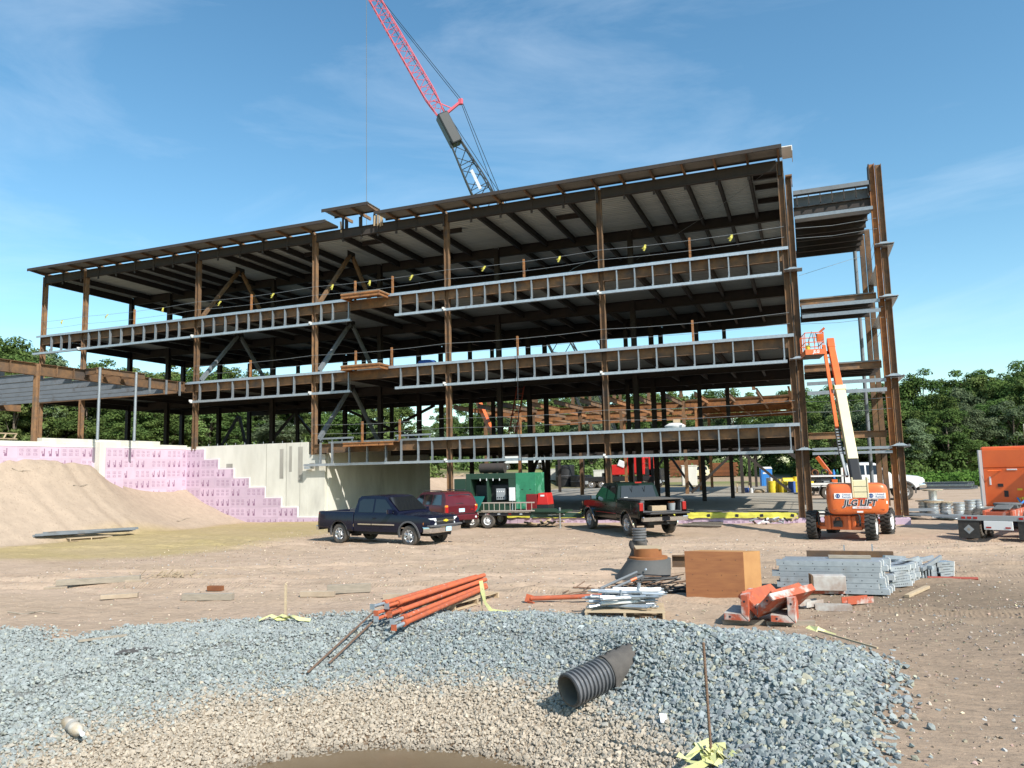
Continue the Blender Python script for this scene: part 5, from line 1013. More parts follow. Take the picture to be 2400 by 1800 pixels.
# jib head and basket
J = P2 + Vector((0, .12, .05)); MB().bar(P2 - axb * .2, P2 + axb * .28 + Vector((0, 0, .06)), .31, .38).obj('boom_nose', 'orange', t, bevel=.03)
K = Vector((-.5, 4.25, 7.65)); MB().bar(P2 + Vector((-.05, .05, -.25)), K, .12, .14).obj('levelling_arm', 'black', t); MB().bar(P2 + Vector((-.12, .0, -.5)), K + Vector((.1, 0, -.15)), .06, .06).obj('levelling_cylinder', 'chrome', t)
bk = link('basket', None, t, (-.90, 4.15, 7.52), (0, 0, R(8)), (.86, .86, .92))
def bobj(mb, nm, mk, **kw): return mb.obj(nm, mk, bk, **kw)
mb = MB(); mb.b2((-.46, -.85, 0), (.46, .85, .06)); bobj(mb, 'floor', 'black'); mb = MB(); mb.b2((-.47, -.87, .02), (.47, -.85, .28)); mb.b2((-.47, .85, .02), (.47, .87, .28)); mb.b2((-.47, -.85, .02), (-.455, .85, .28)); mb.b2((.455, -.85, .02), (.47, .85, .28)); bobj(mb, 'toe_board', 'orange', bevel=.01)
mb = MB()
for z in (.62, 1.08): mb.tube([(-.45, -.85, z), (.45, -.85, z), (.45, .85, z), (-.45, .85, z), (-.45, -.85, z)], .022, 6)
for x in (-.45, 0, .45):
    for y in (-.85, -.3, .3, .85):
        if x == 0 and abs(y) < .5: continue
        mb.cyl((x, y, .06), (x, y, 1.08), .02, n=6)
bobj(mb, 'guard_rail', 'orange')
mb = MB(); mb.box((.28, -.75, .85), (.3, .22, .35), (.2, 0, 0)); bobj(mb, 'control_box', 'orange', bevel=.02)
text('lettering', 'JLG', .2, 'white_paint', bk, face_T((.05, -.876, .15), (1, 0, 0), (0, 0, 1)), shear=.2, bold=.008)
mb = MB(); mb.tube([(-.2, -.5, .1), (-.25, -.6, .7), (-.1, -.75, 1.15), (0, -.8, .5), (.1, -.7, 1.1), (.2, -.82, .4)], .02, 5); bobj(mb, 'hose', 'black')
mb = MB(); mb.cyl((-.3, -.62, .06), (-.3, -.62, .5), .11, n=12); bobj(mb, 'gas_bottle', 'yellow', smooth=40)
mb = MB(); mb.bar((.3, -.6, 1.1), (.55, -.7, 1.3), .05, .1); bobj(mb, 'lamp', 'orange')
# ---------------------------------------------------------------- second boom lift, far behind
t = thing('boom_lift', 'far orange boom lift low behind the slab right of the corner column', 'boom lift', (1.2, 33, gz(1.2, 33)), 0)
mb = MB(); mb.b2((-.9, -1.2, .6), (.9, 1.2, 1.5)); mb.obj('turntable', 'panel_grey', t, bevel=.1)
for sx in (-1, 1):
    for sy in (-1, 1): wheel(t, sx * 1.0, sy * 1.1, .45, .34, 'lug', sy)
mb = MB(); mb.bar((1.1, 0, 1.3), (-.2, .4, 3.3), .26, .3); mb.obj('boom', 'orange', t); mb = MB(); mb.bar((.9, 0, .9), (1.6, 0, 1.6), .4, .5); mb.obj('boom_foot', 'orange', t)
for i, (x, y, z0, x2, z2, lab) in enumerate(((-24.0, 21, 4.7, -27.6, 11.0, 'orange lift boom leaning up through the middle floors of the frame'),)):
    t = thing('raised_lift_boom', lab, 'boom', (0, 0, 0)); MB().bar((x, y, z0), (x2, y + 2, z2), .34, .4).obj('boom', 'orange', t); MB().bar((x + .7, y - .5, z0 - 1.2), (x, y, z0), .24, .28).obj('jib', 'cream', t)
# ---------------------------------------------------------------- orange road tractor at the right edge
hx, hy = .36, .933; h = math.atan2(hy, hx)
t = thing('road_tractor', 'orange road tractor unit with bare rear frame at the right edge', 'truck', (6.55, -7.0, gz(6.5, -7)), h)
mb = MB()
for s_ in (-1, 1): mb.b2((-1.3, min(s_ * .36, s_ * .44), .78), (5.5, max(s_ * .36, s_ * .44), 1.06))
for x in (-1.25, .2, 1.6, 3): mb.b2((x, -.36, .82), (x + .12, .36, 1.02))
mb.obj('frame', 'orange_dirty', t, bevel=.01)
mb = MB(); mb.lathe([(.001, 1.24), (.42, 1.24), (.45, 1.2), (.42, 1.15), (.001, 1.15)], 24, Matrix.Translation((.55, 0, 0))); mb.box((.55, 0, 1.12), (.7, .7, .12)); mb.box((-.25, 0, 1.12), (.8, .5, .05), (0, -.12, 0)); mb.obj('fifth_wheel', 'cone_grey', t, bevel=.015)
for x in (-.35, .95):
    for s_ in (-1, 1):
        for dy in (.74, 1.02): wheel(t, x, s_ * dy, .50, .26, 'truck', s_)
    mb = MB(); mb.cyl((x, -.9, .5), (x, .9, .5), .10); mb.obj('axle', 'black', t)
mb = MB(); mb.b2((-1.36, -1.2, .72), (-1.28, 1.2, .90)); mb.obj('rear_crossmember', 'panel_grey', t, bevel=.01); mb = MB(); mb.b2((-1.37, -.42, .42), (-1.30, .42, .715)); mb.obj('rear_panel', 'white_sheet', t, bevel=.01)
for s_ in (-1, 1):
    f = MB().box((-1.33, s_ * .88, .42), (.02, .64, .60)).obj('mud_flap', 'rubber', t)
    mb = MB(); mb.prism([(0, -.16), (.16, 0), (0, .16), (-.16, 0)], -1.346, -1.342, 'X', T=Matrix.Translation((0, s_ * .88, .42))); mb.obj('flap_emblem', 'panel_grey', f); mb = MB(); mb.prism([(0, -.06), (.06, 0), (0, .06), (-.06, 0)], -1.352, -1.347, 'X', T=Matrix.Translation((0, s_ * .88, .42))); mb.obj('flap_emblem', 'wood_grey', f)
    for k in range(3): MB().box((-1.365, s_ * (.66 + .18 * k), .81), (.02, .13, .08)).obj('taillight', 'lamp_red', t, bevel=.01)
    MB().box((-1.375, s_ * .28, .5), (.01, .15, .05)).obj('marker_light', 'lamp_red', t)
cab = MB(); cab.b2((3.3, -1.22, .95), (5.2, 1.22, 3.28)); cab.b2((5.2, -1.18, .9), (6.6, 1.18, 2.3)); cb = cab.obj('sleeper_cab', 'orange_truck', t, bevel=.08)
mb = MB(); mb.b2((3.26, -1.16, 2.46), (3.298, 1.16, 3.16)); mb.obj('fairing_panel', 'orange_truck', t, bevel=.03); mb = MB(); mb.b2((3.27, -1.16, 1.0), (3.298, 1.16, 2.43)); mb.obj('back_panel', 'orange_truck', t, bevel=.02)
for s_ in (-1, 1): mb = MB(); mb.b2((2.75, min(s_ * 1.16, s_ * 1.22), 1.0), (3.29, max(s_ * 1.16, s_ * 1.22), 3.15)); mb.obj('side_extender', 'panel_grey' if s_ > 0 else 'orange_truck', t, bevel=.015)
for (y, z, a, b, m_) in ((.45, 1.45, .14, .24, 'black'), (.62, 1.78, .18, .12, 'black'), (-.1, 1.28, .14, .09, 'yellow'), (.05, 1.22, .1, .16, 'yellow'), (-.3, 1.24, .1, .14, 'white_sheet'), (.0, 1.62, .16, .07, 'yellow'), (.2, 2.38, .34, .05, 'white_sheet'), (.95, 1.95, .06, .32, 'white_sheet'), (-.55, 1.6, .18, .18, 'panel_grey')): MB().box((3.262, y, z), (.02, a, b)).obj('fitting', m_, t, bevel=.005)
MB().tube([(3.24, .1, 1.3), (3.1, .0, 1.15), (2.8, -.1, 1.1), (2.4, -.3, 1.3), (2.0, -.2, 1.15)], .03, 6).obj('air_line', 'blue', t)
MB().bar((2.9, .95, 2.35), (3.26, .55, 2.36), .03, .03).obj('grab_bar', 'orange_truck', t)
MB().cyl((4.5, -.2, 3.2), (4.5, -.2, 4.15), .09, n=12).obj('exhaust_stack', 'chrome', t, smooth=40)
for s_ in (-1, 1): wheel(t, 5.6, s_ * 1.05, .5, .3, 'truck', s_)
# ---------------------------------------------------------------- equipment trailer
t = thing('equipment_trailer', 'flat black equipment trailer with a green tongue beside the maroon car', 'trailer', (-14.2, -2.55, gz(-14.2, -2.5)), 0)
mb = MB(); mb.b2((-3.2, -.85, .60), (1.75, .95, .76)); mb.obj('deck_frame', 'black', t, bevel=.01); mb = MB(); mb.b2((-3.15, -.84, .762), (1.7, .93, .79)); mb.obj('deck_planks', 'wood_grey', t)
for k in range(7): MB().box((-2.2 + k * .58, -.856, .70), (.14, .008, .06)).obj('marker_light' , 'lamp_red' if k % 2 else 'white_sheet', t)
for x in (-1.35, -.5):
    for s_ in (-1, 1): wheel(t, x, .05 + s_ * .80, .36, .22, 'steel', s_)
mb = MB(); mb.bar((1.7, -.75, .62), (4.1, 0, .58), .12, .2); mb.bar((1.7, .85, .62), (4.1, .05, .58), .12, .2); mb.b2((1.76, -.8, .74), (3.4, .8, .82)); mb.b2((1.8, -.86, .8), (3.1, -.82, .96)); mb.obj('tongue', 'green_dark', t); mb = MB(); mb.box((4.2, .02, .6), (.3, .16, .2)); mb.obj('coupler', 'black', t, bevel=.03)
mb = MB(); mb.cyl((3.15, -.5, 0), (3.15, -.5, .98), .045, n=10); mb.cyl((3.15, -.5, .0), (3.15, -.5, .03), .12, n=10); mb.obj('tongue_jack', 'alloy', t, smooth=40)
text('lettering', 'CAMSUPERLINE.COM', .085, 'white_sheet', t, face_T((2.95, -.48, .64), (2.4, .75, 0), (0, 0, 1)), bold=.003)
text('lettering', 'DO', .12, 'white_sheet', t, face_T((-.52, -.862, .69), (1, 0, 0), (0, 0, 1)))
MB().box((2.6, -.55, .86), (.5, .25, .12), (0, 0, .15)).obj('strap', 'blue', t, bevel=.04)
g = thing('generator_set', 'big green generator with open doors and rusty silencer on the trailer', 'generator', (-14.3, -2.5, .80), 0)
mb = MB(); Z0, Z1 = .0, 1.86
mb.b2((-1.7, -.55, .0), (1.0, .75, .42)); mb.b2((-1.7, -.55, 1.58), (1.0, .75, Z1)); mb.b2((-1.7, .70, .42), (1.0, .75, 1.58)); mb.b2((-1.7, -.55, .42), (-1.42, .70, 1.58)); mb.b2((-.56, -.55, .42), (-.48, .70, 1.58)); mb.b2((.62, -.55, .42), (1.0, .70, 1.58)); mb.obj('housing', 'green_dark', g, bevel=.012)
mb = MB(); mb.b2((1.003, -.56, .1), (2.05, .76, Z1)); mb.obj('radiator_housing', 'green_box', g, bevel=.015)
mb = MB(); mb.b2((-1.4, -.1, .43), (.6, .6, 1.3)); mb.obj('engine', 'black', g, bevel=.05); mb = MB(); mb.b2((-.1, -.42, .55), (.38, -.12, 1.1)); pn = mb.obj('control_panel', 'panel_grey', g, bevel=.01)
for r_ in range(2):
    for c_ in range(4): MB().box((-.03 + .11 * c_, -.426, .95 - .3 * r_), (.06, .01, .06)).obj('gauge', 'ink' if r_ else 'white_sheet', pn)
mb = MB(); mb.b2((.70, -.70, .50), (.98, -.56, 1.15)); mb.obj('breaker_box', 'white_sheet', g, bevel=.01); MB().tube([(.85, -.63, .5), (.85, -.66, .1), (.9, -.8, -.0)], .02, 6).obj('conduit', 'galv', g)
mb = MB(); mb.box((-1.05, -1.05, .38), (.95, .03, .90), (R(-38), 0, R(-18))); mb.obj('lower_door', 'green_teal', g); mb = MB(); mb.b2((-2.35, -.56, .45), (-1.71, -.52, 1.62)); mb.obj('side_door', 'green_dark', g)
mb = MB(); mb.cyl((-1.15, .1, 2.13), (.2, .1, 2.13), .25, n=20); mb.cyl((-.9, .1, Z1), (-.9, .1, 1.95), .08); mb.cyl((-.1, .1, Z1), (-.1, .1, 1.95), .08); mb.obj('silencer', 'rust_dark_shaded', g, smooth=40)
for k in range(2): MB().box((1.35 + .42 * k, -.563, 1.05), (.1, .01, .03)).obj('door_latch', 'black', g)
for k in range(4): MB().box((-.9 + .35 * k, -.555, 1.56), (.04, .02, .12)).obj('work_lamp', 'lamp_clear', g)
wd = thing('welding_machine', 'red and black welding machine on the trailer right of the green generator', 'welder', (-12.1, -2.6, .80), 0)
mb = MB(); mb.b2((-.65, -.5, 0), (-.1, .35, .82)); mb.obj('side_case', 'red_dark', wd, bevel=.03); mb = MB(); mb.prism([(-.097, .30), (.5, .30), (.42, .86), (-.02, .86)], -.5, .35, 'Y'); mb.obj('hood', 'red', wd, bevel=.02); mb = MB(); mb.b2((-.097, -.49, 0), (.5, .34, .297)); mb.obj('grille', 'black', wd, bevel=.01); MB().box((.2, -.506, .74), (.2, .01, .08)).obj('label_plate', 'white_sheet', wd)
ld = thing('aluminium_ladder', 'pale ladder lying on edge along the side of the trailer', 'ladder', (-13.6, -3.48, .80), 0)
for z in (.03, .42): MB().bar((-1.4, 0, z), (1.42, 0, z + .01), .03, .06).obj('rail', 'ladder_alu', ld, bevel=.008)
for k in range(10): MB().cyl((-1.25 + .28 * k, 0, .05), (-1.25 + .28 * k, 0, .4), .017, n=8).obj('rung', 'ladder_alu', ld)
# ---------------------------------------------------------------- crane behind the building
CD = lambda px, py, d: Vector((0.2302, -38.263, 2.8355)) + (fw + rt2 * ((px - 1200) / 1774.2) - up2 * ((py - 900) / 1774.2)) * d
t = thing('lattice_crane', 'red truck crane behind the building with dark lattice boom and red jib', 'crane')
foot, tipm, tipj, mast = (Vector(v) for v in ((-22.6, 58.4, 4.3), (-41.1, 46.0, 48.4), (-49.6, 40.6, 66.4), (-38.8, 46.7, 50.3)))
def lattice(nm, a, b, w0, w1, n, r, mk, wm=None):
    ax_ = (b - a).normalized(); s1 = Vector((ax_.z, 0, -ax_.x)).normalized(); s1 = Vector((.933, .36, 0)); s1 = (s1 - ax_ * s1.dot(ax_)).normalized(); s2 = ax_.cross(s1); L = (b - a).length
    W = lambda f_: np.interp(f_, (0, .12, .86, 1), (w0 * .55, w0, wm or w0, w1)); ring = lambda f_: [a + ax_ * (L * f_) + (s1 * i + s2 * j) * W(f_) / 2 for i, j in ((-1, -1), (1, -1), (1, 1), (-1, 1))]
    R_ = [ring(k / n) for k in range(n + 1)]
    for c_ in range(4): mb = MB(); mb.tube([q[c_] for q in R_], r, 5); mb.obj(nm + '_chord', mk, t)
    mb = MB()
    for k in range(n):
        for c_ in range(4):
            d_ = (c_ + 1) % 4; mb.cyl(R_[k][c_], R_[k + 1][d_] if k % 2 else R_[k + 1][d_], r * .55, n=4, caps=False)
            if k % 2 == 0: mb.cyl(R_[k][c_], R_[k][d_], r * .55, n=4, caps=False)
    tag(mb.obj(nm + '_lacing', mk, t), kind='stuff')
tm2 = foot.lerp(tipm, .93); lattice('boom', foot, tm2, 2.9, 1.3, 26, .10, 'crane_dark', 2.5); lattice('jib', tipm, tipj + (tipj - tipm) * .25, 1.6, .5, 24, .07, 'crane_red', 1.3)
MB().bar(tm2 - (tm2 - foot).normalized() * .6, tipm + (tipm - tm2).normalized() * .3, 1.8, 1.5).obj('boom_head', 'crane_dark', t, bevel=.2)
MB().box(foot.lerp(tipm, .80) + Vector((.3, -1.2, .2)), (.35, .1, 3.0), (0, R(-24), 0)).obj('name_board', 'white_sheet', t)
MB().bar(tipm, mast, .3, .3).obj('jib_mast', 'crane_red', t); MB().box(mast, (.6, .4, .8)).obj('mast_head', 'crane_red', t, bevel=.1)
MB().bar(mast.lerp(tipm, .45), tipm.lerp(tipj, .12), .12, .12).obj('mast_stay', 'crane_red', t)
for k, (p, q) in enumerate(((mast, tipj), (mast + Vector((.3, 0, 0)), tipj + Vector((.6, 0, -.5))), (mast, foot.lerp(tipm, .70) + Vector((1.3, 0, 0))), (mast + Vector((.2, 0, 0)), foot.lerp(tipm, .62) + Vector((1.6, 0, 0))), (tipj, tipm + Vector((.8, 0, 0))), (tipm + Vector((.9, 0, 0)), foot + Vector((5, 0, 3))))): MB().tube([p, p.lerp(q, .5), q], .045, 4).obj('stay_cable', 'crane_dark', t)
hk = CD(859, 470, 94); ht = CD(859, -80, 94); MB().tube([ht, hk, (hk.x, hk.y, 19)], .035, 4).obj('hoist_cable', 'cable', t)
cx, cy = -21.4, 58.6; cz = gz(cx, cy)
mb = MB(); mb.b2((cx - 5.5, cy - 1.4, cz + .9), (cx + 4.5, cy + 1.4, cz + 1.5)); mb.b2((cx + 2.2, cy - 1.3, cz + 1.5), (cx + 4.4, cy + 1.3, cz + 2.4)); mb.obj('carrier', 'black', t, bevel=.05)
for k, x in enumerate((-4.6, -3.2, .8, 2.2, 3.6)):
    for s_ in (-1, 1): wheel(t, cx + x, cy + s_ * 1.15, .55, .4, 'truck', s_).location.z += cz
mb = MB(); mb.b2((cx - 2.6, cy - 1.5, cz + 1.7), (cx + 2.4, cy + 1.5, cz + 3.0)); mb.b2((cx - .2, cy - 1.55, cz + 3.0), (cx + 2.4, cy + 1.4, cz + 3.9)); mb.obj('upper_works', 'red', t, bevel=.08); mb = MB(); mb.b2((cx + .1, cy - 1.62, cz + 1.9), (cx + 1.5, cy - 1.4, cz + 4.2)); mb.obj('operator_cab', 'red', t, bevel=.08)
MB().box((cx + .65, cy - 1.63, cz + 3.3), (.6, .02, .9)).obj('cab_window', 'glass', t); MB().box((cx - .5, cy - 1.56, cz + 3.1), (.9, .1, .8), (0, .4, 0)).obj('winch_guard', 'white_sheet', t, bevel=.1)
mb = MB(); mb.b2((cx + 2.9, cy - 1.3, cz + 1.2), (cx + 3.3, cy + 1.3, cz + 4.3)); mb.obj('counterweight', 'red', t, bevel=.05)
for x in (-5.2, 4.2): MB().box((cx + x, cy - 1.6, cz + .8), (.4, 1.2, .4)).obj('outrigger_leg', 'panel_grey', t)
# ---------------------------------------------------------------- drain pipe in the gravel
e0 = Vector((-3.0, -28.05, -.17)); e1 = e0 + Vector((.64, .98, .20)) * 1.9; ax_ = (e1 - e0).normalized()
dp = thing('corrugated_drain_pipe', 'black corrugated drain pipe sticking out of the grey gravel', 'drain pipe', tuple(e0))
Tq = ax_.to_track_quat('Z', 'Y').to_matrix().to_4x4()
prof = [(.215, 0), (.245, 0)]; z = .0
for k in range(29):
    prof += [(.228, z + .014), (.262, z + .024), (.262, z + .052), (.228, z + .062), (.228, z + .076)]; z += .078
MB().lathe(prof, 40, Tq).obj('barrel', 'hdpe', dp, smooth=50); MB().lathe([(.245, 0), (.215, 0), (.21, .02), (.21, 2.2)], 40, Tq).obj('liner', 'hdpe_in', dp, smooth=50)
dp.scale = (.89, .89, .89)
gt = thing('geotextile_flap', 'torn black filter fabric wrapped over the corrugated drain pipe', 'filter fabric')
side = ax_.cross(Vector((0, 0, 1))).normalized(); upv = side.cross(ax_); vs = []; NA, NB = 26, 22
rsx = np.random.default_rng(8)
for i in range(NA):
    s_ = .66 + 1.05 * i / (NA - 1)
    for j in range(NB):
        a = R(150) - (R(150) + R(35)) * j / (NB - 1)    # wraps over the top to the near right side
        if a > R(-18): q = e0 + ax_ * s_ + (side * math.cos(a) + upv * math.sin(a)) * (.242 + .010 * math.sin(s_ * 90) * (a < 2))
        else: q = e0 + ax_ * s_ + side * (.236 + .01 * math.sin(i)) + Vector((0, 0, -.02 - .62 * (R(-18) - a) / R(17) * (1 - .45 * i / NA)))
        q = q + Vector((0, 0, .006 * rsx.normal())); vs.append(tuple(q))
fs = [(i * NB + j, (i + 1) * NB + j, (i + 1) * NB + j + 1, i * NB + j + 1) for i in range(NA - 1) for j in range(NB - 1) if not (j < 3 + (i * 7 % 5)) ]
fl = MB().add(vs, fs).obj('fabric', 'geotextile', gt, smooth=60); fl.modifiers.new('s', 'SOLIDIFY').thickness = .006
fp = thing('fabric_scrap', 'scrap of black filter fabric lying bare among the pale gravel on the left', 'fabric')
mb = MB(); rsx = np.random.default_rng(3); cx, cy = -9.9, -28.95; n = 14
mb.add([(cx + (.10 + .24 * rsx.random()) * math.cos(a) * 1.3, cy + (.10 + .22 * rsx.random()) * math.sin(a), gz(cx + .4 * math.cos(a), cy + .35 * math.sin(a)) + .04) for a in np.linspace(0, 6.28, n, endpoint=False)] + [(cx, cy, gz(cx, cy) + .05)], [(i, (i + 1) % n, n) for i in range(n)]); mb.obj('sheet', 'geotextile', fp)
# rebar rod with a knot of barrier tape
rb = thing('rebar_stake', 'rusty ribbed rebar rod standing upright in the gravel', 'rebar', (-.94, -29.5, gz(-.94, -29.5)))
prof = [(.001, -.3)]; z = -.3
while z < 1.25: prof += [(.014, z), (.018, z + .012), (.014, z + .024)]; z += .03
prof.append((.001, z)); o = MB().lathe(prof, 8).obj('rod', 'rebar', rb, smooth=60); o.rotation_euler = (0, R(-1.2), 0)
def ribbon(pts, w, nrm=(0, 0, 1), seed=0):
    mb = MB(); rs = random.Random(seed); vs = []; k = len(pts); pts = [Vector(p) for p in pts]
    for i, p in enumerate(pts):
        d = (pts[min(i + 1, k - 1)] - pts[max(i - 1, 0)]).normalized(); n_ = (Vector(nrm) + Vector((rs.uniform(-.7, .7), rs.uniform(-.7, .7), rs.uniform(-.5, .5)))).normalized(); s_ = d.cross(n_); s_ = s_.normalized() if s_.length > 1e-3 else Vector((1, 0, 0)); vs += [p - s_ * w / 2, p + s_ * w / 2]
    return mb.add(vs, [(2 * i, 2 * i + 1, 2 * i + 3, 2 * i + 2) for i in range(k - 1)])
tk = thing('barrier_tape_knot', 'crumpled yellow barrier tape knotted round the foot of the rebar rod', 'barrier tape', (-.94, -29.56, gz(-.94, -29.56) + .03))
rsx = random.Random(4)
for k in range(12):
    a = k * .9 + .3; L = rsx.uniform(.14, .36); ps = [(0, 0, .06 + .05 * rsx.random())] + [(math.cos(a + rsx.uniform(-.6, .6)) * L * f_, math.sin(a + rsx.uniform(-.6, .6)) * L * f_, .03 + .10 * rsx.random() - .16 * f_ * L * (-math.sin(a + .5))) for f_ in (.25, .5, .75, 1)]
    ribbon(ps, .085, (0, 0, 1), k).obj('tape_strip', 'tape', tk, smooth=60)
dm('bottle', (.60, .56, .48), (.42, .32, .20), rough=.25, scale=6, coord='O', coat=.3)
# bottle and litter
bt = thing('plastic_bottle', 'muddy clear plastic bottle lying on the gravel at lower left', 'bottle', (-8.65, -30.98, gz(-8.65, -30.98) + .10), rot=(R(96), 0, R(72)))
MB().lathe([(.001, -.17), (.06, -.17), (.068, -.155), (.068, -.02), (.064, 0), (.068, .02), (.068, .12), (.05, .18), (.022, .22), (.022, .245), (.001, .245)], 18).obj('shell', 'bottle', bt, smooth=40); MB().lathe([(.0695, -.02), (.0695, .05)], 18).obj('label', 'concrete_stain', bt, smooth=40); MB().lathe([(.001, .27), (.025, .27), (.025, .24)], 12).obj('cap', 'white_sheet', bt)
bt.scale = (1.15, 1.15, 1.15)
cdt = thing('paper_scrap', 'small white paper scrap on the gravel left of the rebar rod', 'paper', (-1.63, -28.51, gz(-1.63, -28.51) + .05), .4); MB().box((0, 0, .03), (.09, .008, .13), (R(-55), .1, 0)).obj('sheet', 'white_sheet', cdt)
# stakes and tapes
def stake(lab, x, y, h, tilt=0):
    t = thing('wooden_stake', lab, 'stake', (x, y, gz(x, y)), .3, None); mb = MB(); mb.prism([(-.02, -.15), (.02, -.15), (.02, h - .03), (0, h), (-.02, h - .03)], -.02, .02, 'Y'); o = mb.obj('shaft', 'wood', t); o.rotation_euler = (0, R(tilt), 0); return t
stake('thin wooden stake at the far edge of the gravel on the left', -9.6, -25.55, .72); stake('wooden stake with hanging barrier tape right of the orange shores', -5.95, -24.2, .62)
t = thing('barrier_tape', 'loose yellow barrier tape in a heap at the left stake', 'barrier tape')
for k in range(3): x = -10.0 + k * .25; ribbon([(x, -25.85 + .05 * k, gz(x, -25.8) + .05), (x + .2, -25.75, gz(x, -25.8) + .14), (x + .42, -25.8 + .06 * (k % 2), gz(x, -25.8) + .09), (x + .6, -25.7, gz(x, -25.8) + .06)], .09, (0, -.4, 1), k).obj('tape_strip', 'tape', t, smooth=60)
t = thing('barrier_tape', 'yellow barrier tape hanging from the stake by the orange shores', 'barrier tape')
ribbon([(-5.95, -24.22, .66), (-5.90, -24.25, .45), (-5.84, -24.28, .25), (-5.7, -24.33, .12), (-5.45, -24.38, .10), (-5.2, -24.4, .10), (-4.9, -24.35, .1)], .085, (.2, -1, .4), 3).obj('tape_strip', 'tape', t, smooth=60)
t = thing('fallen_stake', 'fallen wooden stake with yellow tape on the right edge of the gravel', 'stake')
MB().bar((.22, -24.75, gz(.22, -24.75) + .12), (1.0, -25.85, gz(1, -25.85) + .10), .03, .025).obj('shaft', 'wood', t); ribbon([(.05, -24.6, gz(.05, -24.6) + .16), (.2, -24.75, .15 + gz(.2, -24.7)), (.3, -24.7, .12 + gz(.3, -24.7)), (.45, -24.95, .1 + gz(.4, -24.9))], .09, (0, -.6, 1), 8).obj('tape_strip', 'tape', t)
t = thing('edge_board', 'thin brown board half buried at the left edge of the gravel', 'board'); MB().bar((-11.5, -28.6, gz(-11.5, -28.6) + .05), (-10.9, -28.15, gz(-10.9, -28.15) + .06), .03, .04).obj('plank', 'wood_grey', t)
# ---------------------------------------------------------------- bundle of orange steel shores on a pallet
def pallet(t, lx, ly, h=.14, mk='wood'):
    n = 7
    for i in range(n): y = -ly / 2 + .05 + (ly - .1) * i / (n - 1); MB().b2((-lx / 2, y - .045, h - .02), (lx / 2, y + .045, h)).obj('deck_board', mk, t)
    for i in range(3): x = -lx / 2 + .03 + (lx - .06) * i / 2; MB().b2((x - .022, -ly / 2, .022), (x + .022, ly / 2, h - .022)).obj('stringer', mk, t)
    for i in range(3): y = -ly / 2 + .06 + (ly - .12) * i / 2; MB().b2((-lx / 2, y - .05, 0), (lx / 2, y + .05, .02)).obj('bottom_board', mk, t)
pl = thing('wooden_pallet', 'wooden pallet under the bundle of orange shores', 'pallet', (-6.95, -23.1, gz(-6.95, -23.1)), R(80)); pallet(pl, 1.7, .95)
A = [(-7.35, -25.85, .40), (-7.15, -26.05, .33), (-7.0, -26.3, .28), (-6.82, -26.15, .34), (-6.65, -26.35, .26), (-6.48, -26.6, .22), (-7.05, -25.85, .42)]
Bp = [(-6.95, -22.2, .44), (-6.85, -22.15, .40), (-6.78, -22.3, .30), (-6.72, -22.2, .38), (-6.66, -22.35, .28), (-6.58, -22.5, .26), (-6.80, -22.1, .46)]
for i, (a, b) in enumerate(zip(A, Bp)):
    t = thing('steel_shore', ['orange steel shore tube, topmost at the back of the bundle', 'orange steel shore tube, second from the back of the bundle', 'orange steel shore tube in the middle of the bundle', 'orange steel shore tube on top of the middle of the bundle', 'orange steel shore tube with white end plate near the front of the bundle', 'orange steel shore tube, frontmost of the bundle', 'orange steel shore tube lying on top of the back of the bundle'][i], 'steel shore', group='bundle of orange shores')
    a, b = Vector(a), Vector(b); d = (b - a).normalized(); MB().cyl(a + d * .25, b, .047, n=12).obj('tube', 'orange_worn', t, smooth=40); MB().cyl(a - d * .10, a + d * .26, .032, n=10).obj('inner_tube', 'galv' if i in (0, 4, 5) else 'orange_worn', t, smooth=40)
    MB().box(a - d * .11, (.10, .015, .10), Matrix.Rotation(math.atan2(d.y, d.x) - math.pi / 2, 4, 'Z')).obj('end_plate', 'orange_worn' if i % 2 else 'galv', t); MB().cyl(a + d * .24, a + d * .34, .058, n=12).obj('collar', 'orange_worn', t, smooth=40)
for i, (a, b) in enumerate((((-7.28, -26.0, .34), (-7.2, -28.1, gz(-7.2, -28.1) + .08)), ((-7.12, -26.2, .26), (-7.05, -27.75, gz(-7.05, -27.75) + .1)))):
    t = thing('steel_rod', ['longer thin brown rod poking out left below the orange bundle', 'shorter thin brown rod poking out right below the orange bundle'][i], 'rod', group='rods under the orange bundle'); MB().bar(a, b, .035, .015).obj('strip', 'rebar', t)
t = thing('steel_shore', 'single orange steel shore lying alone left of the grey brace pile', 'steel shore'); a, b = Vector((-5.45, -22.75, .10)), Vector((-4.05, -22.35, .14)); d = (b - a).normalized(); MB().cyl(a, b + d * 1.0, .05, n=12).obj('tube', 'orange_worn', t, smooth=40); MB().box(a - d * .03, (.16, .04, .16), (0, .3, .3)).obj('fork_head', 'orange_worn', t); MB().bar(a + Vector((-.05, -.02, -.06)), a + Vector((.1, -.08, -.08)), .05, .04).obj('fork_prong', 'orange_worn', t)
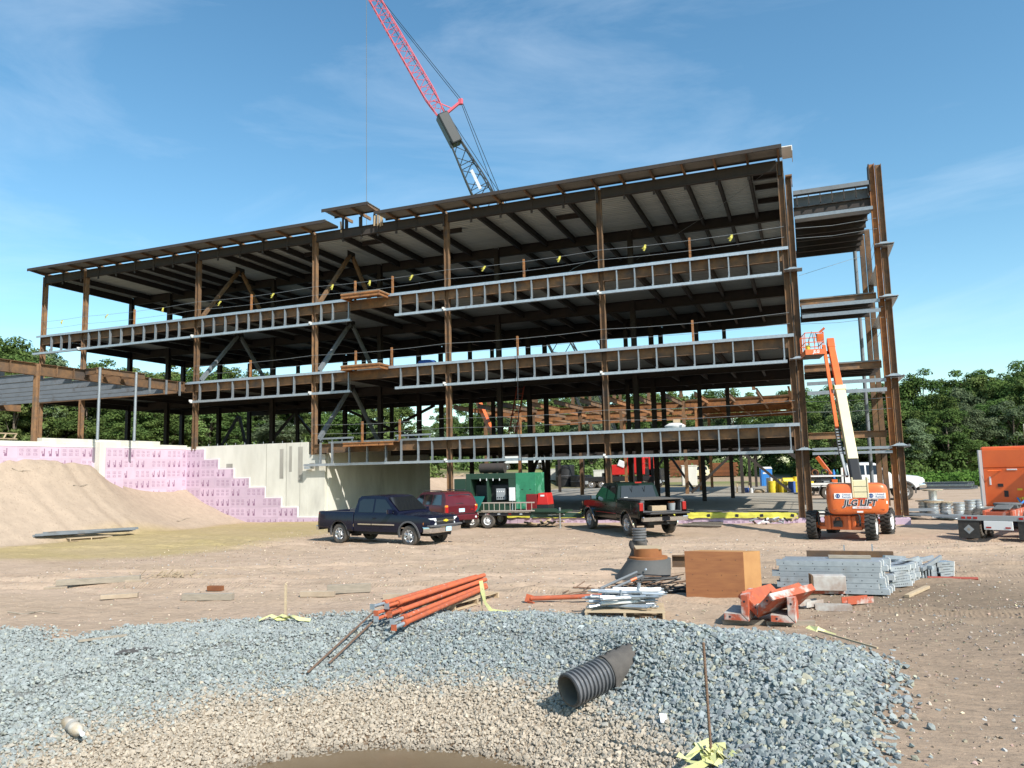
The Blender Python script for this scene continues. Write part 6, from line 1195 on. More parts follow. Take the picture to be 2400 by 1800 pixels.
# ---------------------------------------------------------------- galvanised braces heaped on a pallet
pl = thing('wooden_pallet', 'long wooden pallet under the heap of galvanised braces', 'pallet', (-3.25, -23.45, gz(-3.25, -23.4)), R(12)); pallet(pl, 1.5, 1.0, .15)
rsx = random.Random(21); zb = gz(-3.25, -23.45) + .15
for i in range(30):
    lv = i // 8; a = R(rsx.uniform(-12, 42)); L = rsx.uniform(.75, 1.25); c = Vector((-3.25 + rsx.uniform(-.2, .2), -23.42 + rsx.uniform(-.28, .28), zb + .045 + lv * .085)); d = Vector((math.cos(a), math.sin(a), rsx.uniform(-.05, .08) + .0)) * L / 2
    t = thing('galvanised_brace', 'galvanised tube brace in the heap on the long pallet', 'brace', group='heap of galvanised braces'); MB().cyl(c - d, c + d, .034, n=8).obj('tube', 'galv' if i % 3 else 'white_edge', t, smooth=40)
    for s_ in (-1, 1): MB().bar(c + d * s_ * .98, c + d * s_ * 1.1, .07, .012).obj('flattened_end', 'galv', t)
    if i % 3 == 0: MB().bar(c + d * .2, c + d * .25 + Vector((0, -.03, .14)), .03, .05).obj('clamp', 'galv', t)
# ---------------------------------------------------------------- manhole cone with rings, upright pipe, rebar offcuts
CX, CY = -3.78, -18.3; cz = gz(CX, CY)
t = thing('manhole_cone', 'dark grey precast manhole cone standing on the dirt', 'manhole cone', (CX, CY, cz))
vs = []; n = 36
for r0, z, ox in ((.70, 0, -.16), (.70, .05, -.16), (.56, .45, .0), (.56, .5, .0), (.52, .5, .0)): vs += [(ox + r0 * math.cos(2 * math.pi * i / n), r0 * math.sin(2 * math.pi * i / n), z) for i in range(n)]
MB().add(vs, [(j * n + i, j * n + (i + 1) % n, (j + 1) * n + (i + 1) % n, (j + 1) * n + i) for j in range(4) for i in range(n)] + [tuple(range(4 * n, 5 * n))]).obj('cone', 'cone_grey', t, smooth=40)
for (x, z) in ((.05, .3), (.42, .14)): MB().lathe([(.0, .0), (.03, .012), (.0, .02)], 10, Matrix.Translation((x, -.68 if z > .2 else -.74, z)) @ Matrix.Rotation(R(60), 4, 'X')).obj('lifting_pin', 'galv', t)
rg = thing('plastic_ring', 'brown plastic grade ring with a rim on top of the grey cone', 'ring', (CX - .02, CY, cz + .5)); MB().lathe([(.30, .04), (.50, .0), (.50, .05), (.36, .06), (.355, .26), (.31, .27), (.29, .24)], 32).obj('ring', 'brick_ring', rg, smooth=35)
cv = thing('plywood_cover', 'pale plywood cover on top of the brown ring', 'cover', (CX - .02, CY, cz + .775)); MB().box((0, 0, .0), (.66, .52, .02), (.05, .02, .3)).obj('panel', 'wood', cv)
up_ = thing('corrugated_riser', 'upright black corrugated pipe wrapped in fabric behind the cone', 'pipe', (CX - .34, CY + .55, gz(CX, CY + .5)))
prof = []; z = 0
while z < 1.18: prof += [(.17, z), (.195, z + .02), (.195, z + .045), (.17, z + .06)]; z += .072
MB().lathe(prof, 24).obj('barrel', 'hdpe', up_, smooth=50)
vs = []; NB = 16
for j in range(NB):
    z = .25 + .62 * j / (NB - 1)
    for i in range(24): a = 2 * math.pi * i / 24; r0 = .215 + .03 * math.sin(a * 3 + j * .8) + .05 * math.exp(-((a - 3.4) / .7) ** 2); vs.append((r0 * math.cos(a), r0 * math.sin(a), z + .02 * math.sin(a * 5 + j)))
MB().add(vs, [(j * 24 + i, j * 24 + (i + 1) % 24, (j + 1) * 24 + (i + 1) % 24, (j + 1) * 24 + i) for j in range(NB - 1) for i in range(24)]).obj('wrap', 'geotextile', up_, smooth=70)
rsx = random.Random(31)
def rod_pile(lab, group, n, cx, cy, rx, ry, h, mk, names):
    for i in range(n):
        a = R(rsx.gauss(20, 28)); L = rsx.uniform(.5, 1.1); c = Vector((cx + rsx.uniform(-rx, rx), cy + rsx.uniform(-ry, ry), 0)); c.z = gz(c.x, c.y) + .02 + h * rsx.random() * max(0, 1 - abs(c.x - cx) / rx * .8); d = Vector((math.cos(a), math.sin(a), rsx.uniform(-.12, .22))) * L / 2
        m_ = c + Vector((0, 0, rsx.uniform(-.04, .05))); t = thing(names, lab, names.split('_')[-1] if names != 'bent_bar' else 'bar', group=group); MB().tube([c - d, m_, c + d], rsx.uniform(.011, .018), 5).obj('rod', mk if rsx.random() < .8 else 'rebar', t)
rod_pile('dark bent bar in the tangle before the grey cone', 'tangle of dark bars', 60, -3.05, -20.4, .95, .6, .34, 'black', 'bent_bar')
rod_pile('dark bent bar scattered left of the grey cone', 'scattered dark bars', 22, -4.3, -21.2, .8, .5, .06, 'rebar', 'bent_bar')
for i in range(9):
    x, y = rsx.uniform(-4.6, -2.4), rsx.uniform(-21.4, -19.6); t = thing('wood_offcut', 'small timber offcut in the tangle around the grey cone', 'offcut', (x, y, gz(x, y) + .03), rsx.uniform(0, 3), 'offcuts round the cone'); MB().box((0, 0, 0), (rsx.uniform(.2, .5), .09, .04)).obj('piece', 'wood', t)
for i, (a, b) in enumerate((((-4.35, -21.1, .1), (-3.6, -20.6, .42)), ((-4.05, -21.2, .12), (-3.45, -20.75, .36)))):
    t = thing('grey_tube', ['thin grey tube leaning on the tangle of bars, left one', 'thin grey tube with orange end leaning on the tangle of bars'][i], 'tube'); MB().cyl(a, b, .03, n=8).obj('tube', 'primed', t, smooth=40)
    if i: MB().cyl(Vector(a).lerp(Vector(b), .6), Vector(a).lerp(Vector(b), .8), .034, n=8).obj('band', 'orange', t)
t = thing('steel_beam', 'rusty steel beam lying behind the plywood box', 'beam'); MB().hb((-3.3, -17.6, .32), (-1.6, -17.4, .32), .3, .2).obj('section', 'rust', t); 
# plywood box
t = thing('plywood_box', 'large brown plywood box standing on the dirt', 'box', (-1.78, -21.3, gz(-1.78, -21.3)), R(1.5))
MB().b2((-.61, -.04, -.02), (.61, .0, .96)).obj('front_panel', 'plywood', t, bevel=.004); MB().add([(.612, -.03, -.02), (.93, .52, -.02), (.93, .52, .93), (.612, -.03, .955)], [(0, 1, 2, 3)]).obj('side_panel', 'plywood_side', t).modifiers.new('s', 'SOLIDIFY').thickness = .02
MB().add([(-.61, .0, .955), (.61, .0, .955), (.92, .52, .93), (-.30, .52, .93)], [(0, 1, 2, 3)]).obj('top_panel', 'plywood_side', t); MB().b2((-.3, .5, 0), (.92, .52, .92)).obj('back_panel', 'plywood', t)
for i in range(4):
    for j in range(3): MB().box((-.45 + .3 * i, -.044, .15 + .32 * j), (.012, .006, .012)).obj('screw_head', 'ink', t)
# ---------------------------------------------------------------- orange steel forms, angled, on timbers
def angle_form(lab, loc, rot, L, a=.34, b=.34, mk='orange_dirty', end='orange_dirty'):
    t = thing('steel_form', lab, 'steel form', loc, rot=rot); k = .13
    MB().prism([(0, 0), (a, 0), (a, k), (k, k)], -L / 2, L / 2, 'Y').obj('lower_leg', mk, t, bevel=.004); MB().prism([(0, .004), (k - .004, k + .004), (k - .004, b), (0, b)], -L / 2, L / 2, 'Y').obj('upright_leg', 'concrete_white' if mk == 'orange_dirty' else mk, t, bevel=.004)
    MB().prism([(.02, .006), (a - .01, .01), (a - .01, k - .01), (k, k - .01)], -L / 2 - .008, -L / 2 - .001, 'Y').obj('end_plate', end, t); MB().prism([(.01, .03), (k - .014, k), (k - .014, b - .01), (.01, b - .01)], -L / 2 - .008, -L / 2 - .001, 'Y').obj('end_plate', end, t)
    for p_ in ((a * .75, k * .5), (k * .5, b * .75)): MB().cyl((p_[0], -L / 2 - .012, p_[1]), (p_[0], -L / 2 - .008, p_[1]), .02, n=8).obj('bolt_hole', 'ink', t)
    return t
z0 = gz(-.8, -23.3)
for i, (x, y) in enumerate(((-1.0, -23.55), (-.25, -23.45))): t = thing('timber_bearer', ['left timber bearer under the orange steel forms', 'right timber bearer under the orange steel forms'][i], 'timber', (x, y, z0 + .04), R(15)); MB().box((0, 0, 0), (.85, .12, .09)).obj('beam', 'wood_grey', t, bevel=.006)
angle_form('orange angle form with whitened edge lying at the left of the form stack', (-.88, -23.4, z0 + .10), (0, R(-90), R(-6)), .85, .46, .44)
angle_form('bright orange angle form tipped on edge in the middle of the form stack', (-.55, -23.2, z0 + .16), (0, R(-48), R(-22)), 1.2, .55, .50, 'orange_worn', 'orange_worn')
angle_form('long orange form leaning across the top of the form stack', (-.42, -23.35, z0 + .24), (R(4), R(-40), R(-40)), 1.15, .50, .16, 'orange_dirty', 'orange_dirty')
angle_form('rust stained angle form at the right front of the form stack', (-.12, -23.5, z0 + .10), (0, R(-90), R(-4)), .6, .44, .42, 'orange_dirty', 'orange_dirty')
t = thing('concrete_form_block', 'weathered whitish form block on top of the small form stack', 'form', (.46, -21.45, z0 + .34), R(10)); MB().b2((-.31, -.14, 0), (.31, .14, .29)).obj('face', 'concrete_white', t, bevel=.01); MB().box((-.33, 0, .15), (.03, .29, .31)).obj('rim', 'rust', t)
for i, (x, y, z, rz, L, mk, lab) in enumerate(((.52, -21.75, .06, 6, .66, 'concrete_white', 'red and white painted channel at the bottom of the small form stack'), (.45, -21.4, .22, 12, .6, 'orange_dirty', 'faded red channel under the whitish form block'), (.12, -21.6, .06, 50, .5, 'concrete_white', 'twisted pale channel at the left of the small form stack'), (.02, -21.3, .16, 30, .6, 'wood', 'plank under the left of the whitish form block'), (.98, -21.35, .03, 38, .62, 'orange_dirty', 'pink channel lying alone on the dirt right of the small form stack'))):
    t = thing('form_channel', lab, 'channel', (x, y, gz(x, y) + z), R(rz)); MB().b2((-L / 2, -.09, 0), (L / 2, .09, .012)).obj('web', mk, t)
    for s_ in (-1, 1): MB().b2((-L / 2, min(s_ * .09, s_ * .078), .0125), (L / 2, max(s_ * .09, s_ * .078), .12)).obj('flange', mk, t)
# ---------------------------------------------------------------- stack of galvanised wall panels
def galv_panel(lab, x, y, z, rz, L, w=.26, h=.11):
    t = thing('galvanised_form', lab, 'panel', (x, y, z), R(rz), 'stack of galvanised panels'); MB().b2((-L / 2, -w / 2, 0), (L / 2, -w / 2 + .012, h)).obj('face', 'galv', t); MB().b2((-L / 2, -w / 2 + .012, h - .012), (L / 2, w / 2, h)).obj('top_flange', 'galv', t); MB().b2((-L / 2, -w / 2 + .012, 0), (L / 2, w / 2, .012)).obj('bottom_flange', 'galv', t); MB().b2((L / 2 + .001, -w / 2, 0), (L / 2 + .012, w / 2, h)).obj('end_plate', 'white_edge', t)
    hm = MB()
    for k in range(7): xx = -L / 2 + .15 + (L - .3) * k / 6; hm.cyl((xx, -w / 2 - .002, h * .5), (xx, -w / 2 - .0005, h * .5), .012, n=8)
    tag(hm.obj('bolt_holes', 'ink', t), kind='stuff')
k = 0; OR = ['bottom', 'second lowest', 'third', 'fourth', 'fifth', 'top']
for lv in range(6):
    for j in range(3):
        galv_panel('long galvanised panel, %s course of the stack, %s' % (OR[lv], ('front row', 'middle row', 'back row')[j]), .48 + (.10, -.04, .06, -.07, .02, .0)[lv] + .1 * j, -20.15 + .28 * j, gz(.5, -20) + .03 + lv * .114, 3, 2.15 - .06 * ((lv * 2 + j) % 3))
for i in range(16):
    lv = i // 4; galv_panel('short galvanised panel in the low stack behind the long panels', 1.95 + .13 * (i % 4), -18.7 + .32 * (i % 4), gz(2, -18.5) + .02 + lv * .118, 40 + (i * 37 % 20), .62, .24)
rsx = random.Random(5)
for i in range(10):
    x, y = 2.35 + rsx.uniform(-.3, .5), -17.6 + rsx.uniform(-.4, .5); a = R(rsx.choice((35, 55, 130, 20))); t = thing('galvanised_frame_bar', 'galvanised frame bar thrown on the low stack of short panels', 'frame bar', group='frame bars on the low stack'); c = Vector((x, y, gz(x, y) + .32 + .2 * rsx.random())); d = Vector((math.cos(a), math.sin(a), rsx.uniform(-.25, .25))) * .45; MB().bar(c - d, c + d, .06, .09).obj('bar', 'galv', t)
for i in range(4): galv_panel('galvanised panel stood on edge at the right end of the stacks', 2.75 + .07 * i, -17.2 + .05 * i, gz(2.8, -17.2) + .06, 62, .8, .1, .34)
for i in range(3): galv_panel('small galvanised panel lying at the far right of the stacks', 3.1, -16.9, gz(3.1, -16.9) + .02 + .12 * i, 48 - 6 * i, .5, .3)
t = thing('steel_beam', 'rusty channel lying behind the galvanised panel stack', 'beam', (1.05, -17.2, gz(1, -17.2)), R(3)); MB().b2((-1.0, -.02, .38), (1.0, .0, .62)).obj('web', 'rust', t); MB().b2((-1.0, 0, .6), (1.0, .12, .62)).obj('flange', 'rust', t)
for s_ in (-.7, .7): MB().box((s_, .05, .19), (.15, .15, .38)).obj('block', 'wood_grey', t)
t = thing('timber_plank', 'grey plank on top of the galvanised panel stack', 'plank', (.95, -19.7, gz(1, -19.7) + .74), R(3)); MB().box((0, 0, 0), (.86, .14, .06)).obj('board', 'wood_grey', t)
for i, (a, b) in enumerate((((.95, -16.9, .55), (1.25, -16.9, .38)), ((1.6, -16.9, .58), (1.3, -16.9, .38)))): t = thing('bent_strut', ['left thin galvanised strut sticking up behind the panel stack', 'right thin galvanised strut sticking up behind the panel stack'][i], 'strut'); MB().bar(a, b, .03, .03).obj('arm', 'galv', t); MB().bar((a[0], a[1], a[2] + .18), a, .03, .03).obj('tip', 'galv', t)
t = thing('timber_plank', 'lone timber plank on the dirt right of the galvanised panels', 'plank', (2.25, -19.6, gz(2.25, -19.6) + .04), R(68)); MB().box((0, 0, 0), (1.5, .1, .06)).obj('board', 'wood', t, bevel=.005)
t = thing('red_pole', 'thin red brown pole on the dirt right of the panel stacks', 'pole'); MB().cyl((2.7, -17.6, .06), (3.75, -17.55, .06), .035, n=8).obj('tube', 'red_ladder', t, smooth=40)
# ---------------------------------------------------------------- timber and steel lying on the left
def timber(lab, x, y, L, w, h, rz, mk='wood_grey', tilt=0): t = thing('timber_block', lab, 'timber', (x, y, gz(x, y) + h / 2 + .01), rot=(0, R(tilt), R(rz))); MB().box((0, 0, 0), (L, w, h)).obj('beam', mk, t, bevel=.006)
timber('long weathered timber beam resting on blocks at far left', -17.75, -22.9, 2.1, .14, .15, 30, tilt=-1); timber('pale short block under the left end of the long timber beam', -18.6, -23.5, .55, .2, .12, 12, 'wood_dusty'); timber('pale short block under the right end of the long timber beam', -16.9, -22.5, .45, .2, .1, 20, 'wood_dusty')
timber('pale timber offcut nearest the left edge of the gravel', -15.3, -24.4, .8, .16, .1, 38, 'wood_dusty'); timber('grey timber block lying alone left of centre', -12.9, -24.1, 1.2, .17, .15, 16); timber('small brown block behind the grey timber block', -13.6, -23.1, .4, .12, .12, 10, 'lumber_brown')
timber('pale block left of the orange shores', -10.45, -23.3, .8, .14, .12, 15, 'wood_dusty'); timber('grey block leaning on the pale block left of the orange shores', -10.0, -22.7, 1.0, .1, .2, 30); timber('pale plank just behind the orange shores', -8.35, -23.3, .65, .16, .12, 15, 'wood_dusty')
for i in range(6):
    t = thing('steel_angle', 'grey steel angle in the bundle at the foot of the sand mound', 'steel angle', group='bundle of steel angles'); a = Vector((-33.05 + .05 * i, -13.4 + .35 * (i % 3), .26 + .05 * (i // 2))); b = Vector((-31.15 + .1 * i, -9.6 - .3 * (i % 2), .24 + .05 * (i // 2))); MB().bar(a, b, .10, .012).obj('leg', 'primed', t); MB().bar(a + Vector((-.05, 0, .05)), b + Vector((-.05, 0, .05)), .012, .10).obj('leg', 'primed', t)
pl = thing('wooden_pallet', 'wooden pallet under the bundle of steel angles', 'pallet', (-31.7, -11.6, gz(-31.7, -11.6) + .02), R(63)); pallet(pl, 1.8, .9, .13)
for i, (x, y, L, a) in enumerate(((-15.2, -26.6, 1.2, 20), (-20.5, -22.0, .8, 40), (-9.9, -27.3, .5, 70), (-36.6, -11.5, .9, 70), (-35.5, -8.9, 1.4, 100), (-33.8, -3.6, 1.8, 110))):
    t = thing('dry_branch', ['dry branch on the dirt at the left edge of the gravel', 'dry twig far left on the dirt', 'twig on the gravel edge left of the stake', 'dry twigs on top of the sand mound at the left', 'dry stick on the slope of the sand mound', 'bent rod on the right flank of the sand mound'][i], 'branch'); d = Vector((math.cos(R(a)), math.sin(R(a)), 0)) * L / 2; c = Vector((x, y, 0)); mb = MB()
    mb.tube([(*(c + d * f).xy, gz((c + d * f).x, (c + d * f).y) + .03 + .04 * math.sin(f * 5)) for f in (-1, -.4, .2, 1)], [.018, .016, .012, .006], 5); mb.tube([(*(c).xy, gz(c.x, c.y) + .04), (c.x + d.y * .6, c.y - d.x * .6, gz(c.x, c.y) + .10)], [.01, .004], 4); mb.obj('twig', 'wood_grey', t)
t = thing('wooden_ladder', 'pale ladder lying on top of the wall at the left edge', 'ladder', (-37.9, -12.2, 5.0), R(90))
for s_ in (0, .34): MB().bar((-1.2, .1, s_ * .8), (1.35, .1, s_ * .8), .05, .06).obj('rail', 'wood', t)
for i in range(5): MB().bar((-1 + .55 * i, .1, .02), (-.88 + .55 * i, .1, .27), .04, .06).obj('rung', 'wood', t)
# straw tuft
t = thing('straw_tuft', 'small heap of dry straw on the dirt left of centre', 'straw', (-17.1, -21.1, gz(-17.1, -21.1))); mb = MB(); rsx = random.Random(9)
for i in range(60): x, y = rsx.gauss(0, .45), rsx.gauss(0, .2); a = rsx.uniform(0, 3.1); mb.bar((x, y, .02), (x + .22 * math.cos(a), y + .22 * math.sin(a), rsx.uniform(.03, .2)), .018, .01)
tag(mb.obj('stalks', 'wood', t), kind='stuff')
# ---------------------------------------------------------------- slab clutter, right side stock and distant yard
rsx = random.Random(14)
for i in range(16):
    x, y = -1.6 + rsx.uniform(-.9, 1.1), .0; t = thing('scrap_piece', 'scrap metal or timber piece heaped at the slab edge by the corner column', 'scrap', (x, -.7 + rsx.uniform(-.3, .2), gz(x, -.7) + rsx.uniform(.05, .28)), rot=(rsx.uniform(-.5, .5), rsx.uniform(-.5, .5), rsx.uniform(0, 3)), group='scrap heap at the slab edge'); MB().box((0, 0, 0), (rsx.uniform(.25, .7), .07, .05)).obj('piece', rsx.choice(('black', 'wood', 'white_sheet', 'galv', 'rust')), t)
for i in range(5): t = thing('timber_board', 'dark board lying on the dirt right of the black pickup', 'board', (-4.7 + .1 * i, -2.3 + .18 * i, gz(-4.6, -2.3) + .05 + .03 * i), R(-10 + 6 * i), 'boards beside the black pickup'); MB().box((0, 0, 0), (2.2 - .2 * i, .15, .04)).obj('plank', 'wood_grey' if i % 2 else 'rust_dark_shaded', t)
for i in range(10): x, y = -12.6 + rsx.uniform(-.8, .9), -1.1 + rsx.uniform(-.4, .4); t = thing('wood_offcut', 'broken wood piece heaped under the trailer tongue', 'offcut', (x, y, gz(x, y) + .05 + rsx.uniform(0, .15)), rot=(rsx.uniform(-.4, .4), rsx.uniform(-.4, .4), rsx.uniform(0, 3)), group='wood heap under the trailer'); MB().box((0, 0, 0), (rsx.uniform(.3, .7), .12, .06)).obj('piece', 'wood', t)
t = thing('portable_toilet', 'blue portable toilet with white roof beyond the slab', 'portable toilet', (-4.2, 50.5, gz(-4.2, 50.5) + .25), R(12))
MB().b2((-.58, -.58, .05), (.58, .58, 2.0)).obj('cabin', 'blue', t, bevel=.03); MB().prism([(-.62, 2.0), (.62, 2.0), (.5, 2.22), (-.5, 2.22)], -.62, .62, 'Y').obj('roof', 'white_sheet', t, bevel=.03); MB().b2((-.42, -.60, .15), (.42, -.582, 1.9)).obj('door', 'blue', t, bevel=.01); MB().box((-.2, -.605, 1.55), (.4, .01, .16)).obj('sign', 'white_sheet', t); MB().box((.3, -.61, 1.1), (.06, .03, .14)).obj('door_handle', 'black', t)
BL = ['yellow drum at the left of the drum group on the slab', 'tall yellow drum left of centre in the drum group', 'white topped drum at the left back of the drum group', 'yellow drum lying across the top of the drum group', 'yellow drum in the middle of the drum group', 'dark blue drum among the yellow drums', 'yellow drum right of the dark blue drum', 'yellow pail on top at the right of the drum group', 'yellow drum at the right end near the corner column']
for i, (x, y, z, r0, h, mk) in enumerate(((-2.6, 27.0, .5, .3, .9, 'yellow'), (-2.25, 27.3, .5, .3, 1.05, 'yellow'), (-2.75, 27.9, .5, .32, 1.15, 'white_sheet'), (-1.8, 27.5, 1.35, .3, .8, 'yellow'), (-1.75, 26.8, .5, .3, .85, 'yellow'), (-1.1, 26.7, .5, .28, .85, 'blue_tarp'), (-.75, 27.2, .5, .3, .85, 'yellow'), (-.8, 28.0, 1.2, .2, .5, 'yellow'), (-.3, 27.0, .5, .28, .8, 'yellow'))):
    t = thing('plastic_drum', BL[i], 'drum', (x, y, z), rot=(0, R(90), R(20)) if i == 3 else None); MB().lathe([(.001, 0), (r0, 0), (r0 * 1.02, h * .3), (r0, h * .33), (r0 * 1.02, h * .66), (r0, h * .7), (r0, h), (r0 * .9, h + .02), (.001, h + .02)], 16).obj('drum', mk, t, smooth=40); MB().lathe([(r0 * 1.03, h * .96), (r0 * 1.05, h * .98), (r0 * 1.03, h)], 16).obj('rim', mk, t)
for i, (x, y, mk) in enumerate(((-4.6, 27.2, 'blue_tarp'), (-4.2, 26.8, 'white_sheet'), (-3.6, 26.9, 'wood'))): t = thing('bucket', ['blue bucket left of the drum group on the slab', 'white bucket left of the drum group on the slab', 'tan sack between the buckets and the drum group'][i], 'bucket' if i < 2 else 'sack', (x, y, .5)); MB().lathe([(.001, 0), (.15, 0), (.19, .4), (.17, .4), (.14, .05)] if i < 2 else [(.001, 0), (.4, .0), (.45, .12), (.3, .28), (.001, .3)], 14).obj('pail' if i < 2 else 'bag', mk, t, smooth=40)
t = thing('sawhorse', 'wooden sawhorse standing on the slab left of the toilet', 'sawhorse', (-4.9, 27.5, .5), .2)
MB().bar((-.6, 0, .8), (.6, 0, .8), .1, .1).obj('beam', 'wood', t)
for sx in (-1, 1):
    for sy in (-1, 1): MB().bar((sx * .5, sy * .3, 0), (sx * .45, 0, .8), .08, .04).obj('leg', 'wood', t)
t = thing('conveyor_arm', 'dark lattice conveyor leaning low behind the drums', 'conveyor'); MB().bar((-1.5, 34, 4.0), (1.2, 34, 1.6), .3, .35).obj('arm', 'rust_dark_shaded', t)
# cable spools and decking sheets on the right
for i, (x, y) in enumerate(((6.0, 9.0), (6.3, 8.0), (6.9, 8.2), (7.4, 7.3), (8.4, 10.2), (8.9, 10.7))):
    t = thing('wire_spool', ['shiny wire spool at the left of the spool cluster', 'shiny wire spool in front of the spool cluster', 'shiny wire spool at the right of the spool cluster', 'single shiny wire spool standing between the cluster and the orange truck', 'shiny wire spool near the orange truck, left one', 'shiny wire spool near the orange truck, right one'][i], 'wire spool', (x, y, gz(x, y))); hh = .62
    MB().lathe([(.001, 0), (.3, 0), (.3, .03), (.24, .035), (.24, hh - .035), (.3, hh - .03), (.3, hh), (.001, hh)], 20).obj('drum', 'spool', t, smooth=30)
    for z in (.12, .3, .48): MB().lathe([(.235, z - .07), (.275, z - .05), (.275, z + .05), (.235, z + .07)], 20).obj('wire_coil', 'galv', t, smooth=40)
    if i < 3: MB().lathe([(.001, hh), (.42, hh), (.42, hh + .04), (.001, hh + .04)], 20).obj('wooden_flange', 'wood', t)
t = thing('spool_stack_top', 'upper pale wooden reel on the spool cluster', 'reel', (6.4, 8.5, gz(6.4, 8.5) + .67)); MB().lathe([(.001, 0), (.5, 0), (.5, .04), (.2, .05), (.2, .5), (.48, .52), (.48, .56), (.001, .56)], 20).obj('reel', 'spool', t, smooth=30); MB().lathe([(.001, .561), (.52, .561), (.52, .6), (.001, .6)], 20).obj('wooden_flange', 'wood', t)
for i, (x, y, rz, L, W_) in enumerate(((5.0, 3.6, 10, 1.5, .8), (5.4, 2.9, -12, 2.4, .7), (6.6, 3.4, 14, 1.8, .9), (4.6, 4.2, 30, 1.2, .6), (7.4, 5.0, 22, 1.6, .6))):
    t = thing('deck_sheet', ['folded grey deck sheet piled before the right corner column', 'long grey deck sheet lying flat before the right corner column', 'ribbed pale deck sheet on the dirt beside the spools', 'short grey sheet leaning at the right corner column', 'thin grey sheet before the single wire spool'][i], 'deck sheet', (x, y, gz(x, y) + .08 + (.30 if i == 0 else .12 if i == 1 else 0)), rot=(0.05, .06 * (i % 2), R(rz))); pr_ = []; n = 6
    for k in range(n): pr_ += [(-W_ / 2 + W_ * (k + a) / n, b) for a, b in ((0, 0), (.4, 0), (.5, .05), (.9, .05))]
    pr_.append((W_ / 2, 0)); mb = MB(); mb.add([(x_, y_, z_) for x_ in (-L / 2, L / 2) for y_, z_ in pr_], [(k, k + 1, len(pr_) + k + 1, len(pr_) + k) for k in range(len(pr_) - 1)]); o = mb.obj('sheet', 'galv' if i == 2 else 'primed', t); o.modifiers.new('s', 'SOLIDIFY').thickness = .006
rsx = random.Random(77)
for i in range(14):
    x, y = 9.2 + rsx.uniform(-1.6, 3.5), 13 + rsx.uniform(-2.5, 4); t = thing('stacked_stud', 'metal or timber length strewn beyond the spools on the right', 'stud', (x, y, gz(x, y) + .08 + .1 * rsx.random()), R(rsx.uniform(-30, 50)), 'lengths beyond the spools'); MB().box((0, 0, 0), (rsx.uniform(1, 2.6), .1, .08)).obj('length', rsx.choice(('primed', 'galv', 'wood_grey', 'rust')), t)
for i in range(6): t = thing('steel_beam', 'grey steel beam in the long pile before the brush on the right', 'beam', (11.2 + .3 * (i % 3), 44 + .5 * i, gz(11, 44) + .2 + .32 * (i // 3)), R(-8), 'beam pile on the right'); MB().hb((-4, 0, 0), (3.2, 0, 0), .3, .2).obj('section', 'primed', t)
# yard behind the slab
for i, (x, y, r0, h) in enumerate(((-31.6, 64, 1.35, 2.9), (-29.0, 63, 1.5, 1.5), (-25.6, 66, 1.2, 1.6))): t = thing('plastic_tank', ['tall black tank standing behind the slab', 'low wide black tank right of the tall one', 'black tank furthest right behind the slab'][i], 'tank', (x, y, gz(x, y))); MB().lathe([(.001, 0), (r0, 0), (r0, h), (r0 * .92, h + .08), (.001, h + .08)], 24).obj('shell', 'black', t, smooth=40); MB().lathe([(r0 * 1.0, h * .5 - .06), (r0 * 1.04, h * .5), (r0, h * .5 + .06)], 24).obj('band', 'plastic_grey', t)
for i, (x, y, a, b, h) in enumerate(((-34.2, 66, 2.4, 1.6, 1.5), (-27.4, 68, 2.2, 1.6, 1.9), (-24.0, 61, 1.8, 1.4, 1.7), (-14.2, 62, 1.9, 1.5, 2.5))): t = thing('precast_block', ['pale precast block left of the tall black tank', 'pale precast block behind the low black tank', 'pale precast unit left of the red crane', 'pale precast unit right of the red crane'][i], 'precast block', (x, y, gz(x, y)), .2); MB().b2((-a / 2, -b / 2, 0), (a / 2, b / 2, h)).obj('shell', 'concrete', t, bevel=.06); MB().b2((-a / 2 - .05, -b / 2 - .05, h), (a / 2 + .05, b / 2 + .05, h + .12)).obj('lip', 'concrete', t, bevel=.03)
t = thing('site_trailer', 'long white box trailer in the far yard behind the frame', 'trailer', (-40.5, 72, gz(-40.5, 72)), R(5)); MB().b2((-4, -1.2, 1.0), (4, 1.2, 3.9)).obj('box', 'white_paint', t, bevel=.04); MB().b2((3.2, -1.0, .4), (3.8, 1.0, .98)).obj('bogie', 'black', t); MB().box((4.9, 0, 2.4), (1.4, 2, 1.8)).obj('cab', 'panel_grey', t, bevel=.1)
for x in (-2.6, 2.2, 3.2):
    for s_ in (-1, 1): wheel(t, x, s_ * 1.05, .5, .3, 'truck', s_)
for i, (x, y, n, L) in enumerate(((-17.9, 83, 10, 4.6), (-11.9, 82, 7, 4.0), (-1.0, 52.5, 0, 0))):
    if not n: continue
    for k in range(n): t = thing('timber_pack', ['brown timber pack layer in the tall stack under the trees', 'brown timber pack layer in the lower stack under the trees'][i], 'timber pack', (x + .15 * (k % 2), y, gz(x, y) + .15 + k * (2.5 - .5 * i) / n), R(-6), ['tall timber stack', 'lower timber stack'][i]); MB().b2((-L / 2, -.7, 0), (L / 2, .7, (2.4 - .5 * i) / n)).obj('boards', 'lumber_brown', t)
t = thing('utility_truck', 'small pale green vehicle parked between the brown timber stacks', 'car', (-14.6, 78, gz(-14.6, 78)), R(-80)); suv(t, 'cream', 1.05)
fe = thing('wire_fence', 'tall pale wire fence along the far field', 'fence'); 
for k in range(9): x = -74 + 3.2 * k; MB().cyl((x, 104 - .4 * k, gz(x, 104)), (x, 104 - .4 * k, gz(x, 104) + 4.2), .08, n=6).obj('post', 'galv_stud', fe)
for z in (.4, 1.4, 2.4, 3.4, 4.1): MB().tube([(-74, 104, gz(-74, 104) + z), (-48.4, 100.8, gz(-48.4, 101) + z)], .05, 4).obj('wire', 'galv_stud', fe)
rsx = random.Random(3)
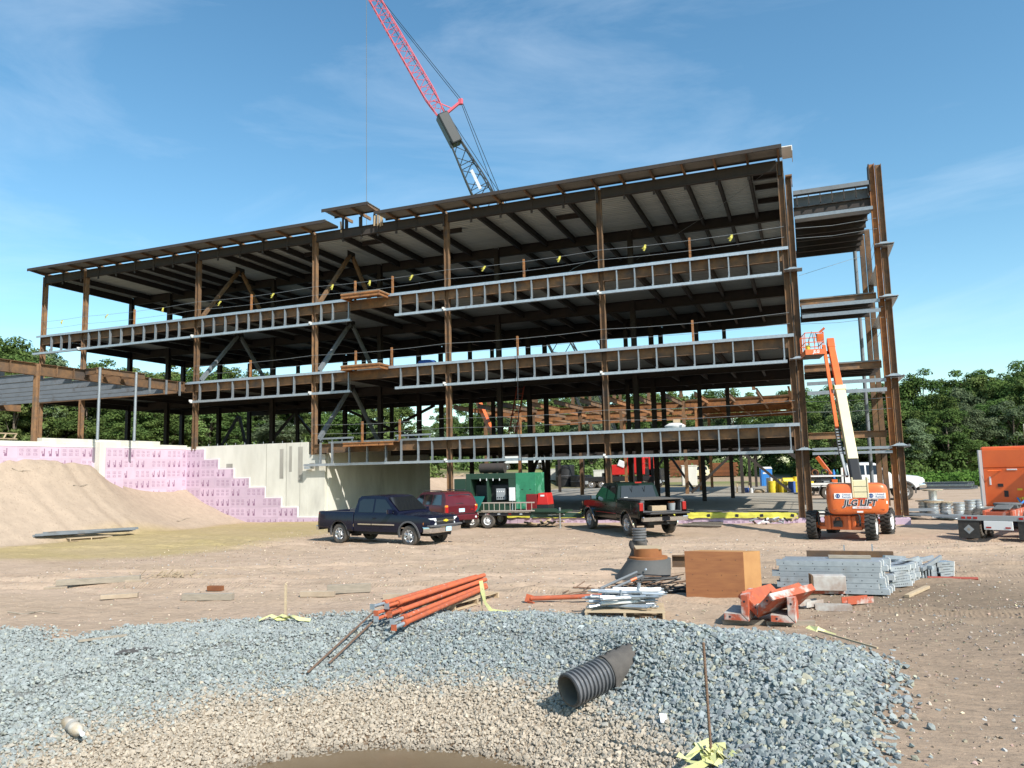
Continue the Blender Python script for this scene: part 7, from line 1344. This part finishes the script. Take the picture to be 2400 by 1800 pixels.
for i in range(26):
    x, y = -37 + rsx.uniform(-3.5, 4), 44 + rsx.uniform(-4, 6); t = thing('wood_offcut', 'pale board in the heap beyond the dark concrete return wall', 'board', (x, y, gz(x, y) + .06 + .3 * rsx.random()), rot=(0, rsx.uniform(-.1, .1), rsx.uniform(0, 3)), group='board heap beyond the wall'); MB().box((0, 0, 0), (rsx.uniform(1, 2.5), .25, .06)).obj('plank', 'wood', t)
# things on the floors
t = thing('leaning_ladder', 'red brown ladder leaning up to the second floor inside the frame', 'ladder')
for s_ in (0, .5): MB().bar((-18.6 + s_, 9.4, 4.75), (-18.1 + s_, 10.6, 9.2), .05, .09).obj('rail', 'red_ladder', t)
for k in range(13): f_ = (k + .5) / 13; MB().bar((-18.6 + .5 * f_, 9.4 + 1.2 * f_, 4.75 + 4.45 * f_), (-18.1 + .5 * f_, 9.4 + 1.2 * f_, 4.75 + 4.45 * f_), .03, .03).obj('rung', 'red_ladder', t)
t = thing('tarped_bundle', 'bundle under a blue tarp on the third floor edge', 'bundle', (-21.0, 2.5, 8.98)); MB().lathe([(.75, 0), (.7, .3), (.5, .55), (.001, .62)], 14).obj('tarp', 'blue_tarp', t, smooth=60); MB().lathe([(.78, 0), (.8, .04), (.75, .05)], 14).obj('hem', 'blue_tarp', t)
t = thing('sack_pile', 'pale sacks piled at the second floor edge', 'sacks', (-6.0, .9, 4.74)); MB().lathe([(.5, 0), (.55, .12), (.3, .26), (.001, .28)], 12).obj('sacks', 'white_sheet', t, smooth=60); MB().box((.1, -.1, .36), (.35, .2, .16), (0, 0, .3)).obj('carton', 'wood', t)
t = thing('slab_cable', 'thick black cable lying along the slab edge', 'cable'); MB().tube([(x, .75 + .25 * math.sin(x * 1.7) + .1 * math.sin(x * 4), .53 + .015 * math.sin(x * 3)) for x in np.linspace(-9, -.8, 40)], .025, 5).obj('line', 'black', t)
for i, (x, y, L) in enumerate(((-6.2, 2.6, 1.4), (-8.4, 9, 1.6))): t = thing('timber_plank', ['plank lying in the sun on the slab', 'dark plank lying in the shade on the slab'][i], 'plank', (x, y, .53), R(6)); MB().box((0, 0, 0), (L, .14, .05)).obj('board', 'wood' if not i else 'wood_grey', t)
